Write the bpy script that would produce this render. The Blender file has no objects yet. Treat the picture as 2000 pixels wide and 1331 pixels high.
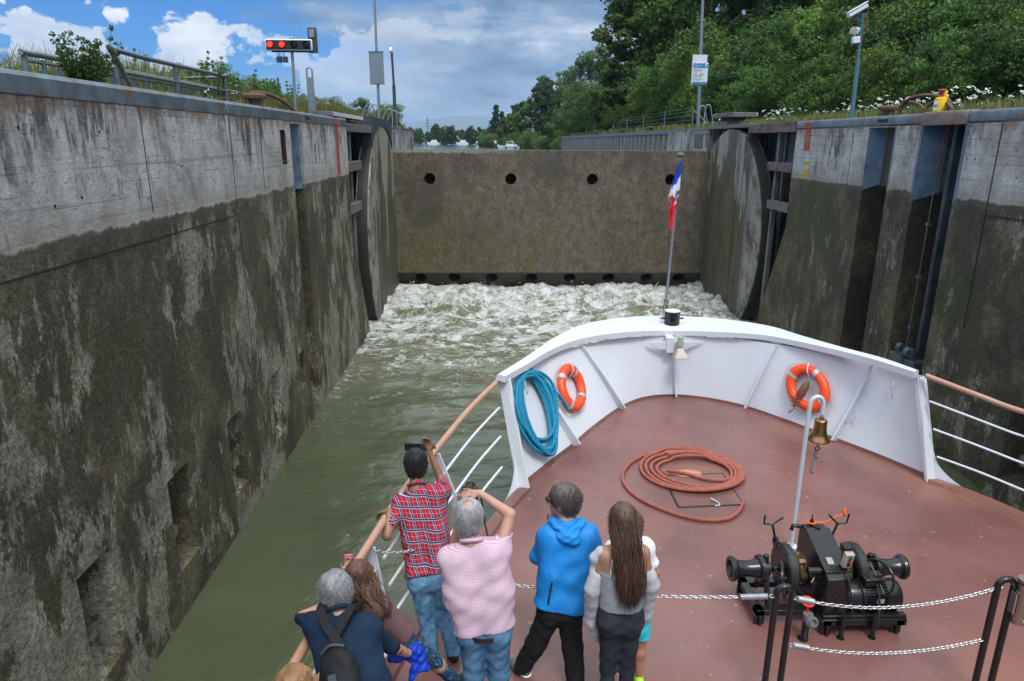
import bpy, math, random
import numpy as np
from mathutils import Vector, Matrix
from mathutils import noise as mnoise
R = math.radians
rng = np.random.default_rng(7)
random.seed(7)
SC = bpy.context.scene
COL = SC.collection
# ------------------------------------------------------------------ camera
cam_d = bpy.data.cameras.new('camera'); cam = bpy.data.objects.new('camera', cam_d); COL.objects.link(cam)
cam_d.sensor_width = 36; cam_d.lens = 24.21; cam_d.clip_end = 30000; cam_d.clip_start = .05
TH = math.atan(390/1345.); PSI = math.atan(37/(1345/math.cos(TH))); ROLL = R(.3)
fwd = Vector((math.sin(PSI)*math.cos(TH), math.cos(PSI)*math.cos(TH), -math.sin(TH)))
rgt = Vector((math.cos(PSI), -math.sin(PSI), 0)); upv = rgt.cross(fwd)
r2 = rgt*math.cos(ROLL) + upv*math.sin(ROLL); u2 = upv*math.cos(ROLL) - rgt*math.sin(ROLL)
cam.matrix_world = Matrix(((r2.x,u2.x,-fwd.x,0),(r2.y,u2.y,-fwd.y,0),(r2.z,u2.z,-fwd.z,5.4),(0,0,0,1)))
SC.camera = cam
# ------------------------------------------------------------------ exposure
SC.view_settings.view_transform = 'Standard'; SC.view_settings.look = 'None'
SC.view_settings.exposure = 0.80; SC.view_settings.gamma = 1
# ------------------------------------------------------------------ node helper
class NT:
    def __init__(s, tree): s.t = tree; s.n = tree.nodes; s.l = tree.links
    def put(s, sock, v):
        if isinstance(v, bpy.types.NodeSocket): s.l.new(v, sock)
        elif v is not None:
            if hasattr(sock.default_value, '__len__') and not hasattr(v, '__len__'): v = (v,)*len(sock.default_value)
            if hasattr(sock.default_value, '__len__') and len(sock.default_value) == 4 and len(v) == 3: v = (*v, 1)
            sock.default_value = v
    def node(s, typ, **kw):
        nd = s.n.new(typ)
        for k, v in kw.items(): setattr(nd, k, v)
        return nd
    def math(s, op, a, b=None, c=None, clamp=False):
        nd = s.node('ShaderNodeMath', operation=op, use_clamp=clamp)
        for i, v in enumerate((a, b, c)):
            if v is not None: s.put(nd.inputs[i], v)
        return nd.outputs[0]
    def vmath(s, op, a, b=None):
        nd = s.node('ShaderNodeVectorMath', operation=op)
        s.put(nd.inputs[0], a)
        if b is not None: s.put(nd.inputs[1], b)
        return nd.outputs['Value'] if op in ('DOT_PRODUCT', 'LENGTH') else nd.outputs[0]
    def noise(s, vec, scale, detail=4, rough=.55, dist=0, col=False):
        nd = s.node('ShaderNodeTexNoise'); s.put(nd.inputs['Vector'], vec)
        nd.inputs['Scale'].default_value = scale; nd.inputs['Detail'].default_value = detail
        nd.inputs['Roughness'].default_value = rough; nd.inputs['Distortion'].default_value = dist
        return nd.outputs['Color' if col else 'Fac']
    def voro(s, vec, scale, feature='F1', out='Distance'):
        nd = s.node('ShaderNodeTexVoronoi', feature=feature); s.put(nd.inputs['Vector'], vec); nd.inputs['Scale'].default_value = scale
        return nd.outputs[out]
    def ramp(s, fac, *stops, interp='LINEAR'):
        nd = s.node('ShaderNodeValToRGB'); cr = nd.color_ramp; cr.interpolation = interp
        while len(cr.elements) < len(stops): cr.elements.new(.5)
        for e, (p, c) in zip(cr.elements, stops):
            e.position = p; e.color = (*c, 1) if hasattr(c, '__len__') else (c, c, c, 1)
        s.put(nd.inputs[0], fac); return nd.outputs[0]
    def step(s, v, a, b):
        nd = s.node('ShaderNodeMapRange'); nd.interpolation_type = 'SMOOTHSTEP' if b > a else 'LINEAR'
        s.put(nd.inputs[0], v); nd.inputs[1].default_value = a; nd.inputs[2].default_value = b
        if b < a: nd.clamp = True
        return nd.outputs[0]
    def mix(s, f, a, b, typ='MIX'):
        nd = s.node('ShaderNodeMix', data_type='RGBA', blend_type=typ)
        s.put(nd.inputs[0], f); s.put(nd.inputs[6], a); s.put(nd.inputs[7], b); return nd.outputs[2]
    def map(s, vec, scale=(1,1,1), loc=(0,0,0), rot=(0,0,0)):
        nd = s.node('ShaderNodeMapping'); s.put(nd.inputs['Vector'], vec)
        nd.inputs['Scale'].default_value = scale; nd.inputs['Location'].default_value = loc; nd.inputs['Rotation'].default_value = rot
        return nd.outputs[0]
    def xyz(s, vec):
        nd = s.node('ShaderNodeSeparateXYZ'); s.put(nd.inputs[0], vec); return nd.outputs
    def comb(s, x, y, z):
        nd = s.node('ShaderNodeCombineXYZ')
        for i, v in enumerate((x, y, z)): s.put(nd.inputs[i], v)
        return nd.outputs[0]
    def bump(s, h, strength=.3, dist=.01, nrm=None):
        nd = s.node('ShaderNodeBump'); s.put(nd.inputs['Height'], h)
        nd.inputs['Strength'].default_value = strength; nd.inputs['Distance'].default_value = dist
        if nrm is not None: s.put(nd.inputs['Normal'], nrm)
        return nd.outputs[0]
# ------------------------------------------------------------------ sky and sun
SUN_EL, SUN_AZ = R(60), R(166)           # azimuth measured from +Y towards +X
W = bpy.data.worlds.new('World'); SC.world = W; W.use_nodes = True
n = NT(W.node_tree); n.n.clear()
sky = n.node('ShaderNodeTexSky', sky_type='NISHITA'); sky.sun_disc = False
sky.sun_elevation = SUN_EL; sky.sun_rotation = SUN_AZ; sky.altitude = 200; sky.air_density = 1.0; sky.dust_density = .6; sky.ozone_density = 2.5
tc = n.node('ShaderNodeTexCoord'); D = tc.outputs['Generated']
dx, dy, dz = n.xyz(D)
zz = n.math('MAXIMUM', dz, 0.0)
den = n.math('ADD', zz, .34)
px_ = n.math('DIVIDE', dx, den); py_ = n.math('DIVIDE', dy, den)
P2 = n.comb(px_, py_, 0)
# high broken layer, thicker to the right of the valley
big = n.noise(n.map(P2, (1,1,1), (3.1,1.7,0)), 1.5, 7, .6, .3)
med = n.noise(n.map(P2, (1,1.2,1), (8,4,0)), 3.6, 7, .58, .2)
side = n.step(n.math('DIVIDE', dx, n.math('ADD', n.math('ABSOLUTE', dy), .02)), -.42, .02)
cov = n.math('ADD', n.math('MULTIPLY', big, .55), n.math('MULTIPLY', med, .45))
cov = n.math('ADD', cov, n.math('SUBTRACT', n.math('MULTIPLY', side, .24), .04))
low = n.step(zz, .16, .0)
cov = n.math('ADD', cov, n.math('MULTIPLY', low, .06))
high = n.step(zz, .28, .55); cov = n.math('ADD', cov, n.math('MULTIPLY', high, .30))
c1 = n.step(cov, .52, .68)
# cumulus heaps low over the horizon
azl = n.math('DIVIDE', dx, n.math('ADD', n.math('ABSOLUTE', dy), .02))
CP = n.comb(n.math('ADD', azl, 1.37), n.math('MULTIPLY', zz, 1.5), 0)
cu = n.math('ADD', n.math('MULTIPLY', n.noise(CP, 4.2, 3, .5), .62), n.math('MULTIPLY', n.noise(n.map(CP, (1,1,1), (3,5,1)), 13, 8, .62), .38))
edge = n.math('SUBTRACT', cu, n.math('ADD', .445, n.math('MULTIPLY', n.math('ABSOLUTE', n.math('SUBTRACT', zz, .055)), 1.0)))
c2 = n.step(edge, 0.0, .022)
shade = n.noise(n.map(D, (3,3,10), (4,2,1)), 2.0, 6, .6)
col1 = n.ramp(n.noise(n.map(P2, (1,1.5,1), (2.2,9,0)), 2.6, 8, .62, .2), (.36,(.09,.18,.33)), (.48,(.22,.34,.52)), (.58,(.42,.53,.70)), (.68,(.80,.86,.96)))
col2 = n.ramp(n.math('ADD', n.math('MULTIPLY', shade, .8), n.math('MULTIPLY', n.math('SUBTRACT', zz, .07), 1.6)), (.28,(.42,.52,.68)), (.44,(.72,.79,.90)), (.58,(1.02,1.03,1.05)))
col1 = n.mix(high, col1, n.ramp(n.noise(P2, 3, 6), (.35,(1.30,1.42,1.52)), (.65,(1.95,2.08,2.18))))
skyc = n.mix(1, sky.outputs[0], (.035,.235,.50), 'MULTIPLY')
CL = 4.0
c_a = n.vmath('SCALE', col1); c_a.node.inputs['Scale'].default_value = CL
c_b = n.vmath('SCALE', col2); c_b.node.inputs['Scale'].default_value = CL*1.12
o = n.mix(n.math('MULTIPLY', c1, .93), skyc, c_a)
lm = n.math('MULTIPLY', c2, n.math('ADD', .15, n.math('MULTIPLY', n.math('SUBTRACT', 1.0, side), .8)))
o = n.mix(lm, o, c_b)
bg = n.node('ShaderNodeBackground'); n.put(bg.inputs[0], o); bg.inputs[1].default_value = .14
wo = n.node('ShaderNodeOutputWorld'); n.l.new(bg.outputs[0], wo.inputs[0])
sd = bpy.data.lights.new('sun', 'SUN'); sd.energy = 1.35; sd.angle = R(17); sd.color = (1, .955, .89)
so = bpy.data.objects.new('sun', sd); COL.objects.link(so)
sdir = Vector((math.sin(SUN_AZ)*math.cos(SUN_EL), math.cos(SUN_AZ)*math.cos(SUN_EL), math.sin(SUN_EL)))
so.rotation_euler = sdir.to_track_quat('Z', 'Y').to_euler(); so.location = (0, 0, 60)
# ------------------------------------------------------------------ mesh helpers
def V(*a): return np.array(a, float)
def nrm(v):
    v = np.asarray(v, float); l = np.linalg.norm(v); return v/l if l > 1e-12 else v
def perp(d):
    a = V(0,0,1) if abs(d[2]) < .9 else V(1,0,0)
    u = nrm(np.cross(d, a)); return u, nrm(np.cross(d, u))
class MB:
    def __init__(s): s.v = []; s.f = []; s.m = []; s.cur = 0
    def add(s, vs, fs):
        b = len(s.v); s.v.extend([tuple(map(float, p)) for p in vs]); s.f.extend([tuple(int(i)+b for i in f) for f in fs]); s.m.extend([s.cur]*len(fs)); return s
    def hexa(s, p):   # 8 points: bottom 4 ccw, top 4
        return s.add(p, [(3,2,1,0),(4,5,6,7),(0,1,5,4),(1,2,6,5),(2,3,7,6),(3,0,4,7)])
    def box(s, x0, x1, y0, y1, z0, z1):
        return s.hexa([(x0,y0,z0),(x1,y0,z0),(x1,y1,z0),(x0,y1,z0),(x0,y0,z1),(x1,y0,z1),(x1,y1,z1),(x0,y1,z1)])
    def obox(s, c, ax, hy):   # oriented box: ax = 3 axis vectors, hy = half sizes
        c = np.asarray(c, float); a, b, d = [np.asarray(v, float)*h for v, h in zip(ax, hy)]
        return s.hexa([c-a-b-d, c+a-b-d, c+a+b-d, c-a+b-d, c-a-b+d, c+a-b+d, c+a+b+d, c-a+b+d])
    def tube(s, pts, r, k=10, closed=False, cap=True):
        pts = [np.asarray(p, float) for p in pts]; N = len(pts)
        rs = r if hasattr(r, '__len__') else [r]*N
        T = []
        for i in range(N):
            a = pts[(i-1) % N] if (closed or i > 0) else pts[0]; b = pts[(i+1) % N] if (closed or i < N-1) else pts[-1]
            T.append(nrm(b-a))
        u, w = perp(T[0]); vs = []
        for i in range(N):
            u = nrm(u - T[i]*np.dot(u, T[i])); w = np.cross(T[i], u)
            for j in range(k):
                t = 2*math.pi*j/k; vs.append(pts[i] + (u*math.cos(t)+w*math.sin(t))*rs[i])
        fs = []
        for i in range(N if closed else N-1):
            a, b = i*k, ((i+1) % N)*k
            for j in range(k): j2 = (j+1) % k; fs.append((a+j, a+j2, b+j2, b+j))
        if cap and not closed: fs.append(tuple(range(k))[::-1]); fs.append(tuple((N-1)*k+j for j in range(k)))
        return s.add(vs, fs)
    def cyl(s, a, b, r, r2=None, k=16): return s.tube([a, b], [r, r if r2 is None else r2], k)
    def lathe(s, o, d, prof, k=24, ang=2*math.pi):  # prof: (radius, height)
        o = np.asarray(o, float); d = nrm(d); u, w = perp(d); vs = []; N = len(prof)
        full = abs(ang-2*math.pi) < 1e-6; kk = k if full else k+1
        for (r, h) in prof:
            for j in range(kk):
                t = ang*j/k; vs.append(o + d*h + (u*math.cos(t)+w*math.sin(t))*max(r, 1e-5))
        fs = []
        for i in range(N-1):
            for j in range(k):
                j2 = (j+1) % kk; fs.append((i*kk+j, i*kk+j2, (i+1)*kk+j2, (i+1)*kk+j))
        return s.add(vs, fs)
    def prism(s, poly, a, b, axis='x'):   # poly in the two other axes
        n_ = len(poly); vs = []
        for h in (a, b):
            for (p, q) in poly: vs.append({'x': (h,p,q), 'y': (p,h,q), 'z': (p,q,h)}[axis])
        fs = [tuple(range(n_))[::-1], tuple(range(n_, 2*n_))]
        for i in range(n_): j = (i+1) % n_; fs.append((i, j, n_+j, n_+i))
        return s.add(vs, fs)
    def sphere(s, c, r, k=14, h=9):
        r = r if hasattr(r, '__len__') else (r, r, r); vs = []
        for i in range(h+1):
            p = math.pi*i/h
            for j in range(k): t = 2*math.pi*j/k; vs.append((c[0]+r[0]*math.sin(p)*math.cos(t), c[1]+r[1]*math.sin(p)*math.sin(t), c[2]+r[2]*math.cos(p)))
        fs = [(i*k+j, (i+1)*k+j, (i+1)*k+(j+1) % k, i*k+(j+1) % k) for i in range(h) for j in range(k)]
        return s.add(vs, fs)
    def torus(s, c, nvec, Rr, r, k=32, q=10, sx=1, sy=1, u=None):
        c = np.asarray(c, float); nvec = nrm(nvec)
        if u is None: u, w = perp(nvec)
        else: u = nrm(u); w = np.cross(nvec, u)
        return s.tube([c + u*math.cos(2*math.pi*i/k)*Rr*sx + w*math.sin(2*math.pi*i/k)*Rr*sy for i in range(k)], r, q, closed=True)
    def grid(s, P):   # P[i][j] points
        P = np.asarray(P, float); a, b = P.shape[:2]
        return s.add(P.reshape(-1, 3), [(i*b+j, i*b+j+1, (i+1)*b+j+1, (i+1)*b+j) for i in range(a-1) for j in range(b-1)])
    def rope(s, pts, rr, pitch=None, q=5, strands=3):
        """laid rope: three strands twisted round the path"""
        pitch = pitch or rr*7; pts = np.asarray(pts, float)
        seg = np.linalg.norm(np.diff(pts, axis=0), axis=1); L = np.concatenate([[0], np.cumsum(seg)])
        n_ = max(8, int(L[-1]/(pitch/7))); t = np.linspace(0, L[-1], n_)
        Q = np.stack([np.interp(t, L, pts[:, i]) for i in range(3)], 1)
        T = np.gradient(Q, axis=0); T /= np.linalg.norm(T, axis=1)[:, None]+1e-9
        u, w = perp(T[0]); U = []
        for i in range(n_): u = nrm(u - T[i]*np.dot(u, T[i])); U.append(u)
        U = np.array(U); Wv = np.cross(T, U)
        for k in range(strands):
            a = 2*math.pi*t/pitch + 2*math.pi*k/strands
            s.tube(Q + (U*np.cos(a)[:, None] + Wv*np.sin(a)[:, None])*rr*.5, rr*.56, q)
        return s
    def build(s, name, mat, parent=None, bevel=0, sharp=38, smooth=True):
        me = bpy.data.meshes.new(name)
        off = Vector(parent['_w']) if parent is not None and '_w' in parent else Vector((0,0,0))
        me.from_pydata([(p[0]-off.x, p[1]-off.y, p[2]-off.z) for p in s.v], [], s.f)
        for m in (mat if isinstance(mat, (list, tuple)) else [mat]): me.materials.append(m)
        if isinstance(mat, (list, tuple)): me.polygons.foreach_set('material_index', s.m)
        return finish(me, name, parent, off, bevel, sharp, smooth)
def finish(me, name, parent, off, bevel=0, sharp=38, smooth=True):
    me.update()
    if smooth: me.shade_smooth(); me.set_sharp_from_angle(angle=R(sharp))
    o = bpy.data.objects.new(name, me); COL.objects.link(o); o['_w'] = tuple(off)
    if parent is not None: o.parent = parent
    if parent is not None and parent.type == 'MESH' and tuple(parent.get('_w', (0,0,0))) == tuple(off): pass
    if bevel:
        b = o.modifiers.new('bevel', 'BEVEL'); b.width = bevel; b.segments = 2; b.limit_method = 'ANGLE'; b.angle_limit = R(40)
    return o
def arr_mesh(name, v, f, mat, parent=None, off=(0,0,0), smooth=True, tint=None, sharp=180):
    me = bpy.data.meshes.new(name); v = np.asarray(v, np.float32)-np.asarray(off, np.float32); f = np.asarray(f, np.int32)
    nv, nf, k = len(v), len(f), f.shape[1]
    me.vertices.add(nv); me.vertices.foreach_set('co', v.ravel())
    me.loops.add(nf*k); me.loops.foreach_set('vertex_index', f.ravel())
    me.polygons.add(nf); me.polygons.foreach_set('loop_start', np.arange(0, nf*k, k, dtype=np.int32))
    me.update(calc_edges=True); me.materials.append(mat)
    if tint is not None:
        a = me.attributes.new('tint', 'FLOAT', 'POINT'); a.data.foreach_set('value', np.asarray(tint, np.float32))
    if smooth: me.polygons.foreach_set('use_smooth', np.ones(nf, bool))
    o = bpy.data.objects.new(name, me); COL.objects.link(o); o['_w'] = tuple(float(x) for x in off)
    if parent is not None: o.parent = parent
    return o
def tag(o, label=None, cat=None, group=None, kind=None):
    for k, v in (('label', label), ('category', cat), ('group', group), ('kind', kind)):
        if v: o[k] = v
    return o
def thing(name, loc, label, cat, group=None):
    o = bpy.data.objects.new(name, None); COL.objects.link(o); o.location = loc; o['_w'] = tuple(float(x) for x in loc); o.empty_display_size = .2
    return tag(o, label, cat, group)
def copy_tree(o, loc=None, rotz=None, scale=None, parent=None, label=None):
    kids = [c for c in COL.objects if c.parent == o]
    c = o.copy(); COL.objects.link(c)
    if parent is not None: c.parent = parent
    if loc is not None: c.location = loc
    if rotz is not None: c.rotation_euler = (0, 0, rotz)
    if scale is not None: c.scale = scale if hasattr(scale, '__len__') else (scale,)*3
    if label: c['label'] = label
    for k in kids: copy_tree(k, parent=c)
    return c
def bez(p0, p1, p2, p3, n_=16):
    t = np.linspace(0, 1, n_)[:, None]; p0, p1, p2, p3 = map(lambda a: np.asarray(a, float), (p0, p1, p2, p3))
    return (1-t)**3*p0 + 3*(1-t)**2*t*p1 + 3*(1-t)*t*t*p2 + t**3*p3
def spline(pts, m=8):
    P = np.asarray(pts, float); out = []; N = len(P)
    for i in range(N-1):
        a, b, c, d = P[max(i-1,0)], P[i], P[i+1], P[min(i+2,N-1)]
        for t in np.linspace(0, 1, m, endpoint=False):
            out.append(.5*((2*b)+(-a+c)*t+(2*a-5*b+4*c-d)*t*t+(-a+3*b-3*c+d)*t**3))
    out.append(P[-1]); return np.array(out)
# ------------------------------------------------------------------ materials
MATS = {}
def newmat(name):
    m = bpy.data.materials.new(name); m.use_nodes = True; n = NT(m.node_tree); n.n.clear()
    b = n.node('ShaderNodeBsdfPrincipled'); o = n.node('ShaderNodeOutputMaterial'); n.l.new(b.outputs[0], o.inputs[0])
    MATS[name] = m; return m, n, b
def plain(name, c, rough=.5, metal=0, var=.12, scale=6, bump=.15, bscale=40, bdist=.003, spec=None, emis=None, c2=None, thr=(.5,.62), sscale=3):
    m, n, b = newmat(name); tc = n.node('ShaderNodeTexCoord').outputs['Object']
    f = n.noise(tc, scale, 5, .6)
    lo = tuple(x*(1-var) for x in c); hi = tuple(min(1, x*(1+var)) for x in c)
    col = n.ramp(f, (.3, lo), (.7, hi))
    if c2: col = n.mix(n.step(n.noise(tc, sscale, 7, .65), *thr), col, c2)
    n.put(b.inputs['Base Color'], col); b.inputs['Metallic'].default_value = metal
    n.put(b.inputs['Roughness'], n.math('ADD', rough-.08, n.math('MULTIPLY', n.noise(tc, scale*2.3, 3), .16)))
    if bump: n.put(b.inputs['Normal'], n.bump(n.noise(tc, bscale, 4, .6), bump, bdist))
    if emis: b.inputs['Emission Color'].default_value = (*emis[0], 1); b.inputs['Emission Strength'].default_value = emis[1]
    if spec is not None: b.inputs['Specular IOR Level'].default_value = spec
    return m
def wallmat(name, algae=.5, pale=.5, seed=0., green=.5, band=4.58, brown=(.098,.080,.040), moss=()):
    """old lock concrete: weathered board-marked upper band, algae-covered wall below the usual water level"""
    m, n, b = newmat(name); P = n.node('ShaderNodeNewGeometry').outputs['Position']; P = n.map(P, loc=(seed, seed*.7, 0))
    Pz = n.xyz(n.node('ShaderNodeNewGeometry').outputs['Position']); z = Pz[2]
    # upper band
    a = n.noise(n.map(P, (1,1,.8)), 1.9, 10, .70)
    up = n.ramp(a, (.34,(.25,.24,.22)), (.45,(.37,.365,.35)), (.55,(.47,.475,.47)), (.68,(.56,.56,.54)))
    ochre = n.step(n.noise(n.map(P, (1,1,.8), (5,3,1)), .9, 5, .6), .52, .68)
    up = n.mix(n.math('MULTIPLY', ochre, .5), up, (.30,.24,.17))
    # board lines and pour joints
    brd = n.noise(n.map(P, (.25,.25,22)), 1.6, 3, .6)
    up = n.mix(n.math('MULTIPLY', n.step(brd, .57, .66), .5), up, (.12,.115,.11))
    # dark runs from the coping
    runm = n.noise(n.map(P, (4.5,4.5,.8)), 1.5, 9, .74, .35)
    topd = n.step(z, 3.9, 5.75)
    run = n.step(n.math('ADD', runm, n.math('MULTIPLY', n.math('SUBTRACT', topd, .5), .14)), .53, .62)
    blot = n.step(n.noise(n.map(P, (1,1,1), (2,8,4)), .55, 6, .7), .42, .60)
    up = n.mix(n.math('MULTIPLY', n.math('MULTIPLY', run, blot), .86), up, (.035,.035,.035))
    pk = n.step(n.noise(n.map(P, (1,1,3.6)), 5, 6, .8), .585, .63)
    up = n.mix(n.math('MULTIPLY', pk, .7), up, (.05,.048,.045))
    rust = n.step(n.math('ADD', n.noise(n.map(P, (3,3,1)), 2, 4), n.math('MULTIPLY', n.step(z, 5.45, 5.72), .22)), .64, .74)
    up = n.mix(n.math('MULTIPLY', rust, .6), up, (.20,.115,.07))
    # lower part
    l1 = n.noise(n.map(P, (1,1,.8), (3,1,7)), 1.3, 10, .72)
    lo = n.ramp(l1, (.37,(.032,.027,.015)), (.5, brown), (.62,(.155,.132,.075)))
    dk = n.step(n.noise(n.map(P, (1.3,1.3,.8), (9,2,5)), 1.0, 9, .72), .43, .56)
    lo = n.mix(n.math('MULTIPLY', dk, algae), lo, (.026,.022,.014))
    gm = n.step(n.noise(n.map(P, (1,1,.7), (1,5,2)), 1.2, 9, .76), .575-.05*green, .64-.02*green)
    lo = n.mix(n.math('MULTIPLY', gm, .75*green), lo, (.060,.066,.014))
    for (my, mz, ry, rz) in moss:   # colonies of moss with their own ragged outline
        dd = n.math('ADD', n.math('POWER', n.math('DIVIDE', n.math('SUBTRACT', Pz[1], my), ry), 2.0), n.math('POWER', n.math('DIVIDE', n.math('SUBTRACT', z, mz), rz), 2.0))
        mm = n.step(n.math('SUBTRACT', n.math('MULTIPLY', n.noise(n.map(P, (1,1,.5)), 3.2, 9, .8), 2.6), n.math('MULTIPLY', dd, .38)), .95, 1.15)
        lo = n.mix(n.math('MULTIPLY', mm, .85), lo, (.038,.050,.008))
    ps = n.noise(n.map(P, (2.3,2.3,1.0), (7,7,3)), 1.05, 12, .78, .15)
    ps2 = n.noise(n.map(P, (1,1,.7), (17,4,6)), .8, 3, .5)
    lowz = n.step(z, 4.2, 1.0)
    pm = n.math('ADD', n.math('ADD', n.math('MULTIPLY', ps, .62), n.math('MULTIPLY', ps2, .38)), n.math('MULTIPLY', lowz, .055*pale+.01))
    pm = n.step(pm, .578-.045*pale, .605-.045*pale)
    palec = n.ramp(n.noise(P, 2.2, 6, .6), (.35,(.155,.148,.108)), (.65,(.36,.345,.28)))
    lo = n.mix(n.math('MULTIPLY', pm, min(1, .55+pale*.4)), lo, palec)
    speck = n.step(n.noise(P, 30, 4, .65), .53, .62)
    lo = n.mix(n.math('MULTIPLY', speck, .40), lo, (.135,.125,.10))
    og = n.step(n.noise(n.map(P, (1,1,1), (6,6,2)), 1.1, 8, .75), .58, .68); lo = n.mix(n.math('MULTIPLY', og, .4), lo, (.11,.062,.028))
    gr = n.ramp(n.math('ADD', n.math('MULTIPLY', n.noise(P, 17, 5, .7), .6), n.math('MULTIPLY', n.noise(P, 55, 3, .7), .4)), (.38,.30), (.5,.95), (.62,1.9)); lo = n.mix(.85, lo, gr, 'MULTIPLY')
    gu = n.ramp(n.noise(n.map(P, (1,1,1.6)), 22, 6, .75), (.36,.72), (.6,1.12)); up = n.mix(.8, up, gu, 'MULTIPLY')
    # wavy limit, dark lip just below
    zw = n.math('ADD', z, n.math('MULTIPLY', n.math('SUBTRACT', n.noise(n.map(P, (2,2,.1)), 1.4, 6, .7), .5), .22))
    f = n.step(zw, band-.02, band+.03)
    beige = n.math('MULTIPLY', n.step(zw, band+.35, band+.02), .55)
    up = n.mix(beige, up, (.235,.20,.15))
    lip = n.math('MULTIPLY', n.step(zw, band-.16, band-.03), .65)
    lo = n.mix(lip, lo, (.085,.078,.06))
    col = n.mix(f, lo, up)
    n.put(b.inputs['Base Color'], col)
    n.put(b.inputs['Roughness'], n.math('ADD', .62, n.math('MULTIPLY', f, .25)))
    hb = n.math('ADD', n.math('MULTIPLY', n.noise(P, 26, 6, .75), 1.0), n.math('MULTIPLY', n.noise(n.map(P, (1,1,.6)), 4, 5, .6), 1.6))
    hb = n.math('MULTIPLY', hb, n.math('SUBTRACT', 1.0, n.math('MULTIPLY', f, .7)))
    n.put(b.inputs['Normal'], n.bump(hb, .9, .05))
    return m
def gatemat():
    m, n, b = newmat('gate_steel'); P = n.node('ShaderNodeNewGeometry').outputs['Position']; x, y, z = n.xyz(P)
    f = n.noise(n.map(P, (3,3,2.2)), 1.2, 12, .74)
    col = n.ramp(f, (.36,(.070,.056,.038)), (.5,(.122,.100,.073)), (.62,(.158,.130,.100)))
    fine = n.step(n.noise(n.map(P, (9,9,6)), 1.3, 12, .82), .47, .60)
    col = n.mix(n.math('MULTIPLY', fine, .5), col, (.055,.048,.032))
    g = n.noise(n.map(P, (1,1,1), (3,0,2)), .5, 6, .65)
    gl = n.math('MULTIPLY', n.step(x, 2.5, -2.5), n.step(z, 3.2, 1.2))
    gg = n.step(n.math('ADD', g, n.math('MULTIPLY', gl, .16)), .53, .66)
    gd = n.math('ADD', n.math('POWER', n.math('DIVIDE', n.math('ADD', x, 1.5), 2.2), 2.0), n.math('POWER', n.math('DIVIDE', n.math('SUBTRACT', z, 1.7), 1.1), 2.0))
    gg = n.math('MAXIMUM', gg, n.step(n.math('SUBTRACT', n.math('MULTIPLY', n.noise(n.map(P, (1,1,.8)), 1.6, 9, .8), 2.6), n.math('MULTIPLY', gd, .4)), .90, 1.25))
    gg = n.math('MULTIPLY', gg, n.step(n.noise(n.map(P, (3,3,2)), 4, 6, .75), .38, .58))
    col = n.mix(n.math('MULTIPLY', gg, .8), col, (.075,.080,.018))
    dk = n.step(n.noise(n.map(P, (1,1,.8), (9,3,1)), .5, 8, .72), .47, .60)
    col = n.mix(n.math('MULTIPLY', dk, .6), col, (.045,.042,.034))
    topb = n.step(n.math('ADD', z, n.math('MULTIPLY', n.noise(P, 2.5, 6, .7), .35)), 5.13, 5.17)
    topb = n.math('MULTIPLY', topb, n.step(x, 1.0, -1.2))
    col = n.mix(topb, col, (.26,.235,.20))
    gr = n.ramp(n.noise(n.map(P, (1,1,.7)), 16, 5, .75), (.38,.62), (.6,1.25)); col = n.mix(.8, col, gr, 'MULTIPLY')
    n.put(b.inputs['Base Color'], col); b.inputs['Roughness'].default_value = .7
    n.put(b.inputs['Normal'], n.bump(n.noise(P, 20, 6, .7), .5, .02)); return m
def discmat():
    m, n, b = newmat('disc_steel'); P = n.node('ShaderNodeNewGeometry').outputs['Position']; x, y, z = n.xyz(P)
    f = n.noise(n.map(P, (1,1.3,.9)), 1.6, 9, .72)
    col = n.ramp(f, (.3,(.050,.046,.028)), (.55,(.095,.088,.055)), (.75,(.14,.13,.095)))
    ps = n.noise(n.map(P, (1,1.5,.45), (2,4,1)), .62, 9, .68, .2)
    ps = n.math('ADD', ps, n.math('MULTIPLY', n.step(z, 2.2, 4.8), .15)); ps = n.math('SUBTRACT', ps, n.math('MULTIPLY', n.step(x, -2, 4), .06))
    col = n.mix(n.step(ps, .59, .625), col, (.27,.265,.225))
    sm = n.math('MULTIPLY', n.step(n.math('ABSOLUTE', n.math('SUBTRACT', y, 22.75)), .22, .05), n.step(n.noise(n.map(P, (1,3,.8)), 3, 5, .7), .35, .6))
    col = n.mix(n.math('MULTIPLY', sm, .85), col, (.022,.028,.008))
    n.put(b.inputs['Base Color'], col); b.inputs['Roughness'].default_value = .6
    n.put(b.inputs['Normal'], n.bump(n.noise(P, 12, 5, .7), .4, .02)); return m
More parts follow.
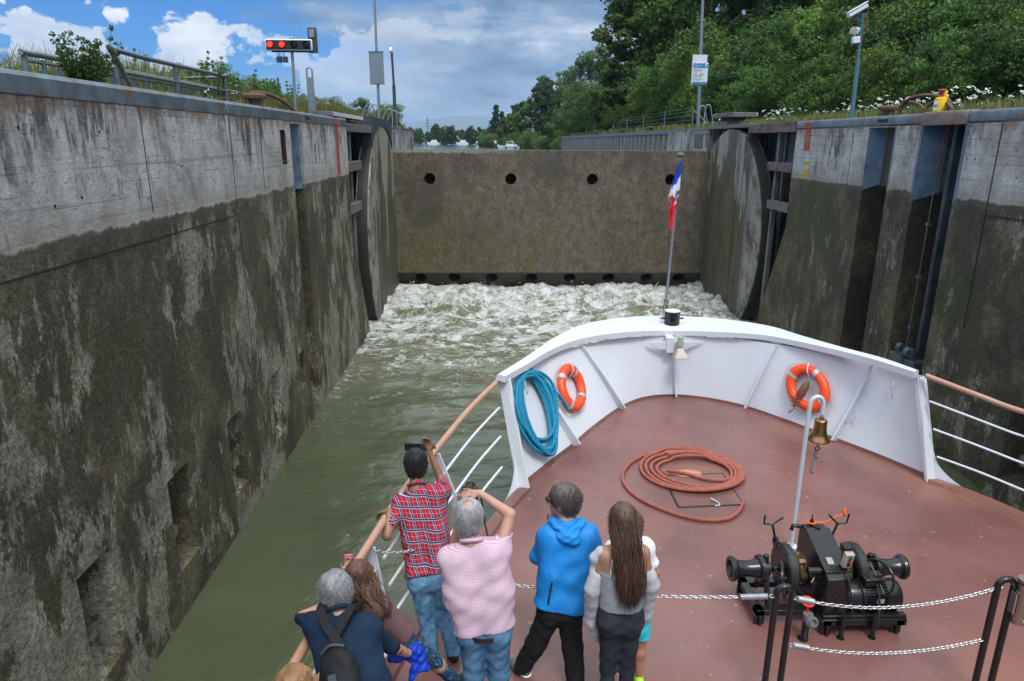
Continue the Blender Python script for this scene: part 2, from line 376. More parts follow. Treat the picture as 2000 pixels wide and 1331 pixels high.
def watermat(foam=True):
    m, n, b = newmat('chamber_water' if foam else 'river_water'); P = n.node('ShaderNodeNewGeometry').outputs['Position']; x, y, z = n.xyz(P)
    if foam:
        wv = n.noise(n.map(P, (.8,1.3,1)), 1.0, 3, .5, .3)
        base = n.ramp(n.noise(P, .5, 4), (.3,(.052,.066,.036)), (.7,(.070,.084,.045)))
        turb = n.step(y, 11.5, 19.0)
        base = n.mix(turb, base, (.132,.138,.088))
        # lacy foam: thin veins where a warped noise crosses its mean, filling in near the gate
        wp = n.vmath('ADD', P, n.vmath('SCALE', n.vmath('SUBTRACT', n.noise(P, 1.1, 4, .6, 0, True), (.5,.5,.5))))
        sc_ = wp.node.inputs[1].links[0].from_node; sc_.inputs['Scale'].default_value = 1.3
        v1 = n.math('ABSOLUTE', n.math('SUBTRACT', n.noise(wp, .85, 5, .58), .5))
        v2 = n.math('ABSOLUTE', n.math('SUBTRACT', n.noise(n.map(wp, (1,1,1), (5,3,0)), 2.1, 5, .6), .5))
        vv = n.math('MINIMUM', v1, n.math('MULTIPLY', v2, 1.1))
        dn = n.ramp(n.step(y, 9.0, 25.5), (0,0.0), (.22,.006), (.40,.016), (.55,.036), (.68,.085), (.84,.125), (1,.17))
        thr = n.math('MULTIPLY', dn, n.math('MULTIPLY', n.step(n.noise(n.map(P, (1,1.3,1), (4,4,0)), .75, 6, .65), .35, .64), 1.30))
        thr = n.math('MAXIMUM', thr, n.math('MULTIPLY', n.step(y, 21.5, 25.0), .13))
        fm = n.math('DIVIDE', n.math('SUBTRACT', thr, vv), n.math('ADD', n.math('MULTIPLY', thr, 1.35), .008), clamp=True)
        # sparse flecks on the calm part
        vd = n.voro(n.map(P, (1,1,0)), 2.6); fl = n.math('MULTIPLY', n.step(vd, .055, .035), n.step(n.noise(P, .9, 3), .50, .58))
        fm = n.math('MAXIMUM', fm, n.math('MULTIPLY', fl, .55))
        fcol = n.ramp(n.noise(n.map(P, (1,1,1), (1,2,3)), 3.2, 6, .7), (.38,(.36,.38,.33)), (.53,(.74,.77,.80)))
        n.put(b.inputs['Base Color'], n.mix(fm, base, fcol))
        n.put(b.inputs['Roughness'], n.math('ADD', .10, n.math('MULTIPLY', fm, .6)))
        cb = n.math('ADD', n.math('MULTIPLY', n.noise(n.map(P, (1,1.5,1)), 2.6, 5, .6, .6), 1.0), n.math('MULTIPLY', n.noise(P, 9, 4, .6), n.math('MULTIPLY', turb, .5)))
        n.put(b.inputs['Normal'], n.bump(cb, .28, .09))
        b.inputs['Specular IOR Level'].default_value = .45
    else:
        b.inputs['Base Color'].default_value = (.06,.075,.06,1); b.inputs['Roughness'].default_value = .12
        n.put(b.inputs['Normal'], n.bump(n.noise(n.map(P, (1,.5,1)), .9, 4, .6), .35, .15))
    return m
def leafmat(name, lo, hi, br=.0):
    m, n, b = newmat(name); a = n.node('ShaderNodeAttribute'); a.attribute_name = 'tint'
    col = n.ramp(a.outputs['Fac'], (0, lo), (1, hi))
    oi = n.node('ShaderNodeObjectInfo')
    hs = n.node('ShaderNodeHueSaturation'); n.put(hs.inputs['Color'], col); n.put(hs.inputs['Value'], n.math('ADD', .82, n.math('MULTIPLY', oi.outputs['Random'], .36)))
    n.put(hs.inputs['Hue'], n.math('ADD', .485, n.math('MULTIPLY', oi.outputs['Random'], .03)))
    n.put(b.inputs['Base Color'], hs.outputs[0]); b.inputs['Roughness'].default_value = .55; b.inputs['Specular IOR Level'].default_value = .3
    t = n.node('ShaderNodeBsdfTranslucent'); n.put(t.inputs[0], hs.outputs[0])
    mx = n.node('ShaderNodeMixShader'); mx.inputs[0].default_value = .35
    out = [q for q in n.n if q.type == 'OUTPUT_MATERIAL'][0]
    n.l.new(b.outputs[0], mx.inputs[1]); n.l.new(t.outputs[0], mx.inputs[2]); n.l.new(mx.outputs[0], out.inputs[0]); return m
M_WL = wallmat('wall_concrete_west', algae=.72, pale=.85, seed=0, green=.35, moss=((5.9,3.4,.45,.5),(6.7,3.3,.2,.6),(5.0,1.6,.4,.35)))
M_WR = wallmat('wall_concrete_east', algae=.8, pale=.35, seed=11.3, green=1.0, band=4.5, moss=((17.4,3.6,1.0,.9),(16.1,3.3,.5,1.0),(11.5,2.9,.5,.6)))
M_WU = wallmat('wall_concrete_upper', algae=.6, pale=.6, seed=23.1, green=.5, band=2.0)
M_GATE = gatemat(); M_DISC = discmat()
M_WATER = watermat(True); M_RIVER = watermat(False)
M_COP = plain('coping_steel', (.115,.150,.178), .5, .2, .45, 3.0, .3, 30, .005, c2=(.15,.105,.075), thr=(.54,.62), sscale=1.8)
M_RUSTC = plain('rusty_coping', (.17,.125,.095), .65, .1, .3, 4, .3, 30, .004, c2=(.17,.19,.20), thr=(.5,.62))
M_SLOT = plain('slot_lining_steel', (.13,.19,.25), .55, .2, .35, 2.0, .2, 20, .004, c2=(.05,.06,.07), thr=(.52,.68), sscale=1.2)
M_BLACKW = plain('black_recess', (.012,.012,.010), .7, 0, .4, 3, .4, 20, .01)  # black for joints, slots and the dark inside of holes
M_GALV = plain('galvanised_steel', (.26,.31,.34), .45, .5, .15, 8, .1, 60)
M_DGALV = plain('dull_steel_tube', (.14,.18,.20), .5, .4, .2, 8, .1, 60)
M_HOOD = plain('dark_hood_steel', (.055,.065,.075), .55, .3, .25, 3, .2, 30)
M_BEAM = plain('weathered_timber_beam', (.13,.105,.105), .75, 0, .35, 5, .4, 30, .006, c2=(.10,.04,.045), thr=(.5,.6))
M_GREYB = plain('grey_beam', (.12,.13,.13), .7, 0, .3, 4, .3, 30)
M_RUST = plain('rusty_iron', (.13,.07,.045), .75, .1, .35, 9, .4, 50, .004)
M_WHITE = plain('ship_white_paint', (.63,.67,.73), .34, 0, .035, 1.2, .25, 1.6, .012, c2=(.52,.47,.42), thr=(.655,.70), sscale=5)
M_SALMON = plain('salmon_handrail_paint', (.44,.25,.175), .4, 0, .08, 10, .05)
M_BLACK = plain('black_gloss_paint', (.012,.012,.013), .25, 0, .3, 12, .12, 35, .003)
M_BLACKM = plain('black_rubber', (.018,.018,.018), .6, 0, .2, 20, .1)
M_CHROME = plain('bright_chain_steel', (.62,.62,.63), .3, .9, .1, 20, 0)
M_BRASS = plain('bronze_bell', (.34,.19,.085), .3, .95, .3, 12, .05)
M_ORANGE = plain('life_ring_orange', (.85,.075,.012), .42, 0, .06, 6, .08, 30)
M_SILVER = plain('reflective_tape', (.45,.50,.55), .35, .3, .1, 20, .05)
M_CORD = plain('pale_cord', (.62,.47,.38), .8, 0, .1, 20, 0)
M_BROWNROPE = plain('brown_line', (.22,.06,.03), .8, 0, .2, 20, 0)
M_REDROPE = plain('red_brown_rope', (.33,.10,.072), .8, 0, .25, 22, .5, 160, .003)
M_BLUEROPE = plain('blue_rope', (.004,.22,.38), .7, 0, .2, 20, .5, 160, .003)
M_ORROPE = plain('orange_string', (.85,.12,.02), .6, 0, .1, 20, 0)
M_BEIGE = plain('beige_plastic', (.40,.36,.30), .45, 0, .05)
M_GREYP = plain('grey_plastic', (.32,.32,.29), .5, 0, .05)
M_REDP = plain('red_paint', (.36,.04,.045), .7, 0, .3, 10, .3, c2=(.20,.15,.14), thr=(.54,.62), sscale=14)
M_YEL = plain('yellow_paint', (.85,.52,.01), .4, 0, .05)
M_YELW = plain('faded_yellow_paint', (.42,.30,.05), .7, 0, .3, 9, .2)
M_CHAINR = plain('rusty_gypsy', (.20,.13,.07), .5, .6, .3, 20, .3)
M_SIGNW = plain('sign_white', (.62,.68,.76), .5, 0, .04)
M_SIGNB = plain('sign_blue', (.01,.22,.42), .5, 0, .04)
M_SIGNK = plain('sign_ink', (.05,.07,.10), .6, 0, 0)
M_SIGNBK = plain('sign_back_aluminium', (.20,.25,.30), .5, .3, .08)
M_DARKG = plain('dark_glass', (.01,.02,.02), .1, 0, 0, bump=0)
M_REDL = plain('red_lamp', (.6,.0,.0), .3, 0, 0, bump=0, emis=((1,.01,.005), 6))
M_SLAB = plain('old_concrete_slab', (.15,.145,.135), .85, 0, .35, 3, .5, 25, .01, c2=(.05,.05,.045))
M_SHEET = plain('sheet_pile_steel', (.20,.185,.175), .7, .1, .3, 1.0, .2, 20)
M_BARK = plain('bark', (.075,.06,.045), .9, 0, .3, 6, .6, 18, .03)
M_HILL = plain('wooded_hill', (.035,.06,.035), 1, 0, .35, .004, 0)
M_STEELR = plain('brushed_stainless', (.42,.37,.34), .25, .95, .1, 30, .03)
def deckmat():
    m, n, b = newmat('deck_red_oxide'); P = n.node('ShaderNodeNewGeometry').outputs['Position']
    f = n.noise(P, .8, 6, .6)
    col = n.ramp(f, (.34,(.140,.060,.053)), (.5,(.180,.080,.072)), (.66,(.210,.098,.090)))
    w = n.step(n.noise(n.map(P, loc=(3,5,0)), .6, 4, .5), .50, .66)
    col = n.mix(n.math('MULTIPLY', w, .55), col, (.270,.118,.076))
    sp = n.step(n.noise(P, 16, 3, .6), .70, .72)
    col = n.mix(n.math('MULTIPLY', sp, .55), col, (.5,.42,.40))
    w2 = n.step(n.noise(n.map(P, (1,.6,1), (1,9,0)), 1.7, 8, .7), .52, .64); col = n.mix(n.math('MULTIPLY', w2, .35), col, (.145,.064,.056))
    ds = n.step(n.noise(n.map(P, (1,1,1), (8,1,0)), 7, 7, .75), .60, .68)
    col = n.mix(n.math('MULTIPLY', ds, .4), col, (.10,.05,.045))
    n.put(b.inputs['Base Color'], col)
    n.put(b.inputs['Roughness'], n.ramp(n.noise(n.map(P, loc=(9,2,0)), 1.3, 6, .65), (.35,.20), (.65,.44)))
    n.put(b.inputs['Normal'], n.bump(n.math('ADD', n.noise(P, 60, 3, .6), n.math('MULTIPLY', n.noise(P, 3, 3), 3)), .12, .004)); return m
M_DECK = deckmat()
def flat2(name, c, rough=.8): return plain(name, c, rough, 0, .1, 10, .2, 80, .002)
HAZE = 0.00016
# ================================================================== lock walls
XL, XR = -3.65, 7.9
M_RSHADE = plain('shaded_recess_concrete', (.035,.033,.027), .8, 0, .5, 5, .6, 25, .02)  # recess shade painted in: darker concrete for back, top and near side
def relief(mb, xf, side, ys, zs, depth, skip=()):
    """wall face at x=xf facing -side; cells recessed by depth(y,z) into the wall"""
    ny, nz = len(ys)-1, len(zs)-1
    Dp = [[depth((ys[i]+ys[i+1])/2, (zs[j]+zs[j+1])/2) for j in range(nz)] for i in range(ny)]
    X = lambda d: xf + side*d
    for i in range(ny):
        for j in range(nz):
            d = Dp[i][j]
            if d is None: continue
            mb.add([(X(d),ys[i],zs[j]),(X(d),ys[i+1],zs[j]),(X(d),ys[i+1],zs[j+1]),(X(d),ys[i],zs[j+1])], [(0,1,2,3)])
            if i+1 < ny and Dp[i+1][j] is not None and Dp[i+1][j] != d:
                e = Dp[i+1][j]; mb.add([(X(d),ys[i+1],zs[j]),(X(e),ys[i+1],zs[j]),(X(e),ys[i+1],zs[j+1]),(X(d),ys[i+1],zs[j+1])], [(0,1,2,3)])
            if j+1 < nz and Dp[i][j+1] is not None and Dp[i][j+1] != d:
                e = Dp[i][j+1]; mb.add([(X(d),ys[i],zs[j+1]),(X(e),ys[i],zs[j+1]),(X(e),ys[i+1],zs[j+1]),(X(d),ys[i+1],zs[j+1])], [(0,1,2,3)])
def pocket(mb, xf, side, y0, y1, z0, z1, dep=.42, splay=.26, sill=.28):
    """mooring recess: plumb near side, splayed far side, sill falling towards the chamber"""
    X = lambda d: xf + side*d
    a = [(X(0),y0,z0),(X(0),y1,z0),(X(0),y1,z1),(X(0),y0,z1)]
    bk = [(X(dep),y0,z0+sill),(X(dep),y1-splay,z0+sill),(X(dep),y1-splay,z1-.12),(X(dep),y0,z1-.12)]
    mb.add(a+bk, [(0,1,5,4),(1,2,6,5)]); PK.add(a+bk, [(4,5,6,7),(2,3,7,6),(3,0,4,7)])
def uniq(*a): return sorted(set(round(v, 4) for v in a))
# ---- west wall (left in the view)
wl = thing('lock_wall', (XL,8,0), 'stained concrete lock wall beside the open water, left side, algae black below a pale upper band', 'wall', 'lock chamber walls')
pockL = [(5.28,5.80,.55,1.70),(7.02,7.56,.55,1.72),(8.80,9.33,.55,1.68),(10.70,11.22,.55,1.68),(12.38,12.72,.85,1.55)]
pockL += [(3.5,4.02,.55,1.7)]
def dL(y, z):
    for (a,b,c,d) in pockL:
        if a < y < b and c < z < d: return None
    if 13.0 < y < 13.62 and z < 5.68: return .45 if z > 4.5 else .34
    if 12.36 < y < 12.66 and 4.98 < z < 5.56: return .16
    return 0
ys = uniq(-4, 3.5,4.02,17.9,13.0,13.62,12.36,12.66,*[v for p in pockL for v in p[:2]]); zs = uniq(-1.5,.85,1.55,.55,1.68,1.70,1.72,4.5,4.98,5.56,5.68,5.72,*[v for p in pockL for v in p[2:]])
PK = MB(); m = MB(); relief(m, XL, -1, ys, zs, dL)
for (a,b,c,d) in pockL[:-2]+pockL[-1:]: pocket(m, XL, -1, a, b, c, d)
pocket(m, XL, -1, *pockL[-2], dep=.3, splay=.1, sill=.2)
# slanting edge of the gate recess, top surface and the recess lining
m.prism([(17.9,-1.5),(20.3,-1.5),(19.62,0.),(17.9,3.2)], XL-1.1, XL, 'x')
m.add([(XL,17.9,3.2),(XL-1.1,17.9,3.2),(XL-1.1,17.9,5.72),(XL,17.9,5.72)], [(0,1,2,3)])
m.add([(XL-1.1,17.9,-1.5),(XL-1.1,27,-1.5),(XL-1.1,27,5.8),(XL-1.1,17.9,5.8)], [(0,1,2,3)])
m.build('wall_face', M_WL, wl, smooth=False); PK.build('recess_lining', M_RSHADE, wl, smooth=False)
# thin pour joints and bolt holes
m = MB()
for y in (10.02, 7.55, 11.3): m.box(XL, XL+.004, y, y+.011, (2.2 if y==10.02 else 4.64), 5.71)
m.box(XL, XL+.004, -4, 9.9, 4.36, 4.374)
for (y,z) in ((5.62,5.48),(6.75,5.46),(5.9,4.86),(6.3,4.9),(8.4,5.1),(12.2,5.2),(14.6,5.3)): m.cyl((XL,y,z),(XL+.004,y,z),.014,k=12)
m.build('pour_joint', M_BLACKW, wl, smooth=False)
for i,(a,b) in enumerate(((-4,9.96),(9.985,17.9))):
    m = MB(); m.prism([(XL-.42,5.72),(XL+.012,5.72),(XL+.012,5.865),(XL-.02,5.905),(XL-.42,5.905)], a, b, 'y'); m.build('coping', M_COP, wl, bevel=.012)
m = MB(); m.box(XL+.012, XL+.016, 14.05, 14.42, 5.775, 5.835); m.build('coping_slot', M_BLACKW, wl)
m = MB(); m.box(XL-.44, XL+.003, 13.622, 13.665, 4.52, 5.70); m.add([(XL-.02,13.60,4.5),(XL-.44,13.45,4.5),(XL-.44,13.45,5.68),(XL-.02,13.60,5.68)], [(0,1,2,3)]); m.box(XL-.001, XL+.004, 12.955, 12.998, 4.5, 5.71)
m.build('slot_lining', M_SLOT, wl)
m = MB(); m.box(XL-.155, XL-.145, 12.37, 12.65, 4.99, 5.55); m.box(XL-.14, XL-.02, 12.4, 12.62, 5.02, 5.05); m.torus((XL-.1,12.5,5.16), (1,0,0), .06, .014); m.box(XL-.158, XL-.002, 12.646, 12.659, 4.985, 5.555); m.build('recess_plate', plain('rust_red_recess', (.055,.022,.018), .8, 0, .4, 6, .4), wl)
for (a,b,c,d) in pockL[:-2]+pockL[-1:]:
    m = MB(); m.cyl((XL-.5,a+.22,c+.42),(XL-.13,a+.22,c+.42),.062,k=20); m.cyl((XL-.13,a+.22,c+.42),(XL-.10,a+.22,c+.42),.078,k=20)
    m.build('mooring_bollard', M_SLAB, wl, bevel=.006)
m = MB(); m.box(XL-.002, XL+.005, 16.62, 16.93, 4.62, 5.72); m.box(XL+.012, XL+.018, 16.62, 16.93, 5.725, 5.86); m.box(XL-.3, XL+.01, 16.62, 16.93, 5.90, 5.909); m.build('red_stripe', M_REDP, wl)
# ---- east wall (right in the view)
wr = thing('lock_wall', (XR,8,0), 'dark concrete lock wall with deep vertical slots, right of the white bow', 'wall', 'lock chamber walls')
pockR = [(9.05,9.62,.35,1.55),(7.3,7.85,.35,1.55),(13.15,13.5,.55,1.15)]
def dR(y, z):
    for (a,b,c,d) in pockR:
        if a < y < b and c < z < d: return None
    if 13.98 < y < 14.92 and z < 5.70: return .62
    if 11.88 < y < 13.06 and z < 5.70: return .70
    return 0
ys = uniq(-4,18.6,13.98,14.92,11.88,13.06,*[v for p in pockR for v in p[:2]]); zs = uniq(-1.5,.35,1.15,1.55,.55,4.5,5.70,5.72)
PK = MB(); m = MB(); relief(m, XR, 1, ys, zs, dR)
for p in pockR[:2]: pocket(m, XR, 1, *p)
pocket(m, XR, 1, *pockR[2], dep=.2, splay=.05, sill=.1)
m.prism([(18.6,-1.5),(20.9,-1.5),(20.05,0.),(18.6,3.2)], XR, XR+1.1, 'x')
m.add([(XR,18.6,3.2),(XR+1.1,18.6,3.2),(XR+1.1,18.6,5.72),(XR,18.6,5.72)], [(0,1,2,3)])
m.add([(XR+1.1,18.6,-1.5),(XR+1.1,27,-1.5),(XR+1.1,27,5.8),(XR+1.1,18.6,5.8)], [(0,1,2,3)])
m.build('wall_face', M_WR, wr, smooth=False); PK.build('recess_lining', M_RSHADE, wr, smooth=False)
m = MB()
m.box(XR-.006, XR, 11.0, 11.02, 2.4, 5.71); m.box(XR-.005, XR, 6, 10.98, 4.28, 4.30); m.box(XR-.005, XR, 15.6, 15.612, 4.5, 5.71)
for (y,z) in ((11.5,5.15),(11.7,5.15),(10.5,4.9),(10.6,5.3)): m.cyl((XR,y,z),(XR-.004,y,z),.014,k=12)
m.build('pour_joint', M_BLACKW, wr, smooth=False)
for (a,b,x) in ((13.10,18.6,0),(-4,11.84,0)):
    m = MB(); m.prism([(XR+.42,5.74),(XR-.012,5.74),(XR-.012,5.88),(XR+.02,5.925),(XR+.42,5.925)], a, b, 'y'); m.build('coping', M_COP, wr, bevel=.012)
m = MB(); m.prism([(XR+.5,5.70),(XR-.05,5.70),(XR-.05,5.88),(XR-.02,5.94),(XR+.5,5.94)], 11.84, 13.10, 'y'); m.build('coping', M_RUSTC, wr, bevel=.015)
m = MB(); m.box(XR-.018, XR-.0125, 14.28, 14.66, 5.80, 5.86); m.build('coping_slot', M_BLACKW, wr)
m = MB()   # steel lining of the slots above the usual water level
m.add([(XR,14.922,4.42),(XR+.30,14.80,4.55),(XR+.30,14.80,5.70),(XR,14.922,5.70)], [(0,1,2,3)]); m.box(XR-.004, XR+.01, 13.94, 13.985, 4.5, 5.72)
m.box(XR-.004, XR+.01, 14.92, 14.96, 4.5, 5.72)
m.add([(XR,13.062,4.35),(XR+.42,12.95,4.5),(XR+.42,12.95,5.70),(XR,13.062,5.70)], [(0,1,2,3)]); m.box(XR-.004, XR+.01, 13.06, 13.14, 4.5, 5.72); m.box(XR-.004, XR+.01, 11.80, 11.88, 4.4, 5.72)
m.build('slot_lining', M_SLOT, wr, smooth=False)
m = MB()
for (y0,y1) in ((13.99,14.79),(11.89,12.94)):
    m.box(XR+.60, XR+.615, y0, y1, -1.4, 4.45)  # black sheet over the slot back below the steel lining
m.build('slot_dark_back', M_BLACKW, wr)
m = MB(); m.tube([(XR+.22,12.43,5.70),(XR+.22,12.43,1.35)], .045, 12); m.box(XR+.24, XR+.5, 12.38, 12.48, 1.3, 5.69)
m.build('guide_rail', plain('dull_guide_rail', (.06,.078,.09), .55, .3, .4, 3, .3), wr)
m = MB(); m.tube(spline([(XR+.25,12.72,5.70),(XR+.22,12.78,5.3),(XR+.25,12.84,4.9)],6), .014, 8); m.build('red_cable', M_REDP, wr)
m = MB(); m.tube([(XR+.25,12.84,4.9),(XR+.25,12.86,1.3)], .012, 8)
for z in (4.95,3.9,2.9,1.9): m.box(XR+.22, XR+.29, 12.81, 12.88, z, z+.05)
m.build('cable_conduit', M_GREYB, wr)
m = MB(); m.cyl((XR+.02,12.32,1.55),(XR+.02,12.44,1.55),.10,k=20); m.cyl((XR+.02,12.62,1.57),(XR+.02,12.72,1.57),.085,k=20); m.box(XR-.02, XR+.5, 12.15, 12.95, 1.18, 1.42); m.cyl((XR-.03,12.5,1.3),(XR-.03,12.5,1.52),.05,k=14)
m.box(XR+.0, XR+.06, 12.27, 12.30, 1.38, 1.66); m.box(XR+.0, XR+.06, 12.46, 12.49, 1.38, 1.66)
m.build('floating_bollard', plain('dull_roller_steel', (.10,.12,.13), .5, .4, .3), wr, bevel=.008)
for (a,b,c,d) in pockR[:2]:
    m = MB(); m.cyl((XR+.5,a+.27,c+.42),(XR+.14,a+.27,c+.42),.062,k=20); m.cyl((XR+.14,a+.27,c+.42),(XR+.1,a+.27,c+.42),.095,k=20)
    m.build('mooring_bollard', M_SLAB, wr, bevel=.006)
m = MB(); m.box(XR-.016, XR-.0125, 17.72, 18.05, 5.745, 5.87); m.box(XR-.005, XR, 17.72, 18.05, 5.20, 5.735); m.build('red_stripe', M_REDP, wr)
m = MB(); m.box(XR-.005, XR, 17.60, 17.93, 4.52, 4.74); m.box(XR-.005, XR, 17.60, 17.93, 4.86, 4.93); m.build('yellow_stripe', M_YELW, wr)
m = MB()
def pen(pts, w=.012): # hand painted strokes on the red stripe
    for a, b in zip(pts[:-1], pts[1:]): m.obox(((XR-.0065),(a[0]+b[0])/2,(a[1]+b[1])/2), [(1,0,0), nrm(V(0,b[0]-a[0],b[1]-a[1])), nrm(np.cross((1,0,0), nrm(V(0,b[0]-a[0],b[1]-a[1]))))], (.0015, math.hypot(b[0]-a[0],b[1]-a[1])/2, w/2))
for z in (5.62,5.50,5.37): pen([(17.99,z),(17.77,z)], .008)
pen([(17.95,5.53),(17.88,5.60),(17.82,5.53)]); pen([(17.95,5.40),(17.95,5.47),(17.88,5.40),(17.88,5.47),(17.82,5.40),(17.82,5.47)]); pen([(17.93,5.34),(17.84,5.34),(17.91,5.24)]); pen([(17.88,5.22),(17.88,5.32)])
m.build('stripe_lettering', M_YELW, wr)
# ---- beams, posts over the gate recesses
def recess_steel(w, X, s, y0, ypost, cov):
    m = MB(); m.box(*sorted((X-s*.02, X+s*.22)), y0, y0+1.7, 4.62, 4.86); m.build('timber_beam', M_BEAM, w, bevel=.01)
    m = MB(); m.box(*sorted((X-s*.0, X+s*.2)), y0, y0+1.5, 3.56, 3.80); m.build('concrete_strut', M_SLAB, w, bevel=.01)
    m = MB(); m.box(*sorted((X+s*.10, X+s*.22)), ypost, ypost+.16, -1, 5.70); m.box(*sorted((X+s*.5, X+s*.6)), ypost+.5, ypost+.62, -1, 5.70); m.build('post', M_GREYB, w, bevel=.01)
    m = MB()
    for k in range(3): m.tube([(X+s*.8, y0+.3+.4*k, -1), (X+s*.8, y0+.3+.4*k, 5.6)], .03, 8)
    m.build('service_pipe', M_DGALV, w)
recess_steel(wl, XL, -1, 17.92, 18.7, 0); recess_steel(wr, XR, 1, 18.62, 19.9, 0)
m = MB(); m.box(XL-.25, XL+.03, 17.93, 20.1, 5.60, 5.80); m.build('timber_beam', M_BEAM, wl, bevel=.01)
m = MB(); m.box(XL-.25, XL+.02, 20.103, 21.5, 5.60, 5.80); m.build('grey_beam', M_GREYB, wl, bevel=.01)
m = MB(); m.box(XR-.03, XR+.25, 18.62, 22.1, 5.66, 5.93); m.build('timber_beam', M_BEAM, wr, bevel=.01)
m = MB(); m.box(XR-.01, XR+.9, 22.103, 26.3, 5.84, 5.95); m.build('grey_beam', M_GREYB, wr, bevel=.01)
m = MB(); m.box(XL-1.1, XL-.26, 17.9, 27, 5.62, 5.80); m.build('recess_cover', M_HOOD, wl)
m = MB(); m.box(XR+.92, XR+1.1, 18.6, 27, 5.7, 5.9); m.box(XR+.26, XR+1.1, 18.61, 22.1, 5.70, 5.90); m.build('recess_cover', M_HOOD, wr)
# dark hood with an arch over the left disc, chequered walkway beside it
m = MB(); arc = [(23.55+2.05*math.cos(t), 5.02+.80*math.sin(t)) for t in np.linspace(math.pi, 0, 18)]
arc = [(a, max(5.14, b)) for a, b in arc]
m.prism([(21.5,5.56)]+[(21.5,6.10),(25.6,6.02),(25.6,5.10)]+arc[::-1], XL-.3, XL+.02, 'x'); m.build('gate_hood', M_HOOD, wl, bevel=.01)
m = MB(); m.box(XL-1.1, XL-.31, 21.5, 25.6, 5.82, 6.02); m.build('hood_top', M_HOOD, wl)
m = MB(); m.box(XL-.55, XL-.10, 16.95, 20.9, 5.94, 6.04)
m.build('walkway_plate', plain('chequer_plate', (.17,.19,.20), .5, .4, .2), wl, bevel=.006)
m = MB()
for i in range(46):
    for j in range(3):
        y = 16.99+i*.084+(j % 2)*.042; z = 5.955+j*.03; m.obox((XL-.098,y,z), [(1,0,0),(0,.8,.6),(0,-.6,.8)], (.004,.015,.005))
m.build('tread_pattern', M_SIGNW, wl, smooth=False)
# ================================================================== gate
gt = thing('lock_gate', (2.1,25.8,0), 'broad brown steel lock gate with round holes holding back the upper river', 'lock gate')
def plate(mb, O, U, Vv, Nn, w, h, holes, dep=.5, k=28, segs=0):
    """plate of size w x h with a row of round holes (u,v,ru,rv), opening into short tubes"""
    O, U, Vv, Nn = (np.asarray(a, float) for a in (O, U, Vv, Nn)); Pt = lambda u, v, d=0: O+U*u+Vv*v-Nn*d
    hs = max(h_[2] for h_ in holes)*1.25; cur = 0
    for (u, v, ru, rv) in holes+[(w+hs, 0, 0, 0)]:
        a, b = u-hs, u+hs; mb.add([Pt(cur,0),Pt(min(a,w),0),Pt(min(a,w),h),Pt(cur,h)], [(0,1,2,3)])
        if ru == 0: break
        y0, y1 = v-hs, v+hs
        y0, y1 = max(y0, .02), min(y1, h-.02)
        mb.add([Pt(a,0),Pt(b,0),Pt(b,y0),Pt(a,y0)], [(0,1,2,3)]); mb.add([Pt(a,y1),Pt(b,y1),Pt(b,h),Pt(a,h)], [(0,1,2,3)])
        ring = []; sq = []
        for i in range(k):
            t = 2*math.pi*(i+.5)/k; c, s_ = math.cos(t), math.sin(t); ring.append((u+ru*c, v+rv*s_))
            q = 1/max(abs(c), abs(s_)); sq.append((u+hs*c*q, v+((y1-v) if s_ > 0 else (v-y0))*s_*q))
        vs = [Pt(*p) for p in sq]+[Pt(*p) for p in ring]+[Pt(*p, dep) for p in ring]
        fs = []
        for i in range(k): j = (i+1) % k; fs += [(i,j,k+j,k+i),(k+i,k+j,2*k+j,2*k+i)]
        mb.add(vs, fs)
        cur = b
GW = XR-XL-.004; X0 = XL+.002
hol = [(-2.35-X0, 3.46, .205, .205), (.61-X0, 3.46, .205, .205), (3.60-X0, 3.46, .205, .205), (6.48-X0, 3.46, .205, .205)]
m = MB(); plate(m, (X0,25.8,.6), (1,0,0), (0,0,1), (0,-1,0), GW, 4.47, hol)
m.box(X0, XR-.002, 26.4, 26.6, -1, 5.0); m.add([(X0,25.8,5.07),(XR-.002,25.8,5.07),(XR-.002,26.9,5.07),(X0,26.9,5.07),(X0,26.9,4.4),(XR-.002,26.9,4.4)], [(0,1,2,3),(3,2,5,4)])
m.box(X0, XR-.002, 25.797, 25.80, 3.0, 3.006)
m.build('gate_leaf', M_GATE, gt, smooth=False)
sl = nrm(V(0,.62,-.78)); hol2 = [(x-X0, .27, .235, .235) for x in (-2.80,-1.53,-.10,1.42,2.88,4.38,5.85,7.08)]
m = MB(); plate(m, V(X0,25.8,.598)+sl*1.0, (1,0,0), -sl, (0,-.78,-.62), GW, 1.0, [(u,1-v-.02,a,b) for u,v,a,b in hol2])
m.build('gate_sill', plain('shaded_gate_sill', (.045,.040,.030), .6, 0, .3, 4, .4, 20, .01), gt, smooth=False)  # shade of the down-facing slope is put into this dark colour
m = MB()
for (u,v,a,b) in hol: m = MB(); m.cyl((u+X0,26.28,.6+v),(u+X0,26.3,.6+v),a+.02,k=28); m.build('hole_dark_end', M_BLACKW, gt)  # black disc stands for the darkness inside the hole
for (u,v,a,b) in hol2: m = MB(); c = V(X0+u,25.8,.598)+sl*(v+.02)+V(0,.78,.62)*.3; m.cyl(c, c+V(0,.78,.62)*.02, a+.02, k=24); m.build('hole_dark_end', M_BLACKW, gt)  # same painted darkness behind the sill holes
m = MB(); m.box(X0+.02, -.3, 25.82, 26.4, 5.071, 5.08); m.build('gate_top_edge', M_SLAB, gt)
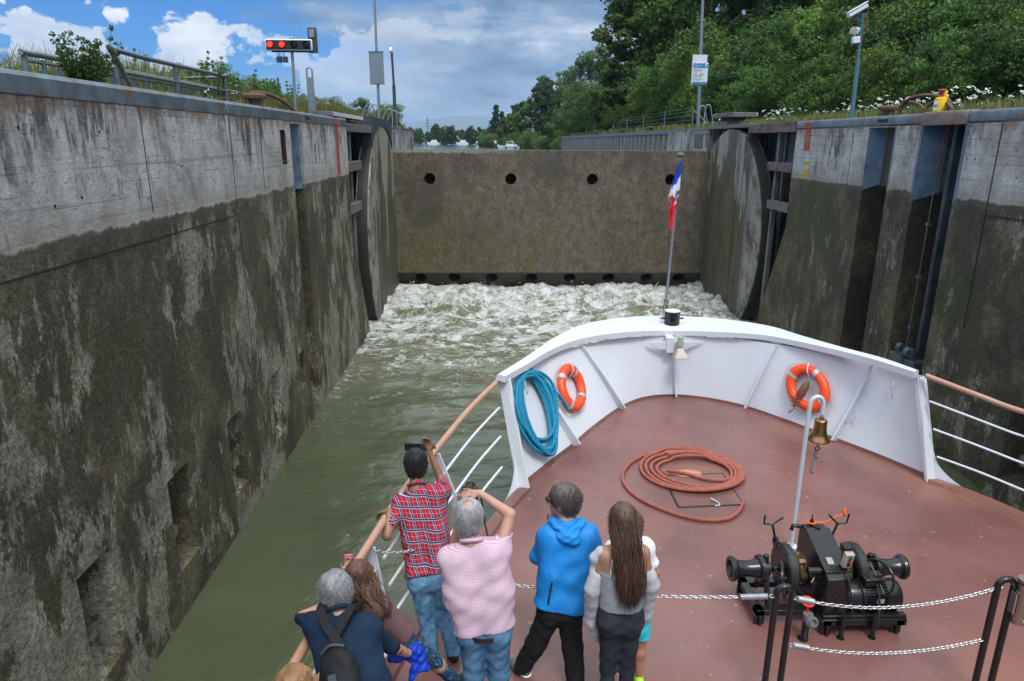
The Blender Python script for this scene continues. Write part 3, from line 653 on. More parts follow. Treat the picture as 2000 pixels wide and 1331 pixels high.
def disc(X, s, cy, cz=2.35, Rr=3.46):
    """end shield of the turning gate: thick round plate, flush with the chamber wall"""
    k = 96; m = MB(); P0 = [(cy+Rr*math.cos(2*math.pi*i/k), cz+Rr*math.sin(2*math.pi*i/k)) for i in range(k)]
    m.prism(P0, *sorted((X, X+s*.34)), 'x'); d = m.build('end_disc', M_DISC, gt, sharp=30)
    m = MB(); yc = cy-2.2; arcp = [(cy+(Rr-.02)*math.cos(t), cz+(Rr-.02)*math.sin(t)) for t in np.linspace(math.pi-math.acos(2.2/(Rr-.02)), math.pi+math.acos(2.2/(Rr-.02)), 30)]
    m.prism([(a, b) for a, b in arcp], *sorted((X-s*.035, X-s*.001)), 'x'); m.build('wear_plate', plain('worn_pale_steel', (.27,.265,.24), .55, .15, .4, 2.5, .3, 20, c2=(.10,.085,.07), thr=(.48,.6), sscale=1.5) if 'worn_pale_steel' not in MATS else MATS['worn_pale_steel'], d, sharp=30)
    m = MB(); m.box(*sorted((X-s*.055, X-s*.036)), yc+.001, yc+.07, .0, 4.9); m.build('wear_strip', M_SIGNBK, d)
    m = MB(); m.box(*sorted((X-s*.012, X-s*.001)), yc+.75, yc+.80, -.5, 5.45); m.build('plate_seam', M_SLAB, d)
    rim = MB(); kk = 40
    rim.add([(X+s*.3*j - 0, cy+(Rr+.004)*math.cos(t), cz+(Rr+.004)*math.sin(t)) for t in np.linspace(math.pi*.62, math.pi*1.38, kk) for j in (0.01,1)], [(2*i,2*i+1,2*i+3,2*i+2) for i in range(kk-1)])
    rim.build('disc_rim', MATS['rim_steel'] if 'rim_steel' in MATS else plain('rim_steel', (.042,.039,.034), .6, .2, .35, 2.5, .3), d)
disc(XR, 1, 23.7); disc(XL, -1, 23.45)
# sill under water and side returns behind the discs
# ================================================================== upstream walls
wu = thing('upstream_wall', (XL,30,0), 'short pale concrete wall just beyond the left end of the gate', 'wall')
m = MB()
m.box(XL-.5, XL, 25.95, 27.72, -1, 5.80); m.box(XL-.5, XL-.12, 27.72, 27.98, -1, 5.80); m.box(XL-.5, XL, 27.98, 32.7, -1, 5.80); m.build('wall_face', M_WU, wu, smooth=False)
m = MB(); m.box(XL-.5, XL+.01, 25.95, 27.70, 5.802, 5.88); m.box(XL-.5, XL+.01, 28.0, 32.7, 5.802, 5.88); m.build('coping', M_COP, wu, bevel=.01)
m = MB(); m.box(XL-.02, XL+.03, 27.70, 27.78, -1, 5.9); m.box(XL-.02, XL+.03, 27.92, 28.0, -1, 5.9); m.build('slot_lining', M_SIGNBK, wu)
m = MB(); m.box(XL-.01, XL+.01, 31.2, 32.2, -1, 5.5); m.box(XL-.01, XL+.012, 25.96, 26.5, -1, 5.7); m.build('steel_plate', M_SLOT, wu)
wv = thing('upstream_wall', (XR,40,0), 'long low wall of steel sheet piles running upstream beyond the right end of the gate', 'wall')
m = MB(); m.box(XR, XR+.6, 26.3, 28.72, -1, 5.83); m.box(XR+.15, XR+.6, 28.72, 29.08, -1, 5.83); m.box(XR, XR+.6, 29.08, 32.5, -1, 5.83); m.build('wall_face', M_WU, wv, smooth=False)
m = MB(); m.box(XR-.02, XR+.03, 28.72, 28.79, -1, 5.9); m.box(XR-.02, XR+.03, 29.01, 29.08, -1, 5.9); m.build('slot_lining', M_SIGNBK, wv)
m = MB(); yy = 32.5; z = 0; pts = []
while yy < 84:
    pts += [(XR+.10, yy), (XR+.10, yy+.42), (XR, yy+.52), (XR, yy+1.02)]; yy += 1.12
vs = [(x, y, -1) for x, y in pts]+[(x, y, 5.72) for x, y in pts]; N = len(pts)
m.add(vs, [(i, i+1, N+i+1, N+i) for i in range(N-1)]); m.add([(XR,yy,-1),(XR+14,yy,-1),(XR+14,yy,5.7),(XR,yy,5.7)], [(0,1,2,3)])
m.build('sheet_piling', M_SHEET, wv, smooth=False)
m = MB(); m.box(XR-.03, XR+.5, 32.5, yy, 5.72, 5.90); m.box(XR-.005, XR+.5, 26.3, 28.7, 5.832, 5.90); m.box(XR-.005, XR+.5, 29.1, 32.49, 5.832, 5.90); m.build('coping', M_COP, wv, bevel=.01)
m = MB(); m.box(XR-.01, XR-.004, 30.9, 30.98, 5.11, 5.25); m.build('level_mark', M_SIGNW, wv)
m = MB(); m.box(XR-.008, XR-.001, 26.9, 28.1, 5.15, 5.7); m.box(XR-.008, XR-.001, 26.32, 26.6, 5.2, 5.7); m.build('patched_concrete', M_SLAB, wv)
# ================================================================== water
def wsurf():
    xs = np.arange(XL-.6, XR+.62, .065); ysg = np.concatenate([np.arange(-3, 9, .16), np.arange(9, 26.45, .06)])
    X, Y = np.meshgrid(xs, ysg); Z = np.zeros_like(X)
    amp = np.interp(Y, [0,9,14,18,21,24,26.4], [.012,.024,.05,.075,.15,.25,.18])
    low = np.interp(Y, [0,14,20,26], [0,.0,.3,1.0])
    flatx, flaty = X.ravel(), Y.ravel(); out = np.empty(len(flatx))
    for i, (x, y) in enumerate(zip(flatx, flaty)):
        if y < 9: out[i] = mnoise.fractal((x*.7, y*1.3, 0), 1, 2, 4)*1.2
        else:
            a = mnoise.fractal((x*.55, y*.85, 3.0), 1, 2.1, 6)*1.15
            b = abs(mnoise.noise((x*1.7+3, y*1.9, 1.3)))
            out[i] = a*1.25 + (.35-b)*1.3*min(1, max(0, (y-15)/8)) + mnoise.noise((x*5.2, y*6.0, 7))*.28*min(1, max(0, (y-12)/8))
    Z = (out.reshape(X.shape))*amp + low*.02 + np.exp(-((Y-24.9)/.7)**2)*.05
    return X, Y, Z
X, Y, Z = wsurf(); a, b = X.shape
vv = np.stack([X, Y, Z], -1).reshape(-1, 3); ii = (np.arange(a-1)[:, None]*b+np.arange(b-1)[None]).ravel()
wo_ = arr_mesh('water', vv, np.stack([ii, ii+1, ii+b+1, ii+b], 1), M_WATER); wo_['kind'] = 'structure'
m = MB()
for i in range(26):
    t = i/25.
m.grid([[(x, y, 3.9) for x in np.linspace(-900, 900, 10)] for y in (26.7, 60, 120, 250, 320)])
tag(m.build('river', M_RIVER, smooth=True), kind='structure')
# splash clumps thrown up in front of the gate holes
def splashes():
    rg = np.random.default_rng(3); vs, fs = [], []
    for x in (-2.80,-1.53,-.10,1.42,2.88,4.38,5.85,7.08):
        for k in range(22):
            cx, cy = x+rg.normal(0,.38), 25.35+rg.normal(0,.38); h = abs(rg.normal(0,.10)); c = V(cx, min(cy,25.9), .06+h)
            r = rg.uniform(.008,.028); b0 = len(vs)
            for d in ((1,0,0),(-.5,.87,0),(-.5,-.87,0),(0,0,1.3),(0,0,-.9)): vs.append(c+V(*d)*r*rg.uniform(.7,1.4))
            for t in ((0,1,3),(1,2,3),(2,0,3),(1,0,4),(2,1,4),(0,2,4)): fs.append([b0+i for i in t])
    o = arr_mesh('spray', vs, fs, plain('spray_white', (.72,.74,.74), .6, 0, .03, bump=0)); o['kind'] = 'stuff'
splashes()
# ================================================================== ground and banks
M_SOIL = plain('bank_soil', (.065,.060,.035), 1, 0, .4, 1.2, .6, 8, .05, c2=(.04,.055,.015), thr=(.45,.6))
def gz(x, y):
    if x > 0: return 5.86 + .75*min(1, max(0, (x-10)/7.))**1.4 + .10*mnoise.noise((x*.3, y*.3, 0))*min(1, max(0,(x-8.6)))
    return 5.85 + .12*mnoise.noise((x*.3, y*.3, 4))*min(1, max(0, -4.4-x)) + .30*min(1, max(0, (-4.6-x)/5.))
def bank(name, x0, x1, y0, y1, nx, ny, extra=0):
    m = MB(); gx = x0+(x1-x0)*np.linspace(0, 1, nx)**2; gy = np.linspace(y0, y1, ny)
    m.grid([[(x, y, gz(x, y)) for x in (gx if x1 > x0 else gx)] for y in gy])
    m.add([(x0,y1,4),(x1,y1,4),(x1,y1,gz(x1,y1)),(x0,y1,gz(x0,y1))], [(0,1,2,3)])
    return tag(m.build(name, M_SOIL), kind='structure')
bank('bank_ground', XL-.42, -40, -6, 33, 30, 40); bank('bank_ground', XR+.42, 60, -6, 84, 34, 70)
tag(MB().add([(-9000,262,3.6),(9000,262,3.6),(9000,16000,30),(-9000,16000,30)], [(0,1,2,3)]).build('ground', M_SOIL), kind='structure')
def hill_ground():   # wooded headland upstream, rising from the river
    m = MB(); P = []
    for y in np.linspace(84, 300, 24):
        edge = np.interp(y, [84,110,140,165,190,230,300], [9.3,9.0,6.5,1.5,-3.5,-3,12]); row = []
        for t in np.linspace(0, 1, 12)**2: row.append((edge+t*320, y, 3.6 + 1.0*min(1, t*90) + t*9))
        P.append(row)
    m.grid(P); return tag(m.build('bank_ground', M_SOIL), kind='structure')
hill_ground()
def ridge(y, h, x0, x1, seed, mat, name):
    m = MB(); xs = np.linspace(x0, x1, 160); top = []; base = []
    for x in xs: top.append((x, y+h, 30+h*(.62+.38*mnoise.fractal((x/2600.+seed, seed, 0), 1, 2, 5)*1.3))); base.append((x, y-h*4, 10))
    bk = [(p[0], y+h*6, 10) for p in top]; mid = [((a[0]), (a[1]+b_[1])/2, (a[2]*.6+b_[2]*.4)) for a, b_ in zip(top, base)]
    m.grid([base, mid, top, bk]); return tag(m.build(name, mat), kind='structure')
ridge(9000, 330, -9000, 9000, 3.3, M_HILL, 'hills')
# ================================================================== ship
ZD = 1.4
ship = thing('passenger_ship', (2.9,4,ZD), 'white river ship bow with a red-brown foredeck and curved white bulwark', 'ship')
Bp = spline([(.30,7.42),(.68,8.02),(1.07,8.6),(1.40,9.15),(1.94,9.94),(2.41,10.38),(2.92,10.50),(3.45,10.34),(3.94,9.97),(4.36,9.38),(4.77,8.72),(5.10,8.18),(5.42,7.55)], 8)
Tp = spline([(.087,7.882,2.62),(.413,8.658,2.56),(.825,9.271,2.51),(1.271,9.839,2.46),(2.063,10.455,2.41),(2.857,10.614,2.38),(3.646,10.414,2.41),(4.263,9.90,2.46),(4.784,9.285,2.51),(5.129,8.702,2.56),(5.32,7.96,2.62)], 8)
def resamp(P, n_):
    P = np.asarray(P); d = np.concatenate([[0], np.cumsum(np.linalg.norm(np.diff(P[:, :2], axis=0), axis=1))]); t = np.linspace(0, d[-1], n_)
    return np.stack([np.interp(t, d, P[:, i]) for i in range(P.shape[1])], 1)
NB = 81
Bs = resamp(np.c_[Bp, np.full(len(Bp), ZD)], NB); Ts = resamp(Tp, NB)
def bul(s, t, off=0):   # point on the inner face of the bulwark; s 0..1 left to right, t 0 deck..1 top
    i = s*(NB-1); B = V(*[np.interp(i, range(NB), Bs[:, k]) for k in range(3)]); T = V(*[np.interp(i, range(NB), Ts[:, k]) for k in range(3)])
    p = B+(T-B)*t
    if off:
        B2 = V(*[np.interp(min(i+1,NB-1), range(NB), Bs[:, k]) for k in range(3)]); B1 = V(*[np.interp(max(i-1,0), range(NB), Bs[:, k]) for k in range(3)])
        nn = nrm(np.cross(nrm(T-B), nrm(B2-B1)))
        if np.dot(nn, V(2.9,6,ZD)-B) < 0: nn = -nn
        p = p+nn*off
    return p
LE = spline([(.30,7.42,0),(.11,7.06,0),(-.22,6.3,0),(-.50,5.6,0),(-.75,5.0,0),(-.95,4.3,0),(-1.10,3.4,0),(-1.18,2.4,0),(-1.2,1.2,0),(-1.2,.3,0)], 6)[:, :2]
RE = spline([(5.42,7.55,0),(5.66,7.25,0),(5.94,6.68,0),(6.30,5.7,0),(6.52,4.9,0),(6.74,3.9,0),(6.88,2.8,0),(6.94,1.2,0),(6.94,.3,0)], 6)[:, :2]
outline = [tuple(p) for p in LE[::-1]]+[tuple(p[:2]) for p in Bs[1:-1]]+[tuple(p) for p in RE]
m = MB(); m.prism(outline, ZD-.05, ZD, 'z'); m.build('deck', M_DECK, ship, smooth=False)
ol = np.array(outline)
# painted margin of the deck, a low step along the edge
for E_, s_ in ((LE, 1), (RE, -1)):
    m = MB(); rows = []
    for i, p in enumerate(E_[1:]):
        rows.append([(p[0], p[1], ZD+.001), (p[0], p[1], ZD+.035), (p[0]+s_*.14, p[1], ZD+.035), (p[0]+s_*.16, p[1]-.0, ZD+.002)])
    m.grid(rows); m.build('deck_margin', M_DECK, ship)
# hull side under the deck edge and bulwark
m = MB(); rows = []
cx = 2.9
full = [tuple(p) for p in LE[::-1]]+[tuple(p[:2]) for p in Bs]+[tuple(p) for p in RE]
for (x, y) in full:
    k = .985; d = V(x-cx, y-4.5); q = nrm(d)
    rows.append([(x+q[0]*.012, y+q[1]*.012, ZD+.0), (x+q[0]*.0, y+q[1]*.0, ZD-.12), (x-q[0]*.22, y-q[1]*.30, ZD-.9), (x-q[0]*.45, y-q[1]*.7, -.6)])
m.grid(rows); m.build('hull', M_WHITE, ship)
# bulwark plating (thin plate), with concave ends sweeping down to the deck edge
m = MB(); inn = [[bul(s, t) for t in (0,.02,.5,1)] for s in np.linspace(0, 1, NB)]; out_ = [[bul(s, t, -.02) for t in (0,.02,.5,1)] for s in np.linspace(0, 1, NB)]
m.grid(inn); m.grid([r[::-1] for r in out_])
def tail(E_, s0):
    top = bul(s0, 1); rows = []
    for k, f in enumerate(np.linspace(0, 1, 14)**2.2):
        i = f*7; p = V(np.interp(i, range(len(E_)), E_[:, 0]), np.interp(i, range(len(E_)), E_[:, 1]), ZD)
        h = (1-f)**2.6 if f > 0 else 1
        d = top-bul(s0, 0); q = p + d*h*.97
        rows.append([p, p+(q-p)*.5, q])
    g = np.array(rows)
    # pull the upper edge towards the post so it curves in quickly
    for k in range(14):
        f = (k/13.)**2.2; g[k, 2] = g[k, 0]+(top-bul(s0, 0))*.97*(.74*math.exp(-f/.035)+.26*(1-f)**2); g[k, 1] = (g[k, 0]+g[k, 2])/2
    return g
for g in (tail(LE, 0), tail(RE, 1)):
    m.grid(g); m.grid(g[:, ::-1]+V(0, 0, 0)+V(-.012 if g[0, 0, 0] < 3 else .012, 0, 0))
bw = m.build('bulwark', M_WHITE, ship, sharp=50)
# brown band along the foot of the bulwark
m = MB(); m.grid([[bul(s, 0, .004)+V(0,0,.001), bul(s, .035, .004)] for s in np.linspace(0, 1, NB)]); m.build('foot_band', M_DECK, bw)
capO = spline([(.02,7.78,2.72),(.445,8.70,2.677),(.806,9.527,2.647),(1.277,10.397,2.612),(1.808,10.963,2.573),(2.475,11.40,2.525),(3.081,11.52,2.50),(3.791,11.244,2.525),(4.392,10.586,2.573),(4.64,9.90,2.60),(4.90,9.10,2.646),(5.11,8.55,2.68),(5.215,7.90,2.718)], 8)
capI = spline([(.121,7.76,2.709),(.431,8.354,2.677),(.766,9.021,2.647),(1.191,9.646,2.612),(1.674,10.086,2.573),(2.285,10.451,2.525),(2.90,10.60,2.49),(3.52,10.40,2.525),(4.10,10.05,2.573),(4.45,9.60,2.60),(4.784,8.95,2.646),(4.98,8.45,2.68),(5.133,7.85,2.717)], 8)
NC = 90; cO = resamp(capO, NC); cI = resamp(capI, NC)
m = MB(); rows = []
for i in range(NC):
    o_, i_ = cO[i], cI[i]; t_ = bul(i/(NC-1), 1); d = nrm((o_-i_)*V(1,1,0))
    rows.append([i_+V(0,0,-.085), i_+V(0,0,-.006), i_+d*.008, i_+(o_-i_)*.5+V(0,0,.012), o_-d*.01, o_+V(0,0,-.012), o_+V(0,0,-.07), i_+(o_-i_)*.5+V(0,0,-.075), i_+V(0,0,-.085)])
m.grid(rows); m.add(rows[0], [tuple(range(8))]); m.add(rows[-1], [tuple(range(8))[::-1]])
m.build('bulwark_cap', M_WHITE, bw, sharp=35)
# stiffening ribs: flat bars standing off the plate, leaning with it
ribs = [(.1725,.1075,.12),(.3675,.2875,.11),(.515,.515,.09),(.655,.7225,.10),(.835,.905,.12)]
def rib(s, s2, wbot, th=.011):
    m = MB(); rr = []
    i2 = min(1, s+.01); i1 = max(0, s-.01); tan = nrm((bul(i2, .5)-bul(i1, .5)))*th
    ss = lambda t: s+(s2-s)*t
    q = [bul(s, .0, -.004), bul(s, .0, wbot)+V(0,0,.003), bul(ss(.06), .06, wbot), bul(ss(.5), .5, .085), bul(s2, .985, .07), bul(s2, .985, -.004), bul(ss(.5), .5, -.004)]
    m.add([p-tan for p in q]+[p+tan for p in q], [(6,5,4,3,2,1,0),(7,8,9,10,11,12,13),(0,1,8,7),(1,2,9,8),(2,3,10,9),(3,4,11,10),(4,5,12,11)])
    return m
m = MB()
for (s, a, b) in ribs: rib(s, a, b).build('rib', M_WHITE, bw, smooth=False)
def endpost(s, sg):
    m = MB(); p0 = bul(s, 0, .0); p1 = bul(s, .99, .0); ax = nrm(p1-p0); tn = nrm(bul(.02, .5)-bul(0, .5)) if s == 0 else nrm(bul(1, .5)-bul(.98, .5)); nn = nrm(np.cross(ax, tn))
    if np.dot(nn, V(2.9,6,1.4)-p0) < 0: nn = -nn
    a, b = p0+nn*.06, p1+nn*.02
    m.add([a-tn*.012-nn*.09, a-tn*.012+nn*.07, a+tn*.012+nn*.07, a+tn*.012-nn*.09, b-tn*.012-nn*.06, b-tn*.012+nn*.05, b+tn*.012+nn*.05, b+tn*.012-nn*.06], [(3,2,1,0),(4,5,6,7),(0,1,5,4),(1,2,6,5),(2,3,7,6),(3,0,4,7)])
    a2, b2 = a+tn*.03*(1 if s == 0 else -1)+nn*.055, b+tn*.03*(1 if s == 0 else -1)+nn*.04
    m.obox((a2+b2)/2, [ax, tn, nn], (np.linalg.norm(b2-a2)/2, .028, .006))
    m.build('end_post', M_WHITE, bw, smooth=False)
endpost(0, 1); endpost(1, -1)
# flush hatch let into the deck, with its open gutter line
m = MB(); hc = [(2.09,6.95),(2.86,7.00),(2.86,7.78),(2.09,7.72)]
for a, b in ((0,1),(0,3)):
    p, q = V(*hc[a], ZD+.0035), V(*hc[b], ZD+.0035); d = nrm(q-p); m.obox((p+q)/2, [d, np.cross(V(0,0,1), d), V(0,0,1)], (np.linalg.norm(q-p)/2, .014, .0015))
for a, b in ((1,2),(2,3)):
    p, q = V(*hc[a], ZD+.0035), V(*hc[b], ZD+.0035); d = nrm(q-p); m.obox((p+q)/2, [d, np.cross(V(0,0,1), d), V(0,0,1)], (np.linalg.norm(q-p)/2, .005, .001))
m.build('hatch_gap', M_BLACKW, ship, smooth=False)
m = MB(); m.add([(2.42+.2*math.cos(t)*(.9 if abs(math.cos(t))>.7 else 1), 7.78+.10*math.sin(t), ZD+.004) for t in np.linspace(0, 2*math.pi, 24, endpoint=False)], [tuple(range(24))]); m.build('touched_up_paint', plain('fresh_primer', (.48,.20,.11), .6, 0, .06), ship)
m = MB(); m.tube(spline([(2.50,7.10,ZD+.03),(2.56,7.05,ZD+.012),(2.57,6.98,ZD+.012),(2.51,6.96,ZD+.012)],6), .010, 8); m.build('hatch_hook', M_SILVER, ship)
# hook on the bulwark, starboard
m = MB(); p = bul(.94, .84, .012); m.tube(spline([p, p+V(-.02,-.03,-.05), p+V(-.015,-.05,-.17), p+V(.02,-.045,-.2), p+V(.045,-.03,-.17)],6), .007, 8); m.build('rope_hook', M_SILVER, bw)
# ---- railings, one each side
def railing(lab, top, base, posts, fr, stop=None, gap=None):
    rl = thing('railing', tuple(base[0]), lab, 'railing')
    T_ = spline(top, 10); B_ = spline(base, 10)
    m = MB(); m.tube(T_, .032, 12); m.build('handrail', M_SALMON, rl)
    at = lambda A, u: V(*[np.interp(u, np.linspace(0, 1, len(A)), A[:, k]) for k in range(3)])
    for f in fr:
        m = MB()
        rng_ = [(0,1)] if gap is None else [(0, gap[0]), (gap[1], 1)]
        for (a, b) in rng_:
            m.tube([at(B_, u)+(at(T_, u)-at(B_, u))*f for u in np.linspace(a, b, 14)], .014, 8)
        m.build('rail_bar', M_WHITE, rl)
    for u in posts:
        b, t = at(B_, u), at(T_, u); ax = nrm(t-b); tn = nrm(at(T_, min(1,u+.01))-at(T_, max(0,u-.01))); nn = nrm(np.cross(ax, tn)); L = np.linalg.norm(t-b)
        m = MB(); c0, c1 = b, t-ax*.04; w0, w1 = .055, .035
        m.hexa([c0-nn*w0-tn*.008, c0+nn*w0-tn*.008, c0+nn*w0+tn*.008, c0-nn*w0+tn*.008, c1-nn*w1-tn*.008, c1+nn*w1-tn*.008, c1+nn*w1+tn*.008, c1-nn*w1+tn*.008])
        m.cyl(b, b+V(0,0,.006), .07, k=14)
        m.build('stanchion', M_WHITE, rl, bevel=.003)
    return rl
rlL = railing('white bar railing with a salmon handrail on the left deck edge, people leaning on it',
    [(.04,7.84,2.62),(-.28,7.05,2.57),(-.58,6.16,2.5),(-.80,5.30,2.5),(-.95,4.5,2.5),(-1.10,3.7,2.5),(-1.18,3.1,2.5),(-1.24,2.3,2.5),(-1.26,1.3,2.5)],
    [(.10,7.10,ZD),(-.08,6.65,ZD),(-.24,6.24,ZD),(-.60,5.38,ZD),(-.86,4.62,ZD),(-1.04,3.75,ZD),(-1.12,3.15,ZD),(-1.17,2.4,ZD),(-1.19,1.3,ZD)], [.25,.49,.75,.97], (.77,.53,.28), gap=(.255,.49))
m = MB()
for f in (.77,.53,.28):
    a = V(-.24,6.24,ZD)+(V(-.58,6.16,2.5)-V(-.24,6.24,ZD))*f; b = V(-.86,4.62,ZD)+(V(-.95,4.5,2.5)-V(-.86,4.62,ZD))*f
    c = a+(b-a)*.87; m.tube([a, (a+c)/2+V(-.02,0,0), c], .014, 8)
m.build('gate_bar', M_WHITE, rlL)
rlR = railing('white bar railing with a salmon handrail on the right deck edge, nobody near it',
    [(5.29,7.86,2.66),(5.62,7.42,2.58),(5.95,7.07,2.50),(6.5,6.1,2.5),(6.8,5.0,2.5),(7.0,3.8,2.5),(7.12,2.0,2.5)],
    [(5.47,7.50,ZD),(5.72,7.16,ZD),(5.92,6.72,ZD),(6.32,5.66,ZD),(6.54,4.86,ZD),(6.76,3.84,ZD),(6.9,2.0,ZD)], [.5,.75,.97], (.76,.50,.24))
# ================================================================== chains
def chain_links(m, pts, pitch=.034, r=.0045, lw=.011):
    P = np.asarray(pts, float); d = np.concatenate([[0], np.cumsum(np.linalg.norm(np.diff(P, axis=0), axis=1))]); n_ = max(2, int(d[-1]/pitch))
    t = np.linspace(0, d[-1], n_+1); Q = np.stack([np.interp(t, d, P[:, i]) for i in range(3)], 1)
    for i in range(n_):
        c = (Q[i]+Q[i+1])/2; ax = nrm(Q[i+1]-Q[i]); u, w = perp(ax)
        if i % 2: u, w = w, u
        m.torus(c, w, 1, r, 10, 5, sx=pitch*.66, sy=lw, u=ax)
def sag(a, b, s, n_=20):
    a, b = np.asarray(a, float), np.asarray(b, float); return [a+(b-a)*t-V(0,0,4*s*t*(1-t)) for t in np.linspace(0, 1, n_)]
# ================================================================== barrier posts in front of the winch
def upost(x0, y0, z, dxw, label):
    t = thing('barrier_post', (x0, y0, ZD), label, 'barrier post')
    m = MB(); a = [(x0-dxw/2, y0, ZD)]+[(x0-dxw/2*math.cos(q), y0, z-dxw/2+dxw/2*math.sin(q)) for q in np.linspace(0, math.pi, 10)]+[(x0+dxw/2, y0, ZD)]
    m.tube(a, .0235, 14); m.build('hoop', M_BLACK, t); m = MB()
    for s_ in (-1,1): m.cyl((x0+s_*dxw/2, y0, ZD), (x0+s_*dxw/2, y0, ZD+.012), .05, k=16)
    m.build('foot_plate', M_BLACK, t); return t
u1 = upost(2.06, 4.16, 2.37, .115, 'black steel hoop post standing between the chains left of the winch motor')
u2 = upost(3.625, 4.12, 2.44, .12, 'black hoop post with a brushed metal ashtray tube at the right')
m = MB(); m.cyl((3.72,4.07,2.12),(3.72,4.07,2.44),.047,k=24); m.lathe((3.72,4.07,2.455),(0,0,1),[(0,.0),(.052,0),(.052,.02),(0,.02)],24)
ash = thing('ashtray_tube', (3.72,4.07,2.1), 'brushed steel ashtray tube clamped to the right hoop post', 'ashtray'); m.build('tube', M_STEELR, ash)
m = MB(); m.box(3.655,3.667,4.05,4.10,2.2,2.36); m.cyl((3.72,4.02,2.16),(3.72,4.012,2.16),.012,k=12); m.build('bracket', M_CHROME, ash)
def chain(a, b, s, label, spr=None):
    t = thing('barrier_chain', tuple(a), label, 'chain', None)
    a, b = np.asarray(a, float), np.asarray(b, float); P = sag(a, b, s, 40)
    m = MB(); i0, i1 = 0, len(P)-1
    if spr in ('a', 'ab'):
        k = 5; p, q = P[1], P[k]; ax = nrm(q-p); u, w = perp(ax); L = np.linalg.norm(q-p)
        mm = MB(); mm.tube([p+ax*L*.1, q-ax*L*.1], .019, 12); mm.build('spring', M_SILVER, t); 
        mm = MB(); mm.tube([p+ax*L*v+(u*math.cos(v*120)+w*math.sin(v*120))*.020 for v in np.linspace(.08, .92, 150)], .003, 5); mm.torus(p, w, .018, .004, 14, 6); mm.build('spring_coil', M_CHROME, t); i0 = k
    if spr in ('b', 'ab'):
        k = len(P)-6; p, q = P[k], P[-2]; ax = nrm(q-p); L = np.linalg.norm(q-p); u, w = perp(ax)
        mm = MB(); mm.tube([p+ax*L*.1, q-ax*L*.1], .019, 12); mm.build('spring', M_SILVER, t)
        mm = MB(); mm.tube([p+ax*L*v+(u*math.cos(v*120)+w*math.sin(v*120))*.020 for v in np.linspace(.08, .92, 150)], .003, 5); mm.torus(q+ax*.01, w, .018, .004, 14, 6); mm.build('spring_coil', M_CHROME, t); i1 = k
    chain_links(m, P[i0:i1+1]); m.build('links', M_CHROME, t, sharp=80); return t
chain((2.10,4.15,2.29),(3.60,4.12,2.38),.13,'upper sagging steel chain between the two black hoop posts','a')
chain((2.12,4.15,1.89),(3.55,4.12,1.93),.10,'lower sagging steel chain between the two black hoop posts','a')
chain((-.10,4.62,2.12),(2.02,4.15,2.30),.06,'long steel chain running behind the people to the left hoop post','b')
chain((3.78,4.07,2.40),(4.5,3.9,2.46),.04,'short chain leaving the right hoop post towards the picture edge','a')
chain((-.90,4.55,2.44),(-.60,4.80,2.30),.03,'short chain hooked across the gap in the left railing')
# ================================================================== anchor winch
wx, wy, az = 2.86, 5.25, 1.86
wn = thing('anchor_winch', (wx, wy, ZD), 'black anchor winch with motor, brake wheels and warping drums on the foredeck', 'winch')
m = MB()
m.box(2.22,3.02,5.00,5.10,1.50,1.56); m.box(2.22,3.02,5.44,5.54,1.50,1.56); m.box(2.22,2.30,5.0,5.54,1.50,1.56)
m.box(2.80,3.60,4.84,4.94,1.50,1.57); m.box(2.80,3.60,5.44,5.54,1.50,1.57); m.box(2.80,3.60,4.86,4.92,1.57,1.60); m.box(3.5,3.58,4.84,5.54,1.5,1.56); m.box(2.78,2.88,4.84,5.54,1.50,1.56)
m.box(2.84,3.58,4.94,5.44,1.545,1.56)
for (x,y) in ((2.26,5.02),(2.26,5.5),(2.84,4.86),(3.52,4.88),(3.52,5.5),(2.84,5.5)): m.box(x-.012,x+.012,y-.04,y+.04,ZD,1.51); m.box(x-.05,x+.05,y-.012,y+.012,ZD,1.50)
m.build('bed_frame', M_BLACK, wn, bevel=.004)
m = MB(); m.cyl((2.02,wy,az),(3.72,wy,az),.035,k=18); m.build('main_shaft', M_BLACK, wn)
for xs_, d in ((2.30,-1),(3.46,1)):
    m = MB(); prof = [(.0,0),(.085,0),(.082,.03),(.070,.08),(.070,.15),(.080,.19),(.105,.215),(.110,.235),(.105,.25),(.075,.25),(.06,.20),(0,.20)]
    m.lathe((xs_,wy,az),(d,0,0),[(r*1.12,h*1.15) for r,h in prof],36); m.lathe((xs_,wy,az),(d,0,0),[(0,-.03),(.135,-.03),(.135,.0),(.125,.012),(0,.012)],32)
    m.build('warping_head', M_BLACK, wn, sharp=30)
for xs_ in (2.36, 3.40):   # end bearings on A-frames
    m = MB(); m.prism([(wy-.20,1.52),(wy-.07,az+.03),(wy,az+.10),(wy+.07,az+.03),(wy+.20,1.52),(wy+.15,1.52),(wy,az-.06),(wy-.15,1.52)], xs_-.015, xs_+.015, 'x'); m.cyl((xs_-.04,wy,az),(xs_+.04,wy,az),.075,k=20); m.cyl((xs_,wy,az+.06),(xs_,wy,az+.15),.03,k=14)
    m.build('bearing_frame', M_BLACK, wn, bevel=.004)
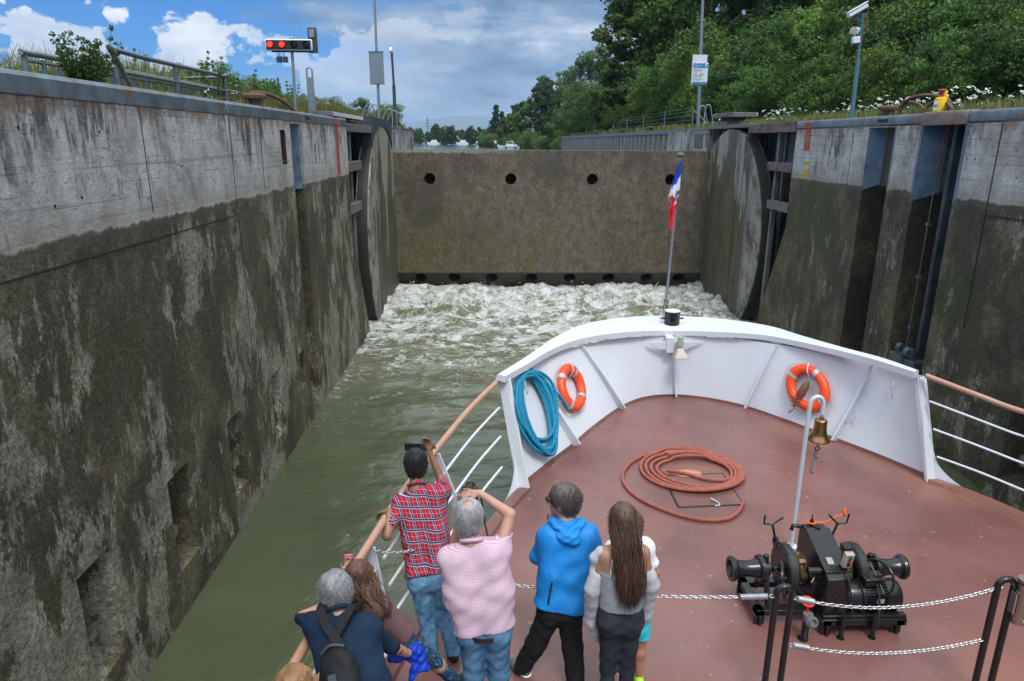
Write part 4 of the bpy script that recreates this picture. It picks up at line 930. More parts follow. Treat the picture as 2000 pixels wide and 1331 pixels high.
for xs_ in (2.56, 3.24):   # brake drums with bands and rivets
    m = MB(); m.lathe((xs_-.05,wy,az),(1,0,0),[(0,0),(.225,0),(.232,.006),(.232,.094),(.225,.10),(0,.10)],44); m.build('brake_drum', M_BLACK, wn, sharp=30)
    m = MB(); m.lathe((xs_-.035,wy,az),(1,0,0),[(.233,0),(.243,0),(.243,.07),(.233,.07)],44)
    for k in range(22):
        t = 2*math.pi*k/22
        for dx_ in (-.022,.022): m.sphere((xs_+dx_,wy+.243*math.cos(t),az+.243*math.sin(t)),.007,6,4)
    for k in range(10):
        t = 2*math.pi*k/10; 
        for s_ in (-1,1): m.sphere((xs_+s_*.051,wy+.19*math.cos(t),az+.19*math.sin(t)),.009,6,4)
    m.build('brake_band', M_BLACKM, wn)
for xs_ in (2.69, 3.13):   # chain wheels
    m = MB(); m.lathe((xs_-.04,wy,az),(1,0,0),[(0,0),(.14,0),(.155,.012),(.10,.035),(.10,.045),(.155,.068),(.14,.08),(0,.08)],30)
    for k in range(6):
        t = 2*math.pi*k/6; m.obox((xs_,wy+.12*math.cos(t),az+.12*math.sin(t)),[(1,0,0),(0,math.cos(t),math.sin(t)),(0,-math.sin(t),math.cos(t))],(.034,.03,.02))
    m.build('chain_wheel', M_CHAINR, wn, sharp=30)
for xs_ in (2.43, 3.325):   # brake hand wheels on inclined spindles
    m = MB(); c = V(xs_, 4.98, 1.93); ax = nrm(V(1 if xs_ < 3 else -.9, -.45, .2)); m.torus(c, ax, .165, .012, 40, 8); u, w = perp(ax)
    for k in range(4): t = math.pi/4+math.pi/2*k; m.tube([c, c+(u*math.cos(t)+w*math.sin(t))*.153], .007, 8)
    m.cyl(c-ax*.03, c+ax*.03, .022); m.cyl(c, c+V(0,.28,-.05), .012)
    m.build('hand_wheel', M_BLACK, wn)
for xs_, mir in ((2.46,1),(3.12,-1)):   # forked clutch levers standing above the drums
    m = MB(); b = V(xs_+.06*mir, 5.42, az+.18); t = V(xs_+.02, 5.46, az+.36); m.tube([b, t], .012, 10); m.tube([t+V(-.085,0,.10), t+V(-.085,0,.01), t, t+V(.10,.0,.075)] if mir > 0 else [t+V(.105,0,.11), t+V(.09,0,.01), t, t+V(-.10,0,.10)], .010, 10)
    m.torus(b, (1,0,0), .05, .016, 20, 8); m.build('clutch_lever', M_BLACK, wn)
# gearbox: tall tapering casing between the drums, sloping forward cover
m = MB(); prof = [(4.90,1.56),(4.86,1.66),(4.87,1.98),(4.95,2.04),(5.38,2.20),(5.50,2.20),(5.55,2.15),(5.55,1.56)]
m.prism(prof, 2.80, 3.02, 'x'); m.build('gearbox', M_BLACK, wn, bevel=.012)
m = MB(); m.prism([(a-.012*(1 if a<5.2 else -1), b) for a, b in [(4.93,2.025),(5.38,2.195),(5.39,2.215),(4.93,2.042)]], 2.79, 3.03, 'x')
m.cyl((2.91,5.40,2.205),(2.91,5.40,2.23),.028,k=16); m.cyl((2.88,5.47,2.205),(2.88,5.47,2.27),.018,k=12); m.cyl((2.88,5.47,2.27),(2.88,5.47,2.32),.006,k=8)
m.lathe((2.80,5.15,1.75),(-1,0,0),[(0,.06),(.13,.06),(.14,.05),(.14,0)],28); 
for k in range(10): t = 2*math.pi*k/10; m.sphere((2.735,5.15+.11*math.cos(t),1.75+.11*math.sin(t)),.011,6,4)
m.tube([(2.79,5.0,2.0),(2.66,5.0,2.0)], .035, 14); m.tube([(2.79,5.05,1.96),(2.70,4.98,1.88)], .012, 8)
m.build('gearbox_cover', M_BLACK, wn, bevel=.003)
m = MB(); m.tube([(2.79,5.52,2.16),(2.72,5.52,2.17),(2.71,5.52,2.12)], .022, 10); m.build('breather', M_BLACK, wn)
m = MB(); m.box(2.845,2.905,4.99,5.06,2.072,2.077); m.v = [(x, y, z+(y-4.99)*.38+.0) for x, y, z in m.v]; m.build('rating_plate', M_GREYP, wn)
# electric motor with cooling fins
m = MB(); ym, zm = 5.02, 1.72
m.lathe((3.02,ym,zm),(1,0,0),[(0,0),(.12,0),(.13,.03),(.13,.15),(.145,.16),(.145,.19),(.118,.19),(.118,.40),(.0,.40)],36); m.build('motor_body', M_BLACK, wn, sharp=30)
m = MB()
for k in range(34):
    t = 2*math.pi*k/34; m.obox((3.315,ym+.128*math.cos(t),zm+.128*math.sin(t)),[(1,0,0),(0,math.cos(t),math.sin(t)),(0,-math.sin(t),math.cos(t))],(.10,.018,.003))
m.build('cooling_fins', M_BLACK, wn, smooth=False)
m = MB(); m.lathe((3.42,ym,zm),(1,0,0),[(.138,-.01),(.148,0),(.148,.11),(.138,.135),(.09,.145),(0,.145)],36); m.build('fan_cowl', M_BLACK, wn, sharp=30)
m = MB(); m.box(3.20,3.38,4.93,5.07,1.865,1.93); m.box(3.19,3.39,4.92,5.08,1.93,1.945); m.build('terminal_box', M_BLACK, wn, bevel=.006)
m = MB(); m.tube(spline([(3.30,4.925,1.90),(3.31,4.87,1.80),(3.30,4.82,1.65),(3.30,4.80,1.5)],6), .010, 8); m.tube(spline([(2.98,4.90,2.05),(2.99,4.84,1.95),(3.04,4.84,1.75),(3.06,4.82,1.6)],6), .009, 8); m.build('cable', M_BLACKM, wn)
m = MB(); m.box(3.30,3.37,4.875,4.880,1.72,1.765); m.build('rating_plate', M_GREYP, wn)
m = MB(); m.box(3.14,3.42,4.9,5.14,1.57,1.60); m.box(3.18,3.22,4.9,5.14,1.6,1.64); m.box(3.36,3.40,4.9,5.14,1.6,1.64); m.build('motor_foot', M_BLACK, wn)
for x in (2.60, 2.96, 3.26):
    m = MB(); m.cyl((x,4.80 if x>2.7 else 4.78,ZD),(x,4.80 if x>2.7 else 4.78,1.60 if x<2.7 else 1.66),.034 if x<2.7 else .022,k=16); m.cyl((x,4.80,ZD),(x,4.80,ZD+.008),.05 if x<2.7 else .035,k=16); m.build('pipe_stub', M_BLACK, wn)
m = MB(); m.cyl((2.62,4.76,1.63),(2.62,4.70,1.66),.055,k=20); m.cyl((2.62,4.80,1.58),(2.62,4.80,1.68),.045,k=16); m.torus((2.62,4.69,1.665),(0,-.9,.3),.035,.010); m.tube([(2.60,4.74,1.60),(2.57,4.72,1.48),(2.60,4.74,1.44)],.004,6); m.build('hydrant', M_GREYB, wn, bevel=.003)
m = MB(); m.torus((2.62,4.84,1.78),(0,-.35,.94),.052,.010,28,8)
for k in range(5): t = 2*math.pi*k/5; m.tube([(2.62,4.84,1.78),(2.62+.05*math.cos(t),4.84+.05*math.sin(t)*.94,1.78+.05*math.sin(t)*.35)],.007,6)
m.cyl((2.62,4.84,1.78),(2.62,4.82,1.66),.012); m.build('valve_wheel', plain('valve_red', (.75,.03,.02), .4), wn)
m = MB(); m.obox((2.985,4.93,2.165),[(1,0,0),nrm(V(0,-.25,1)),nrm(V(0,-1,-.25))],(.042,.085,.028)); m.build('control_box', M_BEIGE, wn, bevel=.008)
for dz_, mm_ in ((.045, plain('green_button', (.03,.12,.07), .4)), (.0, plain('red_button', (.30,.04,.03), .4)), (-.045, M_BLACK)):
    m = MB(); c = V(2.99,4.90,2.165)+nrm(V(0,-.25,1))*dz_; m.cyl(c, c+nrm(V(0,-1,-.25))*.016, .013, k=14); m.torus(c, V(0,-1,-.25), .016, .004, 16, 6); m.build('push_button', mm_, wn)
m = MB(); m.obox((2.985,4.975,2.275),[(1,0,0),(0,1,0),(0,0,1)],(.04,.05,.012)); m.box(2.96,3.01,4.96,5.0,2.02,2.27); m.build('box_shade', M_BLACKM, wn)
m = MB(); m.torus((2.88,5.47,2.235),(0,0,1),.034,.008,18,6); m.tube(spline([(2.90,5.46,2.24),(3.0,5.46,2.24),(3.10,5.46,2.29),(3.18,5.46,2.33)],6),.006,6); m.torus((3.19,5.46,2.34),(1,0,0),.022,.008,14,6); m.torus((3.20,5.47,2.36),(0,1,0),.018,.007,14,6)
ot = tag(m.build('orange_cord', M_ORROPE), 'bright orange cord tied between the winch top and its right lever', 'cord')
WS, wsh = .89, Vector((-.05,-.06,0)); wn.scale = (WS,)*3; wn.location = Vector((wx,wy,ZD))+wsh; ot.scale = (WS,)*3; ot.location = Vector((wx,wy,ZD))*(1-WS)+wsh
# ================================================================== bell stand
bs = thing('bell_stand', (3.05,6.15,ZD), 'tall pale grey hooked pole carrying the ship bell on the foredeck', 'bell stand')
m = MB(); top = [(3.05,6.15,ZD),(3.05,6.15,2.96)]+[(3.115-.065*math.cos(t),6.15,2.96+.085*math.sin(t)) for t in np.linspace(.3, math.pi, 9)]+[(3.18,6.15,2.86)]
m.tube(top, .021, 14); m.cyl((3.05,6.15,ZD),(3.05,6.15,ZD+.012),.06); m.build('pole', plain('pale_grey_paint', (.50,.56,.62), .4, 0, .04), bs)
bl = thing('ship_bell', (3.18,6.15,2.58), 'bronze ship bell hanging from the hooked pole', 'bell')
m = MB(); m.lathe((3.18,6.15,2.83),(0,0,-1),[(0,0),(.022,0),(.026,.015),(.05,.022),(.060,.035),(.058,.05),(.060,.10),(.066,.15),(.082,.195),(.105,.225),(.108,.235),(.102,.242),(.085,.235),(.06,.20),(.05,.1),(0,.06)],36); m.build('bell_body', M_BRASS, bl, sharp=50)
m = MB(); m.cyl((3.18,6.15,2.82),(3.18,6.15,2.87),.016); m.build('crown', M_GALV, bl)
m = MB(); m.sphere((3.18,6.15,2.565),.018); m.torus((3.18,6.15,2.50),(0,1,0),.022,.006,16,6); m.tube([(3.18,6.15,2.57),(3.18,6.15,2.52)],.006,6); m.build('clapper', M_BLACK, bl)
m = MB(); zz_ = 2.48; q = []
for k in range(60):
    a = k*.85; q.append((3.175-.02*k/60+.014*math.cos(a),6.15+.014*math.sin(a),2.48-.23*k/60))
m.tube(q,.0085,6); m.torus((3.17,6.15,2.42),(1,.3,0),.022,.010,14,6); m.torus((3.155,6.15,2.25),(1,.3,0),.016,.009,14,6); m.build('bell_rope', plain('grey_cord', (.20,.20,.19), .9, 0, .2), bl)
# ================================================================== flagpole with flag, bollard, horn
bo = thing('bow_bollard', (2.93,10.9,2.5), 'short black bollard with a pale cap on the bow cap plate', 'bollard')
m = MB(); m.cyl((2.93,10.95,2.49),(2.93,10.95,2.72),.125,k=32); m.tube([(2.74,10.95,2.60),(3.12,10.95,2.60)],.015,10); m.build('drum', M_BLACK, bo, bevel=.006)
m = MB(); m.cyl((2.93,10.95,2.722),(2.93,10.95,2.735),.128,k=32); m.build('cap', M_SIGNW, bo, bevel=.005)
fp = thing('flagpole', (2.90,11.35,2.5), 'slender bright pole with a round knob standing at the very bow', 'flagpole')
fy = 11.25; m = MB(); m.cyl((2.88,fy,2.45),(2.955,fy,5.18),.024,.020,k=12); m.build('pole', M_GALV, fp)
m = MB(); m.cyl((2.88,fy,2.45),(2.885,fy,2.85),.034,k=12); m.tube([(2.91,fy-.02,3.0),(2.94,fy-.06,2.9),(2.90,fy-.03,2.75),(2.95,fy-.05,2.66)],.006,5); m.build('socket', M_STEELR, fp)
m = MB(); m.sphere((2.957,fy,5.20),(.062,.062,.038),16,8); m.build('knob', M_SLAB, fp)
# hanging flag: cloth drawn together in folds beneath the knob
fl = thing('ship_flag', (2.95,fy,3.9), 'limp blue, white and red flag with a dark crest hanging from the bow pole', 'flag')
def flagcloth():
    rows = []; nu, nv = 22, 40
    # v runs down the fly, u across the gathered cloth; left outline measured from the pole
    for j in range(nv+1):
        v = j/nv; z = 5.11 - v*1.07
        wdt = np.interp(v, [0,.18,.33,.52,.56,.70,.80,.93,1.0], [.015,.06,.10,.17,.11,.12,.10,.08,.04]); x1 = np.interp(v,[0,.62,.66,1.0],[2.955,2.965,2.945,2.90])
        row = []
        for i in range(nu+1):
            u = i/nu; row.append((x1-u*wdt+.01*math.sin(u*9+v*7), fy-.035-.035*math.sin(u*11+v*4)-.02*math.sin(u*23+3), z-.05*u*math.sin(v*3)-.03*math.sin(u*6)*v))
        rows.append(row)
    return rows
rows = flagcloth(); m = MB(); m.grid(rows); m.v += [(x, y+.004, z) for x, y, z in list(m.v)]; nvv = 23*41; m.f += [tuple(i+nvv for i in f[::-1]) for f in list(m.f)]; m.m = []
for fi in range(len(m.f)):
    k = fi % (40*22); j, i = divmod(k, 22); v = j/40.; u = i/22.; s_ = v - .16*u
    c = 0 if s_ < .20 else (1 if s_ < (.52 if u < .55 else .36) else 2)
    if c == 1 and .40 < s_ < .47 and u < .6: c = 3
    if c == 2 and u < .2 and .68 < v < .74: c = 1
    if c == 2 and u > .9 and v < .58: c = 4
    m.m.append(c)
FM = [plain('flag_blue', (.02,.11,.60), .8), plain('flag_white', (.78,.78,.86), .8), plain('flag_red', (.80,.015,.05), .8), plain('flag_crest', (.10,.15,.27), .8), plain('flag_fringe', (.80,.50,.25), .8)]
m.build('cloth', FM, fl, sharp=180)
hn = thing('loudhailer', (2.85,10.35,2.15), 'beige square loudhailer horn hung under the bulwark cap at the bow', 'loudspeaker')
m = MB(); c = V(2.93,10.38,2.25)
def frus(m, c0, h0, c1, h1):
    m.hexa([c1+V(-h1,-h1*.6,0),c1+V(h1,-h1*.6,0),c1+V(h1,h1*.6,0),c1+V(-h1,h1*.6,0),c0+V(-h0,-h0,0),c0+V(h0,-h0,0),c0+V(h0,h0,0),c0+V(-h0,h0,0)])
frus(m, V(2.93,10.34,2.28), .035, V(2.93,10.24,2.15), .105); m.box(2.82,3.04,10.165,10.315,2.138,2.15); m.build('horn', M_BEIGE, hn, bevel=.006)
m = MB(); m.cyl((2.93,10.35,2.29),(2.93,10.36,2.40),.05,k=18); m.box(2.90,2.97,10.33,10.42,2.38,2.44); m.build('driver', M_GREYP, hn, bevel=.004)
m = MB(); m.box(2.74,2.86,10.44,10.60,2.16,2.41); m.prism([(2.42,2.33),(2.62,2.22),(2.80,2.19),(3.02,2.20),(3.25,2.30),(3.34,2.34)], 10.47, 10.49, 'y'); m.build('bracket', M_WHITE, hn, bevel=.004)
# ================================================================== life rings
def lifering(s, t, rx, label, rot=0, seed=0, lean=.0):
    c = bul(s, t, .075); a = bul(s+.02, t, .075); b = bul(s-.02, t, .075); u = nrm(a-b); w = nrm(bul(s, min(1,t+.1), .075)-bul(s, t-.1, .075)); nn = nrm(np.cross(u, w))
    if np.dot(nn, V(2.9,6,1.4)-c) < 0: nn = -nn
    o = thing('life_ring', tuple(c), label, 'life ring', 'orange life rings on the bulwark')
    m = MB(); K = 56; Rr, r = .265*rx, .070*rx
    pt = lambda q, R_: c+(u*math.cos(q+rot)+w*math.sin(q+rot))*R_
    vs, fs = [], []; kq = 16
    for i in range(K):
        q = 2*math.pi*i/K; rad = u*math.cos(q+rot)+w*math.sin(q+rot)
        for j in range(kq): p = 2*math.pi*j/kq; vs.append(c+rad*(Rr+r*1.05*math.cos(p))+nn*r*.85*math.sin(p))
    for i in range(K):
        for j in range(kq): fs.append((i*kq+j, ((i+1)%K)*kq+j, ((i+1)%K)*kq+(j+1)%kq, i*kq+(j+1)%kq))
    m.add(vs, fs); m.build('ring_body', M_ORANGE, o)
    for q0 in (math.pi/4, 3*math.pi/4, 5*math.pi/4, 7*math.pi/4):
        g = []; m = MB()
        for q in np.linspace(q0-.10, q0+.10, 5):
            rad = u*math.cos(q+rot)+w*math.sin(q+rot); g.append([c+rad*(Rr+(r+.004)*1.05*math.cos(p))+nn*(r+.004)*.85*math.sin(p) for p in np.linspace(0, 2*math.pi, 17)])
        m.grid(g); m.build('reflective_band', M_SILVER, o)
    rg = random.Random(seed); m = MB()
    for k in range(4):
        q0 = math.pi/2*k; P = []
        for f in np.linspace(0, 1, 12): P.append(pt(q0+f*math.pi/2, Rr+r*1.06+math.sin(f*math.pi)*(.03+.05*rg.random()))-nn*.02+V(0,0,-.02*math.sin(f*math.pi)))
        m.tube(P, .0055, 6)
    m.build('grab_line', M_CORD, o)
    m = MB(); p = pt(math.pi/2-rot-.15, Rr); m.tube(spline([p+nn*.05+w*.10, p+nn*.085+w*.02, p+nn*.075-w*.05, p+nn*.0-w*.11],6), .008, 8); m.build('hook', M_SIGNW, o)
    return o, c, u, w, nn
lifering(.21, .575, 1.0, 'orange life ring on the left bulwark beside the blue rope', 0, 1)
o2, c, u, w, nn = lifering(.785, .525, 1.0, 'orange life ring on the right bulwark with a brown float pouch inside', .25, 2)
m = MB(); a = c+u*.03+w*.10+nn*.03; b = c-u*.10-w*.16+nn*.05
m.tube([a, a+(b-a)*.12, a+(b-a)*.3, a+(b-a)*.8, b], [.02,.035,.055,.062,.045], 14); fp_ = tag(m.build('float_pouch', plain('brown_pouch', (.16,.065,.045), .6, 0, .25, 14, .6, 20, .01)), 'brown wrapped rescue line pouch tucked inside the right life ring', 'pouch')
m = MB(); rg = random.Random(5); P = [b]
for k in range(26): P.append(b+u*rg.uniform(-.10,.06)-w*(.01+k*.006)+nn*rg.uniform(.03,.06))
P += [b-u*.10-w*.24+nn*.03, b-u*.16-w*.27, b-u*.12-w*.21]
m.tube(spline(P, 5), .0065, 6); tag(m.build('brown_line', M_BROWNROPE), 'tangled thin brown line hanging under the right life ring', 'line')
# ================================================================== blue rope hung on the bulwark
def bluerope():
    rg = random.Random(11); s0, t0 = .078, .5; P = []
    N = 12
    for k in range(N):
        wdt = .034+.032*k/N+.006*rg.random(); off = .05+.030*(k % 3)+.01*rg.random(); bot = .10+.22*rg.random()*(k/N)+.0; sh = .012*rg.uniform(-1, 1)
        for q in np.linspace(0, 2*math.pi, 34, endpoint=False):
            tt = (.93+bot)/2+(.93-bot)/2*math.cos(q); ss = s0-.010+.022*(1-tt)+wdt*math.sin(q)*(1.0+.25*math.cos(q))+sh*(1-tt)
            P.append(bul(min(.99,max(0.006,ss)), tt, off+.03*abs(math.sin(q*.5))))
    e = P[-1]; P += [bul(s0+.02, .86, .12), bul(s0+.045, .72, .11), bul(s0+.075, .58, .12), bul(s0+.095, .46, .10), bul(s0+.095, .40, .10)]
    P = spline(P[::2], 4)
    m = MB(); m.rope(P, .023, .12, 6); return m
br = thing('blue_rope', tuple(bul(.13,.5,.05)), 'long blue mooring rope coiled and hung on the left bulwark', 'rope')
bluerope().build('coil', M_BLUEROPE, br, sharp=80)
m = MB(); p = bul(.062, .92, .03); m.tube(spline([p, p+V(.05,-.08,.02), p+V(.07,-.12,-.06), p+V(.10,-.11,-.15), p+V(.09,-.07,-.19)],6), .009, 8); m.build('hook', M_SIGNW, br)
# ================================================================== red rope coil on the deck
def redrope():
    cx_, cy_ = 2.36, 7.58; P = []
    zr = ZD+.026
    P += [(2.12,7.62,zr+.05),(2.10,7.72,zr+.04),(2.20,7.79,zr+.01),(2.40,7.72,zr),(2.58,7.58,zr),(2.78,7.54,zr)]
    # inner turns growing outward
    turns = [(.50,.44),(.535,.50),(.575,.55),(.62,.60),(.66,.66)]
    a0 = -.55; n_ = 40; tot = 4.35
    for k in range(int(n_*tot)):
        t = k/n_; i = min(int(t), 3); f = t-i
        rx = np.interp(t, range(5), [.44,.50,.555,.605,.65]); ry = np.interp(t, range(5), [.36,.415,.475,.53,.57]); a = a0+2*math.pi*t
        z = zr+.012*(math.sin(a*2+t)+1)+(.028 if .15 < (a/(2*math.pi)) % 1 < .33 else 0)
        P.append((cx_+.16+rx*math.cos(a)-.012*t, cy_+.20+ry*math.sin(a)+.012*t, z))
    P = [p for p in P if True]
    # outer loose loop sweeping round to the hatch corner
    P += [(2.45,8.40,zr),(2.05,8.30,zr),(1.76,8.05,zr),(1.60,7.75,zr),(1.57,7.46,zr),(1.66,7.15,zr),(1.88,6.88,zr),(2.12,6.70,zr),(2.34,6.63,zr),(2.56,6.66,zr),(2.74,6.82,zr),(2.83,6.97,zr+.01),(2.86,7.03,zr-.005)]
    return P
rr = thing('red_rope', (2.4,7.5,ZD), 'red-brown rope laid in a flat coil round the hatch on the foredeck', 'rope')
m = MB(); m.rope(spline(redrope(), 5), .0215, .12, 6); m.build('coil', M_REDROPE, rr, sharp=80)
m = MB(); m.rope(spline([(2.30,8.20,ZD+.07),(2.5,8.24,ZD+.075),(2.7,8.20,ZD+.075),(2.86,8.08,ZD+.06),(2.96,7.95,ZD+.03)],6), .03, .12, 6); m.sphere((2.29,8.19,ZD+.075),(.04,.03,.035)); m.build('spliced_end', M_REDROPE, rr, sharp=80)
# ================================================================== people: signed-distance modelling, one continuous surface per piece
class SDF:
    def __init__(s, lo, hi, h=.0085):
        s.lo = np.asarray(lo, float); s.h = h; s.n = np.ceil((np.asarray(hi)-s.lo)/h).astype(int)+1
        s.g = np.full(s.n, .25, np.float32)
    def _loc(s, lo, hi):
        a = np.maximum(((np.asarray(lo)-s.lo)/s.h).astype(int), 0); b = np.minimum(((np.asarray(hi)-s.lo)/s.h).astype(int)+2, s.n)
        if (b <= a).any(): return None
        ax = [s.lo[i]+s.h*np.arange(a[i], b[i]) for i in range(3)]
        X = np.meshgrid(*ax, indexing='ij'); return tuple(slice(a[i], b[i]) for i in range(3)), X
    def _smin(s, sl, d, k):
        o = s.g[sl]
        if k > 0: hh = np.maximum(k-np.abs(o-d), 0)/k; s.g[sl] = np.minimum(o, d)-hh*hh*k*.25
        else: s.g[sl] = np.minimum(o, d)
    def cone(s, a, b, ra, rb, k=.02):
        a, b = np.asarray(a, float), np.asarray(b, float); m = max(ra, rb)+k+.03
        L = s._loc(np.minimum(a, b)-m, np.maximum(a, b)+m)
        if L is None: return s
        sl, (X, Y, Z) = L; d = b-a; dd = max(d@d, 1e-9)
        t = np.clip(((X-a[0])*d[0]+(Y-a[1])*d[1]+(Z-a[2])*d[2])/dd, 0, 1)
        dist = np.sqrt((X-a[0]-d[0]*t)**2+(Y-a[1]-d[1]*t)**2+(Z-a[2]-d[2]*t)**2)-(ra+(rb-ra)*t)
        s._smin(sl, dist.astype(np.float32), k); return s
    def ell(s, c, r, M=None, k=.02, cut=False):
        c = np.asarray(c, float); r = np.asarray(r, float); m = r.max()+k+.03; L = s._loc(c-m, c+m)
        if L is None: return s
        sl, (X, Y, Z) = L; q = np.stack([X-c[0], Y-c[1], Z-c[2]], -1)
        if M is not None: q = q@M     # columns of M are the local axes
        k0 = np.linalg.norm(q/r, axis=-1); k1 = np.linalg.norm(q/(r*r), axis=-1)+1e-6; d = (k0*(k0-1)/k1).astype(np.float32)
        if cut: s.g[sl] = np.maximum(s.g[sl], -d)
        else: s._smin(sl, d, k)
        return s
    def plane(s, p, nv):   # keep the side the normal points away from
        ax = [s.lo[i]+s.h*np.arange(s.n[i]) for i in range(3)]; nv = nrm(nv)
        d = (ax[0][:, None, None]-p[0])*nv[0]+(ax[1][None, :, None]-p[1])*nv[1]+(ax[2][None, None, :]-p[2])*nv[2]
        s.g = np.maximum(s.g, d.astype(np.float32)); return s
    def folds(s, amp, f=(30, 30, 18), seed=0):
        ax = [s.lo[i]+s.h*np.arange(s.n[i]) for i in range(3)]; x, y, z = ax[0][:, None, None], ax[1][None, :, None], ax[2][None, None, :]
        w = np.sin(x*f[0]*.6+z*f[2]*1.1+seed+1.3*np.sin(z*f[2]*.5+y*9))*np.sin(y*f[1]*.5-z*f[2]*.7+seed*2+1.2*np.sin(x*f[0]*.35+seed))
        w2 = np.sin(x*f[0]*1.5-z*f[2]*2.1+seed*3+np.sin(x*13+z*11))*.45
        s.g = s.g + (amp*(w+w2)).astype(np.float32); return s
    def mesh(s):
        g = s.g; I = g < 0; nx, ny, nz = g.shape; C = np.zeros((nx-1, ny-1, nz-1, 3), np.float32); N = np.zeros((nx-1, ny-1, nz-1), np.float32); edges = []
        for axn in range(3):
            o = [slice(None)]*3; p = [slice(None)]*3; o[axn] = slice(0, -1); p[axn] = slice(1, None)
            A, B = g[tuple(o)], g[tuple(p)]; cr = (A < 0) != (B < 0); idx = np.argwhere(cr)
            if len(idx) == 0: continue
            va, vb = A[cr], B[cr]; t = va/(va-vb); pos = idx.astype(np.float32); pos[:, axn] += t; o1, o2 = [i for i in range(3) if i != axn]
            edges.append((axn, idx, va < 0))
            for da in (0, 1):
                for db in (0, 1):
                    ci = idx.copy(); ci[:, o1] -= da; ci[:, o2] -= db
                    ok = (ci >= 0).all(1) & (ci[:, 0] < nx-1) & (ci[:, 1] < ny-1) & (ci[:, 2] < nz-1); c = ci[ok]
                    np.add.at(C, (c[:, 0], c[:, 1], c[:, 2]), pos[ok]); np.add.at(N, (c[:, 0], c[:, 1], c[:, 2]), 1)
        act = N > 0; vid = np.full(N.shape, -1, int); vid[act] = np.arange(act.sum()); verts = C[act]/N[act][:, None]*s.h+s.lo
        F = []
        for axn, idx, inside in edges:
            o1, o2 = [(1, 2), (2, 0), (0, 1)][axn]; ok = (idx[:, o1] > 0) & (idx[:, o2] > 0) & (idx[:, o1] < g.shape[o1]-1) & (idx[:, o2] < g.shape[o2]-1); idx = idx[ok]; ins = inside[ok]
            q = []
            for da, db in ((1,1),(0,1),(0,0),(1,0)):
                ci = idx.copy(); ci[:, o1] -= da; ci[:, o2] -= db; q.append(vid[ci[:, 0], ci[:, 1], ci[:, 2]])
            q = np.stack(q, 1); q[~ins] = q[~ins][:, ::-1]; F.append(q)
        return verts, np.concatenate(F)
    def build(s, name, mat, parent):
        v, f = s.mesh(); return arr_mesh(name, v, f, mat, parent, tuple(parent['_w']))
def skin(name, c):
    m, n, b = newmat(name); tc = n.node('ShaderNodeTexCoord').outputs['Object']
    n.put(b.inputs['Base Color'], n.ramp(n.noise(tc, 14, 4), (.3, tuple(x*.82 for x in c)), (.7, c))); b.inputs['Roughness'].default_value = .5
    b.inputs['Subsurface Weight'].default_value = .12; b.inputs['Subsurface Radius'].default_value = (.02,.008,.005); b.inputs['Subsurface Scale'].default_value = .3
    return m
def clothmat(name, fn, rough=.85, bs=300, bump=.2):
    m, n, b = newmat(name); tc = n.node('ShaderNodeTexCoord').outputs['Object']; x, y, z = n.xyz(tc)
    wr = n.noise(n.map(tc, (1,1,.7)), 9, 4, .6)
    n.put(b.inputs['Base Color'], fn(n, tc, x, y, z)); b.inputs['Roughness'].default_value = rough; b.inputs['Specular IOR Level'].default_value = .25
    n.put(b.inputs['Normal'], n.bump(n.math('ADD', n.math('MULTIPLY', wr, 1.0), n.math('MULTIPLY', n.noise(tc, bs, 2), .06)), bump*2, .02)); return m
def stripe(n, c, per, off, w):
    return n.math('LESS_THAN', n.math('FRACT', n.math('ADD', n.math('DIVIDE', c, per), off+50)), w)
def plaid(n, tc, x, y, z):
    col = n.mix(0, (.36,.010,.030), (.36,.010,.030)); X = n.math('ADD', n.math('MULTIPLY', x, 1.0), n.math('MULTIPLY', y, .6))
    for c in (X, n.math('ADD', z, n.math('MULTIPLY', x, .0))):
        col = n.mix(n.math('MULTIPLY', stripe(n, c, .078, 0, .36), .72), col, (.012,.022,.075))
        col = n.mix(n.math('MULTIPLY', stripe(n, c, .078, -.05, .05), .7), col, (.62,.66,.74))
        col = n.mix(n.math('MULTIPLY', stripe(n, c, .078, -.26, .05), .6), col, (.45,.55,.70))
        col = n.mix(n.math('MULTIPLY', stripe(n, c, .078, -.66, .04), .4), col, (.60,.45,.50))
    return col
def gingham(n, tc, x, y, z):
    X = n.math('ADD', x, n.math('MULTIPLY', y, .5)); col = n.mix(0, (.68,.60,.67), (.68,.60,.67))
    for c in (X, z): col = n.mix(n.math('MULTIPLY', stripe(n, c, .0085, 0, .48), .45), col, (.36,.08,.20))
    return col
def denim(base, hi):
    def f(n, tc, x, y, z):
        a = n.noise(n.map(tc, (1,1,.45)), 7, 5, .65); col = n.ramp(a, (.35, base), (.66, hi))
        w = n.noise(n.map(tc, (1,1,2.5)), 16, 4, .7, .8); return n.mix(n.math('MULTIPLY', n.step(w, .52, .68), .4), col, tuple(min(1, h*1.5) for h in hi))
    return f
def solid(c, v=.18): return lambda n, tc, x, y, z: n.ramp(n.noise(tc, 8, 4), (.3, tuple(a*(1-v) for a in c)), (.7, tuple(min(1, a*(1+v)) for a in c)))
def dots(c, d): return lambda n, tc, x, y, z: n.mix(n.math('LESS_THAN', n.voro(tc, 46), .17), c, d)
def tank(n, tc, x, y, z): return n.mix(stripe(n, z, .014, 0, .45), (.30,.32,.35), (.15,.165,.185))
